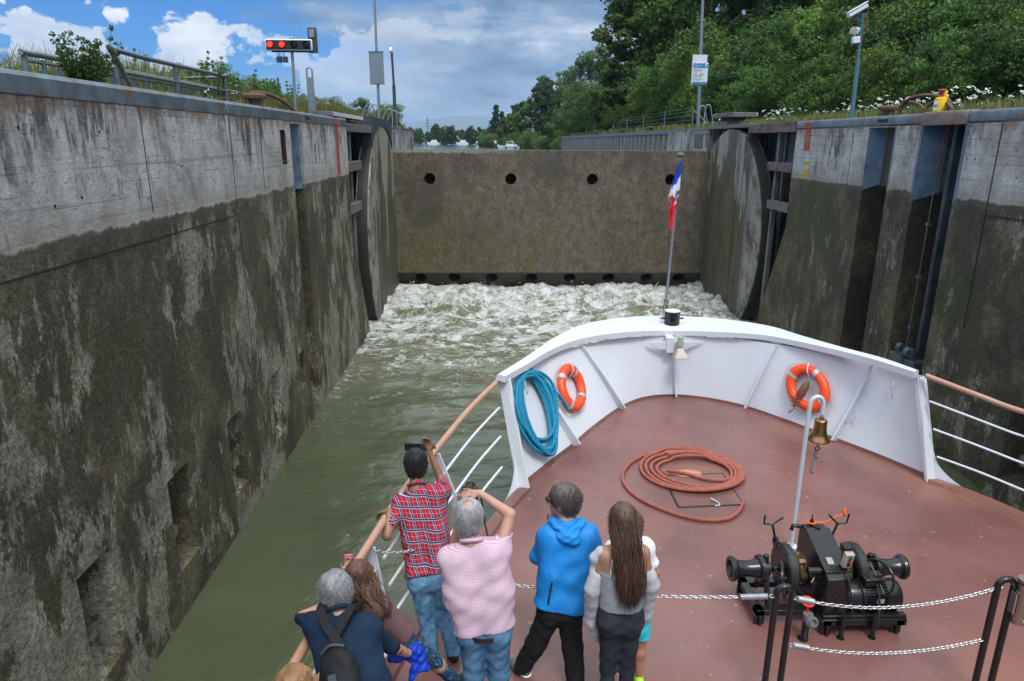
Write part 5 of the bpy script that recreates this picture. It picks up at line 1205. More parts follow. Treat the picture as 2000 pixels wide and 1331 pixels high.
def hairmat(name, lo, hi, sc=260):
    m, n, b = newmat(name); tc = n.node('ShaderNodeTexCoord').outputs['Object']; a = n.noise(n.map(tc, (1,1,.10)), sc, 3, .6); big = n.noise(tc, 9, 3)
    n.put(b.inputs['Base Color'], n.ramp(n.math('ADD', n.math('MULTIPLY', a, .55), n.math('MULTIPLY', big, .45)), (.38, lo), (.62, hi))); b.inputs['Roughness'].default_value = .5; n.put(b.inputs['Normal'], n.bump(a, .5, .004)); return m
MS = {'tan': skin('skin_tan', (.30,.15,.095)), 'fair': skin('skin_fair', (.50,.28,.21)), 'olive': skin('skin_olive', (.38,.20,.13)), 'kid': skin('skin_child', (.42,.21,.14))}
MC = dict(plaid=clothmat('plaid_shirt_cloth', plaid), ging=clothmat('checked_shirt_cloth', gingham), jeansA=clothmat('washed_denim', denim((.05,.15,.28), (.20,.38,.56))), jeansB=clothmat('blue_denim', denim((.030,.10,.19), (.11,.24,.38))),
    blue=clothmat('blue_rain_jacket', solid((.014,.225,.62), .12), .5, 60, .35), black=clothmat('black_trousers', solid((.012,.012,.014))), blackj=clothmat('black_denim', solid((.022,.026,.036), .3)),
    cardi=clothmat('pale_grey_knit', solid((.42,.43,.46), .06), .9, 200, .3), tank=clothmat('striped_top', tank), tee=clothmat('white_tee', solid((.74,.75,.80), .04)), turq=clothmat('turquoise_shorts', solid((.03,.50,.60), .1)),
    navy=clothmat('navy_sweater', solid((.007,.022,.050), .15)), mauve=clothmat('mauve_sweater', solid((.130,.070,.075), .12)), legg=clothmat('spotted_leggings', dots((.015,.07,.14), (.55,.62,.68))),
    shoe=plain('dark_shoe', (.02,.02,.022), .6), shoeg=plain('grey_shoe', (.10,.11,.12), .6), lime=plain('lime_shoe', (.35,.70,.03), .6), sole=plain('white_sole', (.75,.75,.75), .6), pack=clothmat('black_backpack_cloth', solid((.010,.011,.014), .3), .7, 120, .3), belt=plain('black_leather', (.015,.013,.012), .4), bag=clothmat('royal_blue_cloth', solid((.008,.04,.42), .15), .5, 50, .3))
MH = dict(black=hairmat('black_hair', (.004,.004,.006), (.022,.020,.022)), grey=hairmat('silver_hair', (.22,.22,.23), (.47,.47,.49)), grey2=hairmat('grey_hair', (.12,.12,.13), (.32,.33,.35)), dgrey=hairmat('dark_grey_hair', (.040,.033,.031), (.11,.092,.088)),
    long=hairmat('long_brown_hair', (.050,.026,.017), (.115,.060,.038), 240), brown=hairmat('brown_hair', (.045,.022,.014), (.17,.085,.05)), blond=hairmat('blond_hair', (.16,.08,.035), (.42,.24,.11)))
M_EYEW = plain('eye_white', (.7,.68,.65), .2, bump=0); M_EYED = plain('eye_iris', (.03,.02,.015), .15, bump=0)
def headM(yaw, pitch=0, roll=0):
    """local axes: x right, y face direction, z up. yaw 0 looks along +Y; positive turns to -X"""
    return np.array(Matrix.Rotation(yaw, 3, 'Z') @ Matrix.Rotation(pitch, 3, 'X') @ Matrix.Rotation(roll, 3, 'Y'))
def lerp(a, b, t): return np.asarray(a)+(np.asarray(b)-np.asarray(a))*t
def hand(S, wr, dirn, palm, sc, curl=.9, side=1):
    """palm plus five separate bent fingers; dirn = along the hand, palm = normal the fingers curl towards"""
    d = nrm(dirn); p = nrm(np.asarray(palm)-d*np.dot(palm, d)); q = np.cross(d, p)*side
    s = sc; c = wr+d*.045*s
    S.cone(wr, c, .019*s, .021*s, .012)
    for k in (-1.5,-.5,.5,1.5): S.cone(wr+d*.02*s+q*k*.010*s, wr+d*.085*s+q*k*.0145*s, .013*s, .0105*s, .008)
    for k, L in zip((-1.5,-.5,.5,1.5), (.062,.078,.082,.070)):
        b = wr+d*.088*s+q*k*.0165*s; dd = nrm(d+p*curl*.35+q*k*.06); e = b+dd*L*.48*s; d2 = nrm(d+p*curl*1.3); f = e+d2*L*.34*s; d3 = nrm(d*.5+p*curl*1.9); g_ = f+d3*L*.24*s
        S.cone(b, e, .0092*s, .0085*s, .002); S.cone(e, f, .0085*s, .0078*s, .002); S.cone(f, g_, .0078*s, .0068*s, .002)
    b = wr+d*.030*s-q*.020*s; e = b+nrm(d*.7-q*.75+p*.3)*.042*s; f = e+nrm(d*.9-q*.15+p*.7*curl)*.032*s
    S.cone(b, e, .0125*s, .0105*s, .006); S.cone(e, f, .0105*s, .0085*s, .002)
def strands(m_, base, dirs, L, r, bend, rg):
    for b, d in zip(base, dirs):
        l = L*rg.uniform(.6, 1.2); m_.tube([b, b+d*l*.5, b+d*l+bend*l*.5], [r, r*.8, r*.2], 3, cap=False)
def person(P, label, sk, hair, hs=1.08, yaw=0, pitch=0, shirt=None, trousers=None, sleeve=.55, hem=None, waist=None, build=1., girth=1., shoe='shoe', feet=None, ft=(0, 1), hairstyle='short', bald=0, shortleg=None, extra=None, hipw=1., coat=0, loose=.016, hL=None, hR=None, skl=0, hroll=0):
    A = {k: np.asarray(v, float) for k, v in P.items()}
    base = tuple((A['anL']+A['anR'])/2*V(1,1,0)+V(0,0,min(A['anL'][2], A['anR'][2])-.07))
    t = thing('person', base, label, 'person')
    allp = np.array([v for k, v in A.items() if k != 'camc']); lo, hi = allp.min(0)-.22, allp.max(0)+.22
    hc = A['head']; M = headM(yaw, pitch, hroll); H = lambda x, y, z: hc+M@(np.array([x, y, z])*hs)
    S = SDF(lo, hi, .0082); B = build
    # head
    S.ell(H(0,-.012,.022), np.array([.077,.096,.088])*hs, M, .01); S.ell(H(0,.020,-.035), np.array([.062,.074,.082])*hs, M, .03); S.ell(H(0,.048,-.085), np.array([.036,.036,.030])*hs, M, .03)
    S.cone(H(0,.092,.008), H(0,.112,-.030), .009*hs, .015*hs, .012); S.ell(H(0,.086,-.058), np.array([.026,.012,.010])*hs, M, .006)
    for s_ in (-1, 1): S.ell(H(s_*.079,-.005,-.012), np.array([.010,.022,.033])*hs, M, .006); S.ell(H(s_*.031,.094,.010), np.array([.016,.014,.011])*hs, M, cut=True)
    S.ell(H(0,.105,-.066), np.array([.022,.012,.0025])*hs, M, cut=True)
    S.cone(H(0,-.018,-.07), A['neck']+V(0,0,-.01), .052*hs, .056*hs*B, .03)
    tl, tr = lerp(A['shL'], A['shR'], .18), lerp(A['shL'], A['shR'], .82)
    T = lambda f: lerp(A['neck'], A['pelvis'], f)
    def torso(S, g):
        S.cone(A['neck']+V(0,0,-.02), A['chest'], .055*B+g, .10*B*girth+g, .05)
        S.cone(A['shL'], A['shR'], .052*B+g, .052*B+g, .04)
        for a, h_ in ((tl, A['hipL']), (tr, A['hipR'])):
            mid = lerp(a, h_, .5); mid = lerp(mid, (lerp(tl, tr, .5)+lerp(A['hipL'], A['hipR'], .5))/2, .12 if girth < 1.1 else -.10)
            S.cone(a-V(0,0,.03), mid, .082*B*girth+g, .088*B*girth+g, .05); S.cone(mid, h_+V(0,0,.05), .088*B*girth+g, .088*B*hipw+g, .05)
    torso(S, 0)
    for s_ in 'LR':
        if 'el'+s_ in A:
            S.cone(A['sh'+s_], A['el'+s_], .048*B, .036*B, .03); wr = A['ha'+s_]
            S.cone(A['el'+s_], wr, .038*B, .024*B, .015)
            hd = hL if s_ == 'L' else hR; dd = hd[0] if hd else nrm(wr-A['el'+s_]); pl = hd[1] if hd else (0, 1, 0)
            hand(S, wr, dd, pl, 1.0*B, hd[2] if hd and len(hd) > 2 else .8, 1 if s_ == 'L' else -1)
        S.cone(A['hip'+s_], A['kn'+s_], .082*B*hipw, .054*B, .04); S.cone(A['kn'+s_], lerp(A['kn'+s_], A['an'+s_], .35), .052*B, .054*B, .03); S.cone(lerp(A['kn'+s_], A['an'+s_], .35), A['an'+s_], .054*B, .034*B, .03)
        d = np.array([*nrm(V(*(feet[s_] if feet else ft)))[:2], 0]); S.cone(A['an'+s_]-V(0,0,.03), A['an'+s_]+d*.13-V(0,0,.045), .032*B, .024*B, .02)
    S.build('body', MS[sk], t)
    # eyes
    for s_ in (-1, 1):
        m = MB(); m.sphere(H(s_*.031,.080,.010), .0115*hs, 10, 7); e = m.build('eye', M_EYEW, t); m = MB(); m.sphere(H(s_*.031,.087,.010), .0062*hs, 8, 6); m.build('iris', M_EYED, e)
    # clothes
    if trousers:
        S = SDF(lo, hi, .0095)
        tb = loose
        pw = lerp(A['pelvis'], A['chest'], .12)
        for s_ in 'LR':
            S.cone(A['hip'+s_]+V(0,0,.05), A['hip'+s_], .088*B*hipw+.014, .092*B*hipw+.012, .05)
            S.cone(A['hip'+s_], A['kn'+s_], .088*B*hipw+tb*.6, .056*B+tb, .035); S.cone(A['kn'+s_], A['an'+s_]+V(0,0,-.01), .056*B+tb, .044*B+tb*(1.2 if coat else .9), .03)
            S.ell(A['hip'+s_]+V(0,-.055*B,-.0), np.array([.075,.055,.08])*B*hipw, None, .05)
            if shortleg: pass
        S.folds(.0042, (34,34,30), len(label))
        S.plane(A['pelvis']+V(0,0,waist if waist is not None else .10), lerp(A['chest'], A['pelvis'], 0)-A['pelvis'])
        S.plane(V(0,0,min(A['anL'][2], A['anR'][2])-.045), (0,0,-1))
        if shortleg:
            S.plane(V(0,0,shortleg), (0,0,-1))
        S.build('trousers' if not shortleg else 'shorts', MC[trousers], t)
    if shirt:
        S = SDF(lo, hi, .0085); torso(S, .016+coat)
        for s_ in 'LR':
            if 'el'+s_ in A:
                e = lerp(A['sh'+s_], A['el'+s_], min(1, sleeve)); S.cone(A['sh'+s_], e, .058*B+coat*1.3, (.054*B+coat*1.2) if sleeve <= 1 else .044*B+coat*1.2, .035)
                if sleeve > 1: w = lerp(A['el'+s_], A['ha'+s_], sleeve-1); S.cone(A['el'+s_], w, .046*B+coat*1.2, .034*B+coat, .02)
        hm = A['pelvis'] if hem is None else hem
        ex = A['hipL']-A['chest']
        for s_ in 'LR': S.cone(A['hip'+s_]+V(0,0,.05), A['hip'+s_]-V(0,0,.06), .095*B*hipw+.018+coat, .10*B*hipw+.02+coat, .05)
        if girth > 1.1: S.ell(lerp(A['chest'], A['pelvis'], .6)+V(0,.03,0), (.19,.17,.17), None, .06)
        S.folds(.0050 if not coat else .0075, (26,26,22) if not coat else (22,22,16), len(label)*1.7)
        up = A['chest']-A['pelvis']; S.plane(hm, -up)
        nk = A['neck']; S.plane(nk+V(0,0,.035)+nrm(A['neck']-A['chest'])*.005, lerp(A['neck']-A['chest'], M[:, 2]*.2, .3))
        for s_ in 'LR':
            if 'el'+s_ in A and sleeve < 1:   # open cuff
                pass
        S.build('shirt' if not coat else 'jacket', MC[shirt], t)
        # collar ring
        if not coat:
            m = MB(); m.torus(nk+V(0,-.004,.030), nrm(A['neck']-A['chest']+V(0,.1,0)), .064*B*hs, .013, 24, 8); m.build('collar', MC[shirt], t)
    if extra: extra(A, t, H, M, S)
    # shoes
    for s_ in 'LR':
        d = np.array([*nrm(V(*(feet[s_] if feet else ft)))[:2], 0]); a = A['an'+s_]
        S = SDF(a-.2, a+.25, .008); S.cone(a-V(0,0,.035)-d*.03, a+d*.06-V(0,0,.035), .042*B, .044*B, .02); S.cone(a+d*.05-V(0,0,.042), a+d*.145-V(0,0,.05), .042*B, .034*B, .03); S.plane(V(0,0,a[2]-.076), (0,0,-1)); S.plane(a+V(0,0,.01), (0,0,1))
        sh = S.build('shoe', MC[shoe], t)
        if shoe in ('shoeg', 'lime'):
            S = SDF(a-.2, a+.25, .008); S.cone(a-V(0,0,.045)-d*.035, a+d*.15-V(0,0,.05), .046*B, .040*B, .03); S.plane(V(0,0,a[2]-.078), (0,0,-1)); S.plane(V(0,0,a[2]-.058), (0,0,1)); S.build('sole', MC['sole'], sh)
    # hair
    rg = np.random.default_rng(len(label)*7+3)
    S = SDF(hc-.22, hc+.22, .0065); S.ell(H(0,-.018,.032), np.array([.086,.104,.092])*hs, M, .01)
    if hairstyle in ('short', 'full'): S.ell(H(0,-.045,-.030), np.array([.074,.066,.062])*hs, M, .03)
    if hairstyle in ('long', 'mid'): S.ell(H(0,-.03,-.03), np.array([.088,.092,.085])*hs, M, .03)
    if hairstyle == 'full': S.ell(H(0,-.015,.04), np.array([.094,.108,.096])*hs, M, .02)
    S.folds(.0032, (95,95,40), 2)
    S.ell(H(0,.10,-.045), np.array([.078 if hairstyle != 'full' else .070,.072,.105])*hs, M, cut=True)
    if bald: S.ell(H(0,-.045,.125), np.array([.040,.042,.032])*hs, M, cut=True)
    v, f = S.mesh(); hr = arr_mesh('hair', v, f, MH[hair], t, base)
    # short tufts lying over the cap give a broken outline
    ids = rg.choice(len(v), min(len(v), 2400 if hairstyle != 'long' else 500), replace=False); m = MB()
    for i in ids:
        nn = v[i]-H(0,-.015,0); nn = nrm(nn); fl = nrm(nn*.24+M@V(rg.normal(0,.35), -.5+rg.normal(0,.3), -.55)); m.tube([v[i]-nn*.001, v[i]+fl*.014*hs, v[i]+fl*.028*hs-nn*.003], [.0016,.0014,.0003], 3, cap=False)
    m.build('hair_tufts', MH[hair], hr, sharp=180)
    return t, A, H, M, lo, hi
def hairmass(t, H, tipc, w0, w1, mat, hs=1.):
    hc = H(0,0,0); S = SDF(np.minimum(hc, tipc)-.2, np.maximum(hc, tipc)+.2, .0075); a = H(0,-.045,.0); P = bez(a, a+V(0,-.045,-.06), lerp(a, tipc, .6)+V(0,-.03,0), tipc, 9)
    for i in range(8):
        w = np.interp(i, [0,2,8], [w0,w0,w1]); th = np.interp(i, [0,8], [.055,.028])
        for s_ in (-1,-.33,.33,1): S.cone(P[i]+V(s_*(w-th),0,0), P[i+1]+V(s_*(w-th),0,0), th, th*.95, .03)
    S.folds(.0035, (120,60,10), 4); S.build('hair_mass', mat, t)
def longhair(t, H, M, roots, tips, n_, r, mat, seed=1, wav=.01):
    rg = np.random.default_rng(seed); m = MB()
    for k in range(n_):
        u = rg.uniform(0, 1); a = lerp(roots[0], roots[1], u)+rg.normal(0, .012, 3); b = lerp(tips[0], tips[1], u)+rg.normal(0, .016, 3)*V(1,1,2.2)
        mid = lerp(a, b, .33)+V(rg.normal(0,.01), -.045+rg.normal(0,.018), .03); mid2 = lerp(a, b, .7)+V(rg.normal(0,.02), -.03+rg.normal(0,.02), 0); ph = rg.uniform(0, 6.3)
        P = bez(a, mid, mid2, b, 14); w = wav*np.sin(np.linspace(0, 9, 14)+ph); P[:, 0] += w; P[:, 1] += w*.6
        rr = r*rg.uniform(.6, 1.4); m.tube(P, list(np.interp(np.linspace(0,1,14), [0,.2,.8,1], [.5,1,.9,.15])*rr), 3, cap=False)
    m.build('long_strands', mat, t, sharp=180)
Z0 = ZD
# 1 ---- man in red plaid
P = dict(head=(-.648,5.16,2.862),neck=(-.634,5.06,2.693),chest=(-.591,4.97,2.474),shL=(-.765,5.02,2.575),shR=(-.418,5.04,2.665),pelvis=(-.525,4.76,2.09),hipL=(-.600,4.76,2.03),hipR=(-.452,4.76,2.05),knL=(-.55,4.72,1.73),knR=(-.40,4.74,1.73),anL=(-.505,4.575,1.475),anR=(-.335,4.62,1.475),elR=(-.455,5.30,2.64),haR=(-.548,5.345,2.86),elL=(-.85,4.80,2.41),haL=(-.842,4.93,2.555))
t1, *_ = person(P, 'man in a red plaid shirt and washed jeans filming with a raised camcorder', 'tan', 'black', 1.06, .15, -.1, 'plaid', 'jeansA', .62, hem=V(-.53,4.78,2.075), ft=(-.2,1), build=1.0, hipw=.96, bald=0, hL=(V(-.62,.35,-.25),V(-.2,.0,-1),1.3), hR=(V(-.15,.1,.9),V(-.3,-.8,.2),.8))
# 2 ---- man in pink check
P = dict(head=(-.183,4.24,2.905),neck=(-.156,4.14,2.755),chest=(-.135,4.10,2.52),shL=(-.325,4.12,2.65),shR=(.040,4.12,2.72),pelvis=(-.078,4.03,2.19),hipL=(-.165,4.02,2.14),hipR=(.012,4.02,2.15),knL=(-.150,4.03,1.78),knR=(.025,4.03,1.78),anL=(-.16,3.97,1.475),anR=(.045,3.99,1.475),elL=(-.33,4.38,2.45),haL=(-.235,4.44,2.86),elR=(.105,4.24,2.92),haR=(-.105,4.40,2.995))
t2, *_ = person(P, 'grey-haired man in a pink checked shirt and jeans holding up a camera with both hands', 'fair', 'grey', 1.12, .03, -.05, 'ging', 'jeansB', .60, hem=V(-.08,4.03,2.165), girth=1.22, build=1.04, hipw=1.0, bald=1, hL=(V(.3,.2,.9),V(0,-.5,.2),.8), hR=(V(-.85,.15,-.1),V(0,.5,-1),.8))
m = MB(); m.lathe((-.078,4.03,2.150),(.05,0,1),[(.178,0),(.184,0),(.184,.035),(.178,.035)],30); m.v = [(x, 4.03+(y-4.03)*.80, z) for x, y, z in m.v]; m.build('belt', MC['belt'], t2)
# 3 ---- woman in the blue jacket
P = dict(head=(.505,4.57,2.835),neck=(.537,4.52,2.677),chest=(.54,4.48,2.43),shL=(.405,4.50,2.575),shR=(.685,4.50,2.585),pelvis=(.487,4.40,2.10),hipL=(.425,4.40,2.02),hipR=(.555,4.39,2.02),knL=(.315,4.42,1.70),knR=(.585,4.33,1.72),anL=(.215,4.45,1.475),anR=(.61,4.27,1.475),elL=(.335,4.56,2.38),haL=(.43,4.68,2.56),elR=(.765,4.60,2.40),haR=(.60,4.70,2.60))
def hood(A, t, H, M, S0):
    S = SDF(A['neck']-.25, A['neck']+.25, .008); nk = A['neck']
    S.cone(nk+V(-.10,-.02,.015), nk+V(.0,-.10,-.045), .032, .05, .03); S.cone(nk+V(.10,-.02,.010), nk+V(.0,-.10,-.045), .032, .05, .03); S.cone(nk+V(-.04,-.10,-.055), nk+V(.05,-.11,-.07), .048, .048, .03); S.cone(nk+V(-.11,.03,.0), nk+V(-.08,-.05,.0), .03,.035,.03); S.cone(nk+V(.11,.03,-.0), nk+V(.08,-.05,0), .03,.035,.03)
    S.folds(.006, (40,40,60), 3); S.build('hood', MC['blue'], t)
    m = MB(); m.tube([A['pelvis']+V(-.10,-.115,.05), A['pelvis']+V(-.075,-.118,.24)], .006, 6); m.build('pocket_zip', MC['black'], t)
    m = MB()
    for s_ in (-1, 1): m.sphere(H(s_*.033,.094,.012), (.026,.026,.020), 12, 7)
    m.tube([H(-.060,.090,.016), H(0,.106,.018), H(.060,.090,.016)], .005, 6)
    for s_ in (-1, 1): m.tube([H(s_*.060,.090,.016), H(s_*.084,.06,.018), H(s_*.086,0,.010)], .0055, 6)
    m.build('sunglasses', M_BLACK, t)
t3, *_ = person(P, 'woman in a bright blue hooded rain jacket and sunglasses looking left', 'fair', 'dgrey', 1.06, 1.15, 0, 'blue', 'black', 1.85, hem=V(.49,4.40,2.045), coat=.018, feet={'L': (-.75,.65), 'R': (0,1)}, shoe='shoeg', hairstyle='full', extra=hood, hL=(V(.3,.2,.8),V(0,-.5,.2)), hR=(V(-.5,.2,.5),V(0,-.5,.2)), loose=.022)
# 4 ---- girl with long hair
P = dict(head=(.852,4.06,2.978),neck=(.852,4.02,2.83),chest=(.847,4.0,2.62),shL=(.722,4.0,2.755),shR=(.985,4.0,2.765),pelvis=(.848,3.95,2.335),hipL=(.790,3.95,2.27),hipR=(.910,3.95,2.275),knL=(.785,3.955,1.88),knR=(.915,3.955,1.88),anL=(.775,3.88,1.475),anR=(.925,3.88,1.475),elL=(.655,3.975,2.50),haL=(.675,4.06,2.22),elR=(1.058,3.99,2.52),haR=(1.045,4.08,2.26))
def cardigan(A, t, H, M, S0):
    S = SDF(A['pelvis']-.45, A['neck']+.3, .0085)
    for s_, g in (('L', -1), ('R', 1)):
        e, h_, sh = A['el'+s_], A['ha'+s_], A['sh'+s_]
        m_ = lerp(sh, e, .62); S.cone(m_, e, .050, .053, .02); S.cone(e, h_+V(0,0,-.02), .053, .052, .02); S.cone(m_+V(g*.015,-.01,-.03), h_+V(g*.0,-.02,-.04), .036, .040, .03); S.cone(h_+V(0,-.02,0), h_+V(-g*.035,-.03,-.17), .048, .018, .03)
        if g < 0:
            S.cone(sh+V(-.015,-.01,.015), sh+V(-.055,.0,-.035), .036, .034, .03); S.cone(sh+V(-.055,0,-.03), sh+V(-.060,.0,-.12), .032,.022,.03)
            S.cone(sh+V(-.01,.02,.01), sh+V(.02,.03,.0), .035,.03,.03)
    S.folds(.0028, (26,26,30), 5); S.build('cardigan', MC['cardi'], t)
t4, A4, H4, M4, lo4, hi4 = person(P, 'girl with very long brown hair and a pale grey cardigan slipped off her shoulders', 'olive', 'long', 1.05, -.05, -.02, None, 'blackj', build=.86, hipw=1.12, waist=.085, hairstyle='long', extra=cardigan, loose=.006)
S = SDF(lo4, hi4, .0085); S.cone(A4['chest']+V(0,0,.03), A4['pelvis']+V(0,0,.04), .102, .100, .04)
for s_ in 'LR': S.cone(lerp(A4['sh'+s_], A4['chest'], .42)-V(0,0,.02), lerp(A4['hip'+s_], A4['pelvis'], .1)+V(0,0,.05), .092, .094, .05)
S.plane(A4['chest']+V(0,0,.035), (0,0,1)); S.plane(A4['pelvis']+V(0,0,.055), (0,0,-1)); S.folds(.002, (50,50,40)); S.build('top', MC['tank'], t4)
m = MB()
for s_ in (-1, 1): m.tube(spline([A4['chest']+V(s_*.085,-.085,.02), A4['chest']+V(s_*.078,-.072,.12), A4['chest']+V(s_*.07,-.01,.19)], 6), .007, 6)
m.build('strap', MC['tee'], t4)
hairmass(t4, H4, A4['pelvis']+V(.045,-.10,.27), .088, .080, MH['long'])
longhair(t4, H4, M4, (H4(-.078,-.03,.01), H4(.078,-.03,.01)), (A4['pelvis']+V(-.030,-.105,.23), A4['pelvis']+V(.125,-.095,.24)), 1300, .0024, MH['long'], 4, .006)
longhair(t4, H4, M4, (H4(-.06,-.06,.075), H4(.06,-.06,.075)), (A4['pelvis']+V(-.005,-.13,.19), A4['pelvis']+V(.085,-.13,.19)), 1300, .0024, MH['long'], 9, .006)
# 5 ---- child in front of her
P = dict(head=(.975,4.40,2.735),neck=(.975,4.38,2.60),chest=(.985,4.38,2.42),shL=(.860,4.38,2.54),shR=(1.100,4.38,2.56),pelvis=(1.020,4.38,2.10),hipL=(.968,4.38,2.05),hipR=(1.075,4.38,2.05),knL=(.955,4.37,1.76),knR=(1.10,4.37,1.76),anL=(.87,4.30,1.475),anR=(1.10,4.33,1.475),elR=(1.185,4.36,2.36),haR=(1.19,4.47,2.18),elL=(.80,4.42,2.34),haL=(.86,4.52,2.18))
person(P, 'child in turquoise shorts and lime shoes, mostly hidden behind the long-haired girl', 'kid', 'brown', 1.0, 0, 0, 'tee', 'turq', .6, hem=V(1.02,4.38,2.07), build=.84, shortleg=1.80, shoe='lime', loose=.03)
# 6 ---- man in navy with the backpack
P = dict(head=(-.951,3.55,2.825),neck=(-.905,3.46,2.725),chest=(-.850,3.33,2.56),shL=(-1.045,3.44,2.665),shR=(-.735,3.42,2.66),pelvis=(-.72,3.08,2.26),hipL=(-.79,3.06,2.20),hipR=(-.63,3.06,2.20),knL=(-.78,3.12,1.82),knR=(-.58,3.15,1.82),anL=(-.76,2.95,1.475),anR=(-.55,2.98,1.475),elL=(-1.190,3.66,2.55),haL=(-1.03,3.70,2.62),elR=(-.645,3.53,2.44),haR=(-.565,3.70,2.24))
t6, A6, H6, M6, lo6, hi6 = person(P, 'grey-haired man in a navy sweater leaning on the left railing with a black backpack', 'fair', 'grey2', 1.08, .25, -.12, 'navy', 'black', 1.45, hem=V(-.72,3.08,2.20), build=1.08, girth=1.05, bald=0, hL=(V(.9,.2,.2),V(0,.5,-.5)), hR=(V(.3,.8,-.3),V(0,0,-1)))
bp = thing('backpack', tuple(A6['chest']+V(0,-.15,-.1)), 'small black backpack on the back of the man in the navy sweater', 'backpack')
ax_ = nrm(A6['neck']-A6['pelvis']); bk = nrm(V(0,-1,0)-ax_*np.dot(V(0,-1,0), ax_)); rt = np.cross(bk, ax_); c = lerp(A6['chest'], A6['pelvis'], .28)+bk*.17
Mx = np.stack([rt, bk, ax_], 1); S = SDF(c-.3, c+.3, .009); S.ell(c, (.115,.065,.17), Mx, .01); S.ell(c-ax_*.08+bk*.02, (.12,.075,.11), Mx, .03); S.folds(.003, (40,40,40)); S.build('pack', MC['pack'], bp)
m = MB()
m.obox(c+bk*.085-ax_*.02, [rt, ax_, bk], (.022,.05,.006)); m.build('front_tab', plain('grey_webbing', (.05,.06,.075), .7), bp); m = MB(); m.tube(spline([c+rt*-.07+ax_*.15+bk*.01, c+ax_*.175+bk*.03, c+rt*.07+ax_*.15+bk*.01], 6), .008, 8); m.build('grab_handle', MATS['grey_webbing'], bp)
for s_, k in ((-1, 'shL'), (1, 'shR')):
    m = MB(); top = lerp(A6[k], A6['neck'], .45)+V(0,0,.085); P_ = spline([c+rt*s_*.05+ax_*.15, lerp(c+ax_*.15, top, .55)+bk*.055+rt*s_*.01, top+bk*.075, top+V(0,.02,.015), top+V(0,.08,-.03)], 6)
    for a, b in zip(P_[:-1], P_[1:]):
        d = nrm(b-a); nn = nrm(bk+V(0,0,.6)); w = nrm(np.cross(d, nn)); m.obox((a+b)/2, [d, w, nrm(np.cross(d, w))], (np.linalg.norm(b-a)*.6, .024, .008))
    m.build('shoulder_strap', MC['pack'], bp)
bb = thing('cloth_bag', tuple(A6['haR']+V(.02,.02,-.1)), 'crumpled royal blue cloth held under the hand of the man in navy', 'bag')
S = SDF(A6['haR']-.28, A6['haR']+.25, .008); q = A6['haR']+V(.02,.06,-.03); S.ell(q, (.075,.05,.05), None, .02); S.cone(q, q+V(-.12,-.05,-.02), .045,.03,.03); S.cone(q, q+V(.09,-.04,-.10), .05,.03,.03); S.cone(q+V(.05,0,-.03), q+V(.01,-.08,-.14), .035,.02,.03); S.folds(.009, (60,60,50), 2); S.build('cloth', MC['bag'], bb)
# 7 ---- girl in mauve with spotted leggings
P = dict(head=(-.867,3.80,2.735),neck=(-.815,3.75,2.615),chest=(-.750,3.77,2.48),shL=(-.885,3.83,2.52),shR=(-.715,3.72,2.575),pelvis=(-.640,3.84,2.285),hipL=(-.665,3.88,2.24),hipR=(-.600,3.80,2.26),knL=(-.475,3.97,1.99),knR=(-.455,3.93,2.02),anL=(-.300,4.13,1.62),anR=(-.262,4.10,1.64),elL=(-1.00,3.93,2.50),haL=(-.985,3.98,2.64),elR=(-.79,3.88,2.40),haR=(-.92,4.00,2.50))
def spot(A, t, H, M, S0): pass
t7, A7, H7, M7, *_ = person(P, 'girl in a mauve sweater and blue spotted leggings leaning over the left railing', 'fair', 'brown', .98, .55, -.15, 'mauve', 'legg', 1.8, hem=V(-.655,3.83,2.30), build=.72, hairstyle='mid', hipw=1.0, waist=.03, loose=.004, hL=(V(.1,.4,.8),V(0,-.5,0)), feet={'L': (.5,.8), 'R': (.6,.8)})
hairmass(t7, H7, A7['neck']+V(.04,-.09,-.04), .078, .085, MH['brown'])
longhair(t7, H7, M7, (H7(-.07,-.05,.01), H7(.085,-.02,.01)), (A7['neck']+V(-.06,-.10,-.07), A7['neck']+V(.14,-.05,-.08)), 600, .0036, MH['brown'], 6, .016)
longhair(t7, H7, M7, (H7(-.05,-.07,.06), H7(.06,-.05,.06)), (A7['neck']+V(-.02,-.11,-.06), A7['neck']+V(.12,-.08,-.07)), 450, .0036, MH['brown'], 8, .016)
ph = thing('phone', (-.985,4.0,2.72), 'small pink phone held up by the girl in the mauve sweater', 'phone'); m = MB(); m.obox((-.975,4.03,2.735),[nrm(V(1,.2,0)),(0,0,1),nrm(V(-.2,1,0))],(.028,.018,.004)); m.build('case', plain('pink_plastic', (.7,.15,.25), .4), ph, bevel=.004)
# 8 ---- blond child at the bottom edge
P = dict(head=(-1.043,2.95,2.67),neck=(-1.013,2.9,2.54),chest=(-.985,2.86,2.38),shL=(-1.10,2.88,2.49),shR=(-.89,2.88,2.49),pelvis=(-.95,2.80,2.08),hipL=(-1.00,2.8,2.03),hipR=(-.90,2.8,2.03),knL=(-1.0,2.82,1.75),knR=(-.90,2.82,1.75),anL=(-1.0,2.76,1.475),anR=(-.90,2.76,1.475),elL=(-1.12,2.95,2.32),haL=(-1.08,3.05,2.28),elR=(-.87,3.02,2.34),haR=(-.95,3.12,2.46))
person(P, 'child with reddish blond hair, only the top of the head above the lower picture edge', 'kid', 'blond', 1.0, .2, 0, 'tee', 'jeansB', .6, hem=V(-.95,2.8,2.06), build=.80, hairstyle='full')
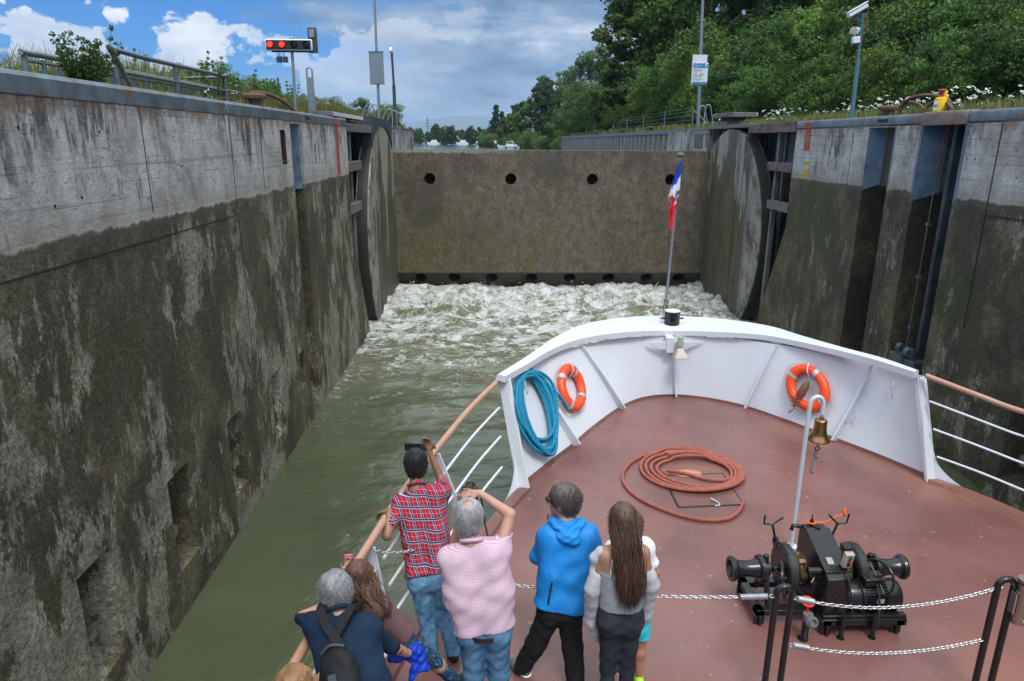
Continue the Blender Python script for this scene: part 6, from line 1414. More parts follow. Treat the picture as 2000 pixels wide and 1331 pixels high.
# ---- cameras held by the two men
cc = thing('camcorder', (-.66,5.42,2.88), 'small black camcorder with its screen folded out, raised by the man in plaid', 'camcorder')
m = MB(); m.box(-.625,-.560,5.36,5.50,2.865,2.935); m.cyl((-.592,5.50,2.90),(-.592,5.54,2.90),.028,k=18); m.box(-.61,-.575,5.345,5.36,2.875,2.925); m.build('camera_body', M_BLACKM, cc, bevel=.008)
m = MB(); m.box(-.765,-.640,5.372,5.384,2.868,2.938); m.cyl((-.634,5.378,2.87),(-.634,5.378,2.935),.006); m.build('screen_frame', M_BLACK, cc, bevel=.004)
m = MB(); m.box(-.752,-.655,5.369,5.372,2.878,2.928); m.build('screen', M_DARKG, cc)
m = MB(); m.tube(spline([(-.56,5.38,2.93),(-.52,5.37,2.915),(-.51,5.42,2.87),(-.55,5.47,2.86)], 6), .007, 6); m.build('hand_strap', MC['pack'], cc)
cm = thing('camera', (-.185,4.50,2.93), 'black compact camera held up before the face of the man in the pink checked shirt', 'camera')
m = MB(); m.box(-.245,-.120,4.475,4.525,2.895,2.985); m.box(-.205,-.160,4.47,4.53,2.985,3.005); m.cyl((-.225,4.5,2.985),(-.225,4.5,2.998),.010,k=12); m.build('camera_body', M_BLACKM, cm, bevel=.006)
m = MB(); m.cyl((-.18,4.525,2.935),(-.18,4.61,2.935),.036,k=24); m.cyl((-.18,4.61,2.935),(-.18,4.625,2.935),.038,k=24); m.build('lens', M_BLACK, cm)
m = MB(); m.tube(spline([(-.118,4.5,2.97),(-.09,4.42,2.90),(-.07,4.32,2.80),(-.05,4.22,2.74),(-.08,4.15,2.76)], 6), .006, 6); m.build('neck_strap', MC['pack'], cm)
# ================================================================== things on the left bank
def rod(m, a, b, r=.03, k=10): m.tube([a, b], r, k)
rl = thing('picket_railing', (-6.0,9.6,5.9), 'low grey tube railing with upright pickets on the left bank behind the shrub', 'railing')
m = MB(); m.tube(spline([(-6.0,9.62,5.8),(-6.0,9.62,6.38),(-6.0,9.72,6.45),(-6.0,11.5,6.45),(-6.0,17.4,6.45)],5), .04, 10); m.tube([(-6.0,9.65,6.36),(-6.0,17.4,6.38)], .022, 8); m.build('top_rail', M_DGALV, rl)
m = MB()
for k in range(22): y = 10.0+.345*k; m.box(-6.02,-5.98,y-.03,y+.03,5.8,6.40)
m.build('pickets', M_DGALV, rl, bevel=.006)
rl = thing('tube_railing', (-5.8,11.5,5.9), 'taller grey tube railing with two rails turning back at its far end, left bank', 'railing')
m = MB(); m.tube(spline([(-5.8,11.5,5.8),(-5.8,11.5,6.62),(-5.8,11.6,6.70),(-5.8,12.6,6.69),(-5.8,15.9,6.70),(-5.8,15.95,6.66),(-5.8,15.96,5.8)],4), .04, 10); m.build('frame', M_DGALV, rl)
for z in (6.40,):
    m = MB(); rod(m, (-5.8,11.5,z), (-5.8,15.95,z), .028); m.build('middle_rail', M_DGALV, rl)
m = MB(); rod(m, (-5.8,13.55,5.8), (-5.8,13.55,6.69), .035); m.build('post', M_DGALV, rl)
m = MB(); rod(m, (-5.8,15.9,6.68), (-8.4,15.9,6.6)); rod(m, (-5.8,15.9,6.25), (-8.4,15.9,6.2)); m.build('return_rail', M_DGALV, rl)
lp = thing('leaning_post', (-5.7,11.9,5.9), 'rusty bent post leaning beside the tube railing', 'post'); m = MB(); m.tube([(-5.7,11.15,6.72),(-5.7,11.5,6.35),(-5.7,11.95,5.85)], [.05,.035,.035], 8); m.build('bar', M_GREYB, lp)
def mooring(x, y, lab, sc=1.):
    t = thing('mooring_bollard', (x,y,5.9), lab, 'bollard', 'mooring bollards on the quay edges')
    m = MB(); m.lathe((x,y,5.88),(0,0,1),[(.16*sc,0),(.12*sc,.03),(.10*sc,.14),(.12*sc,.18),(.19*sc,.20),(.20*sc,.25),(.17*sc,.29),(0,.30)],28); m.build('post', M_RUST, t); return t
mooring(-4.15, 12.75, 'rusty mushroom bollard on the left quay edge beside its pipe arch')
pa = thing('pipe_arch', (-4.2,13.6,5.9), 'rusty curved guard pipe over the left quay edge', 'guard pipe'); m = MB(); m.tube(spline([(-4.3,12.95,6.18),(-4.25,13.6,6.22),(-4.15,14.3,6.14),(-4.05,14.75,5.98),(-4.0,14.85,5.86)],6), .035, 10); m.build('pipe', M_RUST, pa)
mooring(8.45, 15.35, 'rusty mushroom bollard on the right quay edge left of the yellow beacon')
for k,(x0,h,y0,y1,lab) in enumerate(((8.5,6.30,15.0,13.4,'tallest rusty pipe arch beside the yellow beacon'),(8.75,6.22,15.6,14.6,'low rusty pipe arch left of the tallest one'),(8.45,6.16,14.05,13.2,'low rusty pipe arch touching the yellow beacon'))):
    pa = thing('pipe_arch', (x0,(y0+y1)/2,5.9), lab, 'guard pipe'); m = MB(); m.tube(spline([(x0,y0,5.88),(x0,y0-.08*(y0-y1),h-.1),(x0,y0-.35*(y0-y1),h),(x0,y0-.7*(y0-y1),h-.02),(x0,y1,h-.14),(x0,y1-.02,5.88)],6), .035 if k==0 else .03, 10); m.build('pipe', M_RUST, pa)
# yellow beacon
yb = thing('beacon', (8.4,13.48,6.05), 'yellow emergency beacon with a red top on the right quay edge', 'beacon')
m = MB(); m.lathe((8.4,13.48,5.93),(0,0,1),[(0,0),(.105,0),(.105,.26),(.098,.285),(.06,.30),(0,.30)],28); m.box(8.40,8.45,13.40,13.44,6.22,6.34); m.build('body', M_YEL, yb, sharp=30)
m = MB(); m.lathe((8.4,13.48,6.22),(0,0,1),[(.03,0),(.03,.10),(.075,.115),(.075,.135),(.06,.15),(0,.155)],24); m.build('red_top', M_REDP, yb)
m = MB(); m.box(8.31,8.385,13.362,13.368,6.0,6.15); m.v = [(8.4+(x-8.4)*math.cos(.75)+(y-13.48)*math.sin(.75), 13.48-(x-8.4)*math.sin(.75)+(y-13.48)*math.cos(.75), z) for x,y,z in m.v]; m.build('label_plate', M_SIGNW, yb)
def text(s, size, mat, name, parent, origin, right, up, align='LEFT', th=.002, wscale=1):
    cu = bpy.data.curves.new(name, 'FONT'); cu.body = s; cu.size = size; cu.align_x = align; cu.extrude = th/2
    o = bpy.data.objects.new(name, cu); COL.objects.link(o); dg = bpy.context.evaluated_depsgraph_get(); me = bpy.data.meshes.new_from_object(o.evaluated_get(dg)); bpy.data.objects.remove(o); bpy.data.curves.remove(cu)
    right = Vector(right).normalized(); up = Vector(up).normalized(); nn = right.cross(up); off = Vector(parent['_w'])
    M4 = Matrix(((right.x*wscale,up.x,nn.x,origin[0]-off.x),(right.y*wscale,up.y,nn.y,origin[1]-off.y),(right.z*wscale,up.z,nn.z,origin[2]-off.z),(0,0,0,1)))
    me.transform(M4); me.materials.clear(); me.materials.append(mat); o = bpy.data.objects.new(name, me); COL.objects.link(o); o.parent = parent; o['_w'] = tuple(off); return o
c75, s75 = math.cos(.75), math.sin(.75)
def rt75(x, y): return (8.4+(x-8.4)*c75+(y-13.48)*s75, 13.48-(x-8.4)*s75+(y-13.48)*c75)
pp = rt75(8.316, 13.359); text('80S', .075, M_SIGNK, 'lettering', yb, (pp[0],pp[1],6.045), (c75,-s75,0), (0,0,1), wscale=.62)
# ---- traffic signal
ts = thing('traffic_signal', (-4.35,16.0,5.9), 'four-lamp lock signal on a pole with two red lights lit', 'traffic light')
m = MB(); m.cyl((-4.36,16.05,5.8),(-4.33,16.05,7.42),.032,.03,k=14); m.lathe((-4.31,16.05,7.44),(0,0,1),[(.045,0),(.05,.05),(.03,.08),(0,.085)],14); m.build('pole', M_GALV, ts)
m = MB(); m.box(-4.86,-3.87,15.93,16.0,7.225,7.455); m.build('backboard_frame', M_SIGNW, ts, bevel=.025)
m = MB(); m.box(-4.835,-3.895,15.918,15.932,7.25,7.43); m.build('backboard', M_BLACKM, ts, bevel=.012)
m = MB(); m.box(-4.75,-3.80,15.98,16.06,7.20,7.24); m.build('under_tray', M_HOOD, ts)
for x, lit in ((-4.755,1),(-4.505,1),(-4.245,0),(-3.99,0)):
    m = MB(); m.lathe((x,15.918,7.345),(0,-1,0),[(.062,0),(.066,.05),(.064,.05),(.058,0)],22,ang=2*math.pi); hd = m.build('lamp_hood', M_BLACKM, ts)
    m = MB(); m.lathe((x,15.917,7.345),(0,-1,0),[(.054,0),(.045,.012),(.02,.018),(0,.02)],20); m.build('red_lens' if lit else 'dark_lens', M_REDL if lit else M_DARKG, ts)
m = MB(); m.box(-3.99,-3.80,16.08,16.16,7.2,7.71); m.build('rear_signal', M_HOOD, ts, bevel=.02)
m = MB(); m.box(-3.955,-3.84,16.05,16.08,7.50,7.66); m.build('rear_cover', M_GALV, ts, bevel=.01)
m = MB(); m.obox((-4.60,15.98,7.05),[nrm(V(1,-.4,0)),nrm(V(.4,1,0)),(0,0,1)],(.055,.03,.06)); m.obox((-4.47,15.98,7.05),[nrm(V(1,.4,0)),nrm(V(-.4,1,0)),(0,0,1)],(.055,.03,.06)); rod(m,(-4.6,16,7.1),(-4.6,16,7.22),.006,6); rod(m,(-4.49,16,7.1),(-4.49,16,7.22),.006,6); m.tube(spline([(-4.37,16,7.21),(-4.38,16,7.14),(-4.35,16,7.1),(-4.37,16,7.07)],5),.004,5); m.build('loudspeaker', M_HOOD, ts, bevel=.005)
pn = thing('marker_post', (-4.3,17.25,5.9), 'flat grey upright post with an oblong hole near its rounded top, left bank', 'post')
m = MB(); m.box(-4.37,-4.33,17.2,17.24,5.8,6.96); m.box(-4.245,-4.205,17.2,17.24,5.8,6.96); m.box(-4.33,-4.245,17.203,17.237,5.8,6.80); m.tube([(-4.35,17.22,6.95),(-4.34,17.22,6.99),(-4.29,17.22,7.01),(-4.24,17.22,6.99),(-4.225,17.22,6.95)],.02,8); m.build('panel', M_GALV, pn, bevel=.006)
for (px,py,pz,lab) in ((-4.58,29.0,11.6,'tall thin pole with the blank grey back of a notice board, left bank'),):
    t = thing('sign_pole', (px,py,5.9), lab, 'sign'); m = MB(); m.cyl((px,py,5.8),(px+.03,py,12.4),.06,.04,k=12); m.build('pole', M_GALV, t)
    m = MB(); m.box(-4.86,-4.30,28.9,28.93,7.52,8.68); m.build('board', M_SIGNBK, t, bevel=.01); m = MB(); m.box(-4.87,-4.29,28.89,28.94,8.68,8.705); m.box(-4.87,-4.29,28.89,28.94,7.50,7.522); m.build('board_edge', M_HOOD, t)
lamp = thing('camera_mast', (-3.95,29.0,5.9), 'slender dark mast with a small white camera on top, left bank', 'camera mast')
m = MB(); m.cyl((-3.95,29,5.8),(-3.95,29,7.5),.065,k=12); m.cyl((-3.95,29,7.5),(-3.98,29,8.7),.045,k=12); m.build('pole', M_HOOD, lamp)
m = MB(); m.obox((-4.0,28.9,8.76),[(1,0,0),nrm(V(0,1,.5)),nrm(V(0,-.5,1))],(.055,.17,.05)); m.build('camera', M_SIGNW, lamp, bevel=.01)
def ladder(x, y, w, s, lab, h=.62):
    t = thing('ladder_handrail', (x,y,5.9), lab, 'ladder handrail', 'galvanised hoops over the wall ladders')
    for dy in (0, w):
        m = MB(); m.tube(spline([(x,y+dy,5.55),(x,y+dy,6.35),(x-s*.04,y+dy,5.9+h-.04),(x-s*.12,y+dy,5.9+h),(x-s*.20,y+dy,5.9+h-.06),(x-s*.30,y+dy,6.3),(x-s*.48,y+dy,5.85)],6), .022, 10); m.build('hoop', M_GALV, t)
ladder(-3.80,23.0,.9,1,'pair of galvanised ladder hoops beside the dark gate hood'); ladder(-3.80,27.1,1.3,1,'pair of galvanised ladder hoops on the short wall beyond the left gate end')
ladder(8.05,27.5,.75,-1,'pair of galvanised ladder hoops below the blue and white notice', .85)
# ---- notice on the right quay
nb = thing('notice_board', (8.5,30,5.9), 'tall pole with a blue and white information notice, right quay', 'sign')
m = MB(); m.cyl((8.55,30,5.85),(8.27,30,12.6),.075,.05,k=14); m.build('pole', M_GALV, nb)
m = MB(); m.box(8.09,8.69,29.93,29.95,7.65,8.80); m.build('backing_plate', M_SIGNW, nb, bevel=.008)
m = MB(); m.box(8.12,8.75,29.90,29.918,7.66,8.50); m.build('notice', M_SIGNW, nb, bevel=.006)
m = MB(); m.box(8.13,8.74,29.893,29.897,8.30,8.44)
for k in range(4): m.cyl((8.18+.13*k,29.8935,8.44),(8.18+.13*k,29.8965,8.44),.05,k=14)
m.box(8.13,8.74,29.893,29.897,7.67,7.76); m.build('blue_band', M_SIGNB, nb, smooth=False)
m = MB(); m.cyl((8.655,29.8915,8.38),(8.655,29.8925,8.38),.052,k=18); m.build('emblem', M_SIGNW, nb)
m = MB(); m.prism([(8.63,8.37),(8.66,8.35),(8.69,8.37),(8.675,8.40),(8.645,8.40)], 29.889, 29.8912, 'y'); m.build('emblem_mark', M_SIGNK, nb)
for s, z, sz, mt, x in (('Hinweis an die',8.375,.055,M_SIGNW,8.16),('Schifffahrt',8.315,.055,M_SIGNW,8.16),('Schleusenbetrieb',7.69,.04,M_SIGNW,8.42)):
    text(s, sz, mt, 'heading', nb, (x,29.889,z), (1,0,0), (0,0,1))
for s, z, sz in (('Die Betriebszeiten der',8.225,.04),('Schleuse sind geregelt',8.18,.04),('wie folgt:',8.135,.04),('Montag      06.00 Uhr',8.05,.05),('Samstag    06.00 Uhr',7.995,.05),('Sonntag    08.00',7.94,.05),('Wir bitten um Beachtung',7.87,.04),('der Betriebszeiten',7.83,.04)):
    text(s, sz, M_SIGNK, 'text_line', nb, (8.16,29.889,z), (1,0,0), (0,0,1))
# ---- camera and floodlight mast on the right
cmst = thing('camera_mast', (8.25,16.5,5.9), 'steel mast with a white surveillance camera and floodlights, right quay', 'camera mast')
m = MB(); m.cyl((8.25,16.5,5.85),(8.22,16.5,7.2),.048,k=14); m.cyl((8.22,16.5,7.2),(8.19,16.5,8.16),.032,k=14)
for z in (7.75,7.85,7.95): m.cyl((8.20,16.5,z),(8.20,16.5,z+.015),.04,k=12)
m.build('pole', plain('blue_grey_pole', (.10,.20,.24), .5, .4, .15), cmst)
ax = nrm(V(.93,.1,.52)); m = MB(); b = V(8.02,16.42,8.20); w = nrm(np.cross(ax, V(0,1,0))); m.obox(b, [ax, V(0,1,0), w], (.24,.055,.05)); m.build('housing', M_SIGNW, cmst, bevel=.02)
m = MB(); m.obox(b+w*.062*(-1 if w[2]<0 else 1)+ax*.02, [ax, V(0,1,0), w], (.25,.075,.008)); m.build('sun_shield', M_SIGNW, cmst, bevel=.005)
m = MB(); m.box(7.96,8.10,16.44,16.52,8.0,8.13); rod(m,(8.0,16.48,8.0),(8.2,16.5,7.95),.02,8); m.build('bracket', M_HOOD, cmst)
m = MB(); m.obox((7.99,16.42,7.77),[nrm(V(1,.2,-.35)),V(0,1,0),nrm(V(.35,0,1))],(.075,.05,.075)); m.build('floodlight', M_GREYP, cmst, bevel=.01)
m = MB(); m.obox((8.08,16.45,7.79),[nrm(V(1,.2,-.35)),V(0,1,0),nrm(V(.35,0,1))],(.045,.06,.065)); m.build('floodlight_back', M_SIGNW, cmst, bevel=.02)
m = MB(); m.obox((8.07,16.43,7.60),[nrm(V(1,.2,.15)),V(0,1,0),nrm(V(-.15,0,1))],(.09,.05,.07)); m.build('junction_box', M_SIGNW, cmst, bevel=.01)
m = MB(); m.tube(spline([(8.22,16.47,8.13),(8.24,16.46,7.9),(8.24,16.46,7.75),(8.235,16.46,7.5)],5), .006, 6); m.build('red_cable', M_REDP, cmst)
# stone steps behind the ladder
st = thing('stone_steps', (8.6,25.3,5.9), 'stack of worn concrete blocks beside the right gate beam', 'steps'); m = MB(); m.box(8.02,9.0,24.6,26.4,6.22,6.38); m.build('slab', M_SLAB, st, bevel=.02); m = MB(); m.box(8.05,8.9,24.9,26.3,5.96,6.08); m.box(8.25,8.8,25.1,26.1,6.08,6.22); m.build('slab', M_SLAB, st, bevel=.02)
# wire fence posts and small items along the far quay
ff = thing('wire_fence', (9.4,34,5.9), 'thin wire fence with braced grey posts along the far right quay', 'fence')
for k in range(8):
    m = MB(); y = 34+k*5.6; rod(m,(9.4,y,5.85),(9.4,y,7.0),.03,8)
    if k == 0: rod(m,(9.4,y,6.85),(9.75,y-2,6.0),.02,6)
    m.build('post', M_GALV, ff)
m = MB()
for z in (6.2,6.4,6.6,6.8,6.95): m.tube([(9.4,34,z),(9.4,73,z)], .006, 4)
m.build('wires', M_GALV, ff)
for (y,l) in ((38.,'nearest small rusty bollard on the far sheet-piled quay'),(46.,'middle small rusty bollard on the far sheet-piled quay'),(58.,'farthest small rusty bollard on the far sheet-piled quay')): mooring(8.3, y, l)
rb = thing('red_post', (8.85,82.5,5.8), 'red post at the far end of the right quay', 'post'); m = MB(); m.cyl((8.85,82.5,5.8),(8.85,82.5,6.5),.16,k=12); m.sphere((8.85,82.5,6.5),.16,12,6); m.build('post', plain('bright_red', (.7,.02,.05), .5), rb)
# ---- boats and marks on the upper river
WZ = 3.9
bt = thing('motor_boat', (2.9,140,WZ), 'white cabin motor boat with blue fenders off the wooded headland', 'boat')
m = MB(); secs = []
for x, w, zt, zb in ((-2.3,.02,.85,.35),(-1.8,.45,.72,-.1),(-1.0,.75,.62,-.2),(0,.85,.55,-.2),(1.6,.85,.52,-.2),(2.1,.8,.52,-.1)): secs.append([(2.9+x,140-w,WZ+zt),(2.9+x,140-w*.75,WZ+zb),(2.9+x,140+w*.75,WZ+zb),(2.9+x,140+w,WZ+zt)])
m.grid(secs); m.add([p for s in secs for p in (s[0], s[3])], [(2*i,2*i+1,2*i+3,2*i+2) for i in range(5)]); m.add(secs[-1], [(0,1,2,3)]); m.build('hull', M_WHITE, bt)
m = MB(); m.prism([(2.2,WZ+.5),(2.55,WZ+1.35),(3.75,WZ+1.40),(3.95,WZ+.5)], 139.5, 140.5, 'y'); m.box(4.0,4.5,139.6,140.4,WZ+.5,WZ+.8); m.tube([(3.5,140,WZ+1.4),(3.5,140,WZ+1.65)],.03,6); m.build('cabin', M_WHITE, bt, bevel=.04)
m = MB(); m.prism([(2.50,WZ+.98),(2.60,WZ+1.25),(3.60,WZ+1.27),(3.68,WZ+.98)], 139.47, 139.495, 'y'); m.build('window', M_DARKG, bt)
m = MB()
for x in (2.3,4.1): m.sphere((x,139.15,WZ+.3),(.25,.1,.17),10,6)
m.build('fender', plain('fender_blue', (.02,.14,.45), .5), bt)
m = MB(); m.box(5.05,5.25,139.85,140.15,WZ+.1,WZ+.7); m.build('outboard_motor', M_BLACKM, bt, bevel=.03)
buy = thing('green_buoy', (-3.6,150,WZ), 'green channel buoy with a light on the upper river', 'buoy'); m = MB(); m.lathe((-3.6,150,WZ-.1),(0,0,1),[(.0,0),(.42,.05),(.42,.25),(.3,.38),(0,.4)],16); m.build('float', plain('buoy_green', (.08,.45,.12), .5), buy); m = MB(); m.cyl((-3.6,150,WZ+.3),(-3.6,150,WZ+1.1),.07,k=8); m.sphere((-3.6,150,WZ+1.15),.2,10,6); m.build('light', M_SIGNW, buy)
ns = thing('river_sign', (.3,158,WZ), 'small white river sign with a red frame on the headland shore', 'sign'); m = MB(); m.box(-.05,.65,158,158.05,WZ+.9,WZ+1.6); m.build('frame', plain('sign_red', (.6,.02,.02), .5), ns); m = MB(); m.box(.06,.54,157.97,157.995,WZ+1.01,WZ+1.49); m.build('face', M_SIGNW, ns); m = MB(); rod(m,(.3,158.03,WZ),(.3,158.03,WZ+.92),.04,6); m.build('post', M_GALV, ns)
ms = thing('flag_mast', (5.8,165,WZ), 'bare slender mast before the pines on the headland', 'mast'); m = MB(); m.cyl((5.5,160,WZ),(5.3,160,WZ+7.5),.06,.04,k=6); m.build('pole', M_SIGNW, ms)
for (x, lab) in ((-21.5,'leftmost tiny white boat under the far trees'),(-11.2,'rightmost tiny white boat under the far trees')):
    b2 = thing('moored_boat', (x,255,WZ), lab, 'boat'); m = MB(); m.prism([(x-2.4,WZ+.9),(x-1.8,WZ),(x+2,WZ),(x+2.2,WZ+.8)], 254, 256, 'y'); m.build('hull', M_WHITE, b2); m = MB(); m.prism([(x-1,WZ+.85),(x-.6,WZ+1.7),(x+1.1,WZ+1.7),(x+1.4,WZ+.85)], 254.4, 255.6, 'y'); m.build('cabin', M_WHITE, b2)
py = thing('pylon', (-138,1500,5), 'far lattice power pylon above the distant wood', 'pylon'); m = MB(); X_ = -138
for s in (-1,1): m.tube([(X_+s*4,1500,0),(X_+s*.8,1500,35),(X_,1500,54)], .5, 5)
for z, w in ((34,9),(40,7),(46,5)): m.tube([(X_-w,1500,z),(X_+w,1500,z)], .45, 5)
for k in range(6): m.tube([(X_-3.8+k*.5,1500,k*6),(X_+3.4-k*.5,1500,k*6+6)], .3, 4)
m.build('lattice', M_HOOD, py)
# ================================================================== vegetation
L_DARK = leafmat('leaf_dark', (.026,.064,.018), (.085,.17,.040)); L_MID = leafmat('leaf_mid', (.042,.100,.022), (.145,.25,.052)); L_LIGHT = leafmat('leaf_light', (.068,.145,.028), (.22,.33,.070))
L_GREY = leafmat('leaf_greyish', (.06,.12,.055), (.18,.26,.13)); L_CON = leafmat('needle_dark', (.018,.050,.026), (.052,.115,.045)); L_GRASS = leafmat('grass_blade', (.07,.10,.025), (.27,.27,.10)); L_WEED = leafmat('weed_leaf', (.035,.075,.02), (.15,.19,.06))
def leaves(cent, rad, n_each, size, rg, flat=.75, droop=0):
    """leaf quads on and inside clumps"""
    cent = np.asarray(cent); K = len(cent); N = K*n_each; c = np.repeat(cent, n_each, 0); r = np.repeat(np.asarray(rad), n_each)[:, None]
    d = rg.normal(size=(N, 3)); d /= np.linalg.norm(d, axis=1)[:, None]; rr = rg.uniform(.35, 1.05, (N, 1))**.6
    p = c + d*r*rr*np.array([1, 1, flat]); nn = d*.8 + rg.normal(size=(N, 3))*.65 + np.array([0, 0, .35]); nn /= np.linalg.norm(nn, axis=1)[:, None]
    a = np.cross(nn, rg.normal(size=(N, 3))); a /= np.linalg.norm(a, axis=1)[:, None]; b = np.cross(nn, a); s = size*rg.uniform(.6, 1.35, (N, 1)); s2 = s*.55
    if droop: a[:, 2] -= droop; a /= np.linalg.norm(a, axis=1)[:, None]
    v = np.stack([p-a*s, p-b*s2+nn*s*.15, p+a*s, p+b*s2+nn*s*.15], 1).reshape(-1, 3); f = np.arange(N*4).reshape(-1, 4)
    tint = np.repeat(rg.uniform(0, 1, K)*.6, n_each)+rg.uniform(0, .4, N); return v, f, np.repeat(tint, 4)
def limb_mesh(segs):
    m = MB()
    for P, r in segs: m.tube(P, r, 7)
    return m
def tree(kind, h, w, seed, base=.18, ncl=260, nl=90, size=.17, mat=None, shape='round', clr=.11, label='', flat=.75):
    rg = np.random.default_rng(seed); t = thing(kind, (0,0,0), label, 'tree' if 'bush' not in kind else 'bush'); cents, rads, segs = [], [], []
    lean = rg.normal(0, .03, 2); tp = [V(0,0,-.4), V(lean[0]*h*.3, lean[1]*h*.3, h*.35), V(lean[0]*h, lean[1]*h, h*.86)]; segs.append((spline(tp, 4), list(np.linspace(h*.022, h*.005, 9))))
    lobes = []
    nlobe = {'round': 13, 'broad': 17, 'poplar': 16, 'bush': 9, 'cone': 22, 'pine': 9}[shape]
    for i in range(nlobe):
        f = (i+.5)/nlobe; z = h*(base+(1-base)*f); ang = i*2.4+rg.uniform(-.5,.5)
        if shape in ('round', 'broad'): prof = math.sin(math.pi*min(1, .12+f*.86))**.55; rr = w*prof*rg.uniform(.35, .85); lr = w*.36*rg.uniform(.7, 1.25)*(.75+.4*prof)
        elif shape == 'poplar': prof = math.sin(math.pi*min(1, .1+f*.88))**.6; rr = w*prof*rg.uniform(.2,.6); lr = w*.55*rg.uniform(.7,1.1)
        elif shape == 'bush': rr = w*rg.uniform(.15,.8); z = h*rg.uniform(.25,.78); lr = w*.45*rg.uniform(.7,1.2)
        elif shape == 'cone': rr = w*(1-f)*rg.uniform(.45,.8); lr = w*(.16+.30*(1-f))
        else: rr = w*rg.uniform(.15,.62)*(1.1-f*.6); lr = w*.27; z = h*(base+(1-base)*(i//1+.5)/nlobe)
        c = V(lean[0]*z+rr*math.cos(ang), lean[1]*z+rr*math.sin(ang), z); lobes.append((c, lr)); b0 = V(lean[0]*z*.6, lean[1]*z*.6, max(.1, z-rr*.7-h*.06))
        segs.append((bez(b0, lerp(b0, c, .4)+V(0,0,-.1), lerp(b0, c, .7), c, 7), list(np.linspace(h*.009, h*.002, 7))))
    per = max(4, ncl//nlobe)
    for c, lr in lobes:
        fz = .34 if shape == 'pine' else (.6 if shape == 'cone' else .8)
        for k in range(per):
            d = rg.normal(size=3); d /= np.linalg.norm(d); q = c+d*lr*rg.uniform(.55, 1.12)*V(1,1,fz); q[2] = max(q[2], .15)
            cents.append(q); rads.append(w*clr*rg.uniform(.55, 1.35))
            if k % 5 == 0: segs.append(([c, lerp(c, q, .6)+V(0,0,-.05), q], [h*.003, h*.002, h*.001]))
    v, f, ti = leaves(cents, rads, nl, size, rg, flat)
    limb_mesh(segs).build('trunk', M_BARK, t, sharp=180); arr_mesh('crown', v, f, mat, t, (0,0,0), False, ti); return t
T_ = {}
T_['locust'] = tree('broad_tree', 12, 4.6, 1, .10, 300, 100, .16, L_MID, 'broad', .13, 'x')
T_['dark'] = tree('broad_tree', 15, 5.6, 2, .12, 340, 100, .19, L_DARK, 'broad', .12, 'x')
T_['dark2'] = tree('broad_tree', 17, 6.0, 12, .15, 340, 95, .20, L_DARK, 'round', .12, 'x')
T_['mid'] = tree('broad_tree', 13, 5.0, 3, .10, 300, 95, .18, L_MID, 'round', .13, 'x')
T_['poplar'] = tree('poplar_tree', 21, 2.6, 4, .08, 280, 80, .17, L_MID, 'poplar', .20, 'x')
T_['grey'] = tree('willow_tree', 11, 4.6, 5, .06, 260, 80, .17, L_GREY, 'round', .14, 'x')
T_['con'] = tree('conifer_tree', 11, 2.6, 6, .06, 240, 70, .14, L_CON, 'cone', .15, 'x')
T_['pine'] = tree('pine_tree', 11, 2.8, 7, .18, 120, 80, .14, L_CON, 'pine', .16, 'x', .5)
T_['bushl'] = tree('leafy_bush', 4.2, 2.9, 8, 0, 190, 120, .066, L_LIGHT, 'bush', .16, 'x')
T_['bushm'] = tree('leafy_bush', 4.6, 3.0, 9, 0, 190, 120, .072, L_MID, 'bush', .16, 'x')
T_['bushd'] = tree('leafy_bush', 4.4, 3.0, 10, 0, 190, 120, .072, L_DARK, 'bush', .16, 'x')
used = set()
def put(k, x, y, s, rot, label, group, z=None, sz=1):
    o = T_[k]; zz_ = gz(x, y)-.1 if z is None else z
    if k in used: o = copy_tree(o, (x, y, zz_), rot, (s, s, s*sz))
    else: used.add(k); o.location = (x, y, zz_); o.rotation_euler = (0,0,rot); o.scale = (s, s, s*sz)
    o['label'] = label; o['group'] = group; return o
GB = 'trees rising behind the right bank'; GU = 'bushes on the right bank'
TR = [('locust',12.2,60,1.04,.4,'rounded mid-green tree at the left edge of the right bank wood'),('poplar',15.5,76,1.12,1,'tall poplar with sky showing beside it, left end of the wood'),('poplar',19.5,74,1.15,2.1,'tall poplar second from the left end of the wood'),
 ('mid',16,56,1.05,2.2,'mid-green tree right of the rounded one, behind the light bushes'),('dark',16.2,46,1.15,.9,'dark broad tree behind the notice board pole'),('dark2',20.5,48,1.1,2.9,'tall dark tree just right of the notice board pole'),
 ('dark',21.0,38,1.1,4.1,'dark broad tree left of the camera mast'),('dark2',24.0,36,1.0,.2,'tall dark tree behind the camera mast'),('dark',27.0,33,1.05,1.6,'dark broad tree right of the camera mast'),
 ('mid',28.5,30,1.02,5.,'mid-green tree behind the yellow beacon'),('dark2',32,30,.86,4.,'tall dark tree near the right picture edge'),('dark',25.5,44,1.25,3.3,'big dark tree in the second row behind the camera mast'),('dark2',31,40,1.15,2.,'big dark tree in the second row, right part'),
 ('dark',36.5,33,1.0,.7,'farthest right dark broad tree'),('mid',20,84,1.0,1.2,'mid-green tree behind the far end of the quay'),('dark',24,92,1.1,2,'dark tree behind the far end of the quay'),('grey',14.2,108,1.05,3,'grey-green willow between the wood and the headland')]
for a in TR: put(a[0], a[1], a[2], a[3], a[4], a[5], GB)
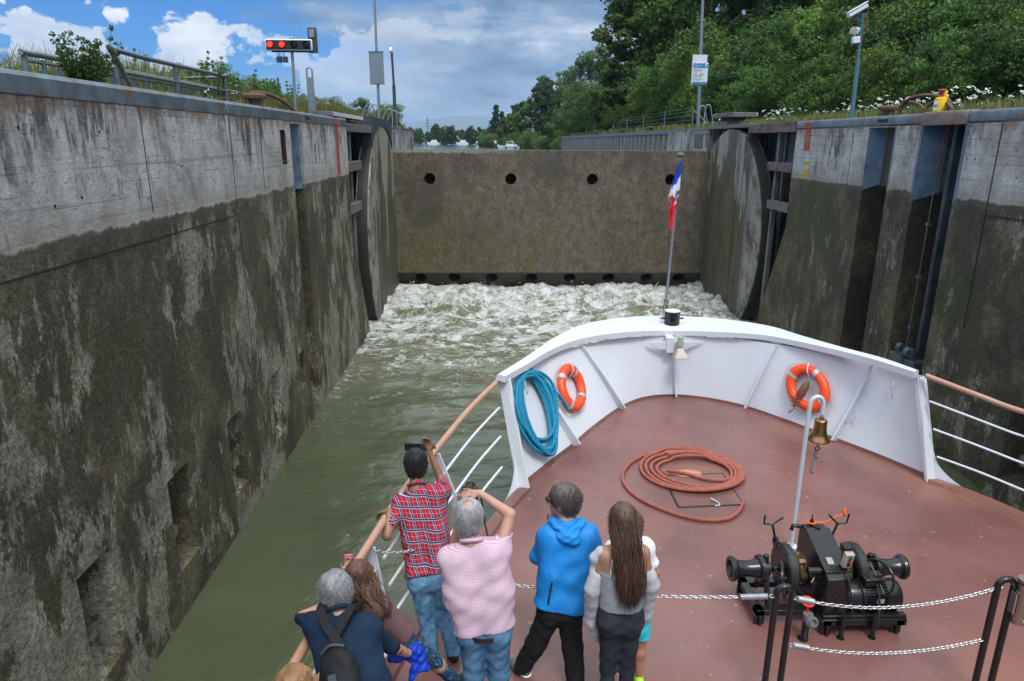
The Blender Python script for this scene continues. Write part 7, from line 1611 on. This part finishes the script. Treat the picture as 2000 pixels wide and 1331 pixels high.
spots = [('bushm',10.9,70,1.15),('bushd',12.6,62,1.2),('bushl',12.4,54,1.15),('bushm',11.6,47,.95),('bushl',12.6,42,1.15),('bushl',11.9,36.5,.95),('bushm',13.5,38,1.25),('bushd',13.4,33,1.05),('bushl',14.6,35,1.3),('bushm',14.0,29.5,.95),
 ('bushl',15.8,31.5,1.2),('bushd',16.0,27,1.0),('bushm',17.0,29,1.25),('bushl',17.6,25.8,1.05),('bushm',16.4,23.6,.82),('bushd',18.6,27,1.25),('bushm',18.8,23.5,1.0),('bushl',19.8,25.5,1.25),('bushd',19.6,21.6,.9),('bushm',21.4,23.2,1.15),('bushl',21.4,20.2,.95),('bushm',23.2,22,1.25),('bushd',18.0,20.5,.72),('bushm',22.4,18.4,.9),('bushl',24.4,19.4,1.15),('bushm',12.2,25,.55),('bushl',13.0,22.5,.6),('bushm',13.6,20.5,.55),('bushd',14.6,21.5,.8),('bushl',15.6,19.4,.7),('bushm',16.6,17.8,.65),('bushl',17.8,18.8,.85),('bushd',13.2,27,.8),('bushm',11.4,31,.6),('bushm',10.6,56,.7),('bushd',10.4,80,1.1),('bushm',11.4,88,1.0),('bushd',22.6,26.5,1.6),('bushd',16.5,38,1.6),('bushd',19.5,33,1.7)]
words_ = {'bushl':'light green bush','bushm':'mid-green bush','bushd':'dark green bush'}
wh = ['behind the far sheet piling','behind the wire fence','left of the notice board','behind the notice board pole','right of the notice board','behind the white flowers','left of the camera mast','behind the camera mast','right of the camera mast','behind the rusty bollard','left of the yellow beacon','behind the yellow beacon','right of the yellow beacon','near the right picture edge']
spots.sort(key=lambda s: s[1]/s[2]); cnt = {}
for i, (k, x, y, s) in enumerate(spots):
    w_ = wh[min(len(wh)-1, int(i*len(wh)/len(spots)))]; key = (k, w_); cnt[key] = cnt.get(key, 0)+1
    put(k, x, y, s, i*1.7, f"{words_[k]} {w_}" + ('' if cnt[key] == 1 else ', the ' + ('lower' if s < 1 else 'fuller') + ' one of two' if cnt[key] == 2 else ', topmost one'), GU)
GH = 'trees on the wooded headland'
for a in (('con',.2,180,.92,0,'leftmost dark conifer on the headland'),('con',2.2,184,.80,1,'second dark conifer on the headland, beside the leftmost'),('mid',3.4,172,.55,2,'rounded yellow-green tree before the headland conifers'),('pine',5.2,190,.98,1,'thin layered pine standing against the sky on the headland'),('dark',10.6,152,.88,1,'big broad dark tree of the headland'),
  ('mid',8.0,158,.72,3,'mid-green tree left of the big broad headland tree'),('grey',14.5,165,1.15,2,'grey-green tree behind the big headland tree'),('dark',14.6,138,.80,3,'dark tree right of the big headland tree'),('mid',12.0,128,.55,2,'low mid-green tree near the shore of the headland'),('grey',7.2,146,.35,1,'small grey-green shrubby tree at the headland shore'),
  ('grey',-1.8,186,.42,2,'grey-green shrubby tree at the headland tip'),('dark2',6.8,176,.6,2,'dark tree behind the mast on the headland')):
    put(a[0], a[1], a[2], a[3], a[4], a[5], GH, 3.7)
rg = np.random.default_rng(77); GS = 'bushes along the headland shore'
for i in range(16):
    t_ = i/15.; x = np.interp(t_, [0,.35,.6,.8,1], [-3.4,-1.,2.8,6.8,9.3]); y = np.interp(t_, [0,.35,.6,.8,1], [187,172,156,138,98])
    put(['bushm','bushl','bushd'][i % 3], x+rg.uniform(0,1.2), y+rg.uniform(-2,3), rg.uniform(.45,.85), rg.uniform(0,6), 'low shore bush at the foot of the headland trees', GS, 3.75)
GF = 'trees of the far shore wood'
for i in range(64):
    x = -78+i*1.4+rg.uniform(-.8,.8); y = 266+rg.uniform(-8,22); k = ['dark','mid','dark2','grey','dark'][i % 5]; s = rg.uniform(.34,.48)*(.8 if k == 'dark2' else 1)
    put(k, x, y, s, rg.uniform(0,6), {'dark':'dark tree in the even far shore wood','mid':'mid-green tree in the even far shore wood','dark2':'taller dark tree in the even far shore wood','grey':'grey-green tree in the even far shore wood'}[k], GF, 3.8)
# ---- grasses, weeds and white flowers (nobody could count them)
def blades(n_, area, hmin, hmax, w, mat, name, seed, lean=.35, zf=gz, dens=None):
    rg = np.random.default_rng(seed); x0, x1, y0, y1 = area; x = rg.uniform(x0, x1, n_); y = rg.uniform(y0, y1, n_)
    if dens is not None:
        keep = np.array([mnoise.noise((a*dens, b*dens, seed))+rg.uniform(-.25,.25) > -.1 for a, b in zip(x, y)]); x, y = x[keep], y[keep]; n_ = len(x)
    z = np.array([zf(a, b) for a, b in zip(x, y)]); h = rg.uniform(hmin, hmax, n_)*(.6+.5*rg.random(n_)); a = rg.uniform(0, 2*np.pi, n_); ld = rg.normal(0, lean, (n_, 2))*h[:, None]
    b = np.stack([x, y, z], 1); s = np.stack([np.cos(a), np.sin(a), np.zeros(n_)], 1)*w*(.6+.8*rg.random((n_, 1)))
    m1 = b+np.stack([ld[:, 0]*.3, ld[:, 1]*.3, h*.6], 1); tp = b+np.stack([ld[:, 0], ld[:, 1], h], 1)
    v = np.stack([b-s, b+s, m1+s*.8, m1-s*.8, tp-s*.1, tp+s*.1], 1).reshape(-1, 3); i = np.arange(n_)[:, None]*6
    f = np.concatenate([i+np.array([0,1,2,3]), i+np.array([3,2,5,4])]); tint = np.repeat(rg.uniform(0, 1, n_), 6)
    o = arr_mesh(name, v, f, mat, None, (0,0,0), False, tint); o['kind'] = 'stuff'; return tp
blades(16000, (8.33,9.8,7,33), .10, .34, .010, L_GRASS, 'grass', 1); blades(26000, (9.2,14,10,45), .15, .50, .014, L_WEED, 'tall_grass', 2, .3)
blades(5000, (8.33,9.5,33,80), .15, .45, .02, L_GRASS, 'grass', 3); blades(9000, (-5.6,-4.08,8,33), .05, .22, .010, L_GRASS, 'grass', 4); blades(15000, (-9.5,-6.4,13.5,20), .45, 1.0, .010, L_GRASS, 'tall_grass', 5, .22, dens=.9); blades(26000, (-7.0,-4.6,16.5,34), .30, .72, .010, L_GRASS, 'tall_grass', 7, .22, dens=.9)
blades(2500, (-4.0,-3.95,9,30), .02, .07, .006, L_GRASS, 'grass', 6)
def umbels(n_, area, hmin, hmax, seed, r=.035, clump=.9):
    rg = np.random.default_rng(seed); vs, fs, st = [], [], MB(); k = 0
    while k < n_:
        x, y = rg.uniform(area[0], area[1]), rg.uniform(area[2], area[3])
        if mnoise.noise((x*clump, y*clump*.6, seed))+rg.uniform(-.2,.2) < .05: continue
        k += 1; z = gz(x, y); h = rg.uniform(hmin, hmax); c = V(x+rg.normal(0,.03), y, z+h); tl = nrm(V(rg.normal(0,.3), -.35+rg.normal(0,.3), 1)); u, w = perp(tl)
        for q in range(9):
            a = rg.uniform(0, 6.28); d = r*math.sqrt(rg.random()); p = c+(u*math.cos(a)+w*math.sin(a))*d; s = r*.30; b0 = len(vs)
            vs += [p-u*s, p-w*s, p+u*s, p+w*s]; fs.append([b0, b0+1, b0+2, b0+3])
        st.tube([(x, y, z), tuple(c)], .004, 3, cap=False)
    o = arr_mesh('white_flowers', vs, fs, MATS.get('petal_white') or plain('petal_white', (.75,.76,.72), .7, 0, .05, bump=0)); o['kind'] = 'stuff'
    s_ = st.build('flower_stems', L_WEED, sharp=180); s_['kind'] = 'stuff'
umbels(330, (8.7,11.2,12,30), .25, .60, 3, .045); umbels(60, (-6.6,-4.9,12,24), .25,.6, 5, .03)
# tall flowering stalks on the left bank, shrub by the railing
def stalks(n_, area, seed):
    rg = np.random.default_rng(seed); C, Rr = [], []; m = MB()
    for k in range(n_):
        x, y = rg.uniform(area[0], area[1]), rg.uniform(area[2], area[3]); z = gz(x, y); h = rg.uniform(.6, 1.15); l = rg.normal(0, .10, 2)
        m.tube([(x,y,z),(x+l[0]*.4,y+l[1]*.4,z+h*.6),(x+l[0],y+l[1],z+h)], [.008,.006,.003], 4, cap=False)
        for f in np.linspace(.25, 1, 9): C.append((x+l[0]*f, y+l[1]*f, z+h*f)); Rr.append(.07*(1.2-f*.7))
    v, f, ti = leaves(C, Rr, 16, .024, rg); o = arr_mesh('weed_stalks', v, f, L_WEED, None, (0,0,0), False, ti); o['kind'] = 'stuff'; s_ = m.build('weed_stems', L_WEED, sharp=180); s_['kind'] = 'stuff'
stalks(70, (-8.0,-5.6,15,24), 2)
for q_, (x_, y_, s_, l_) in enumerate(((-7.6,18.5,.34,'leftmost weedy bush behind the tube railing'),(-7.4,21.0,.36,'weedy bush between the tube railing and the rusty bollard'),(-7.0,23.5,.33,'weedy bush left of the traffic signal pole'),(-6.8,26.0,.30,'weedy bush right of the traffic signal pole'),(-6.4,20.0,.24,'low weedy bush above the rusty bollard'))):
    put('bushl' if q_ % 2 else 'bushm', x_, y_, s_, q_*1.3, l_, 'bushes on the left bank', 5.75)
sh = thing('small_shrub', (-4.7,8.6,5.9), 'small dark shrub with thin upright twigs growing by the picket railing', 'shrub')
rg = np.random.default_rng(9); m = MB(); C, Rr = [], []
for k in range(34):
    a = rg.uniform(0, 6.28); sp = rg.uniform(.04, .50); h = rg.uniform(.22, .62)*(1.0 if sp > .15 else .95); x1, y1 = -4.7+.35*sp*math.cos(a)*1.6, 8.55+sp*1.1*math.sin(a)*1.1
    P_ = bez((-4.7,8.55,5.85), (-4.7+(x1+4.7)*.3,8.55+(y1-8.55)*.3,6.0), (x1,y1,5.9+h*.5), (x1+rg.normal(0,.04),y1+rg.normal(0,.04),5.9+h), 10); m.tube(P_, list(np.linspace(.008,.002,10)), 5, cap=False)
    for q in P_[2:]: C.append(q); Rr.append(.045*rg.uniform(.7,1.3))
P_ = bez((-4.7,8.6,5.85),(-4.7,8.8,6.1),(-4.6,9.0,6.3),(-4.62,9.15,6.68),10); m.tube(P_, .004, 5, cap=False)
for q in P_[4:]: C.append(q); Rr.append(.035)
m.build('stems', M_BARK, sh, sharp=180); v, f, ti = leaves(C, Rr, 22, .020, rg); arr_mesh('foliage', v, f, L_DARK, sh, tuple(sh['_w']), False, ti)
sp_ = thing('young_plant', (-4.3,5.9,5.9), 'single leafy stem at the left picture edge', 'plant'); m = MB(); C = []
for dx_, hh in ((0,.30),(.10,.16),(-.12,.14)):
    m.tube([(-4.3,5.9+dx_,5.88),(-4.3,5.9+dx_*1.3,5.88+hh)], .004, 5, cap=False); C += [(-4.3,5.9+dx_*(1+.3*f),5.88+hh*f) for f in np.linspace(.3,1,7)]
m.build('stems', M_BARK, sp_, sharp=180); v, f, ti = leaves(C, [.035]*len(C), 12, .017, rg); arr_mesh('foliage', v, f, L_MID, sp_, tuple(sp_['_w']), False, ti)
lb = put('bushl', -4.9, 32.4, .42, 2, 'yellow-green bush hanging over the end of the short left wall', 'bushes on the left bank', 5.3)
put('bushm', -5.9, 29.5, .33, 4, 'low mid-green bush behind the left ladder hoops', 'bushes on the left bank', 5.6)
put('bushl', -4.6, 33.3, .30, 5, 'small bush hanging down past the end of the short left wall', 'bushes on the left bank', 4.6)
# ================================================================== air
hz = MB(); hz.box(-9800,9800,-60,9990,-2.5,330); ho = hz.build('haze', bpy.data.materials.new('haze_air'), smooth=False); ho['kind'] = 'stuff'; hm_ = ho.data.materials[0]; hm_.use_nodes = True; nt_ = NT(hm_.node_tree); nt_.n.clear()
pv = nt_.node('ShaderNodeVolumePrincipled'); pv.inputs['Density'].default_value = HAZE; pv.inputs['Color'].default_value = (.55,.75,1,1); oo = nt_.node('ShaderNodeOutputMaterial'); nt_.l.new(pv.outputs[0], oo.inputs['Volume'])
if HAZE <= 0: bpy.data.objects.remove(ho)
for o in bpy.data.objects:
    if '_w' in o: del o['_w']
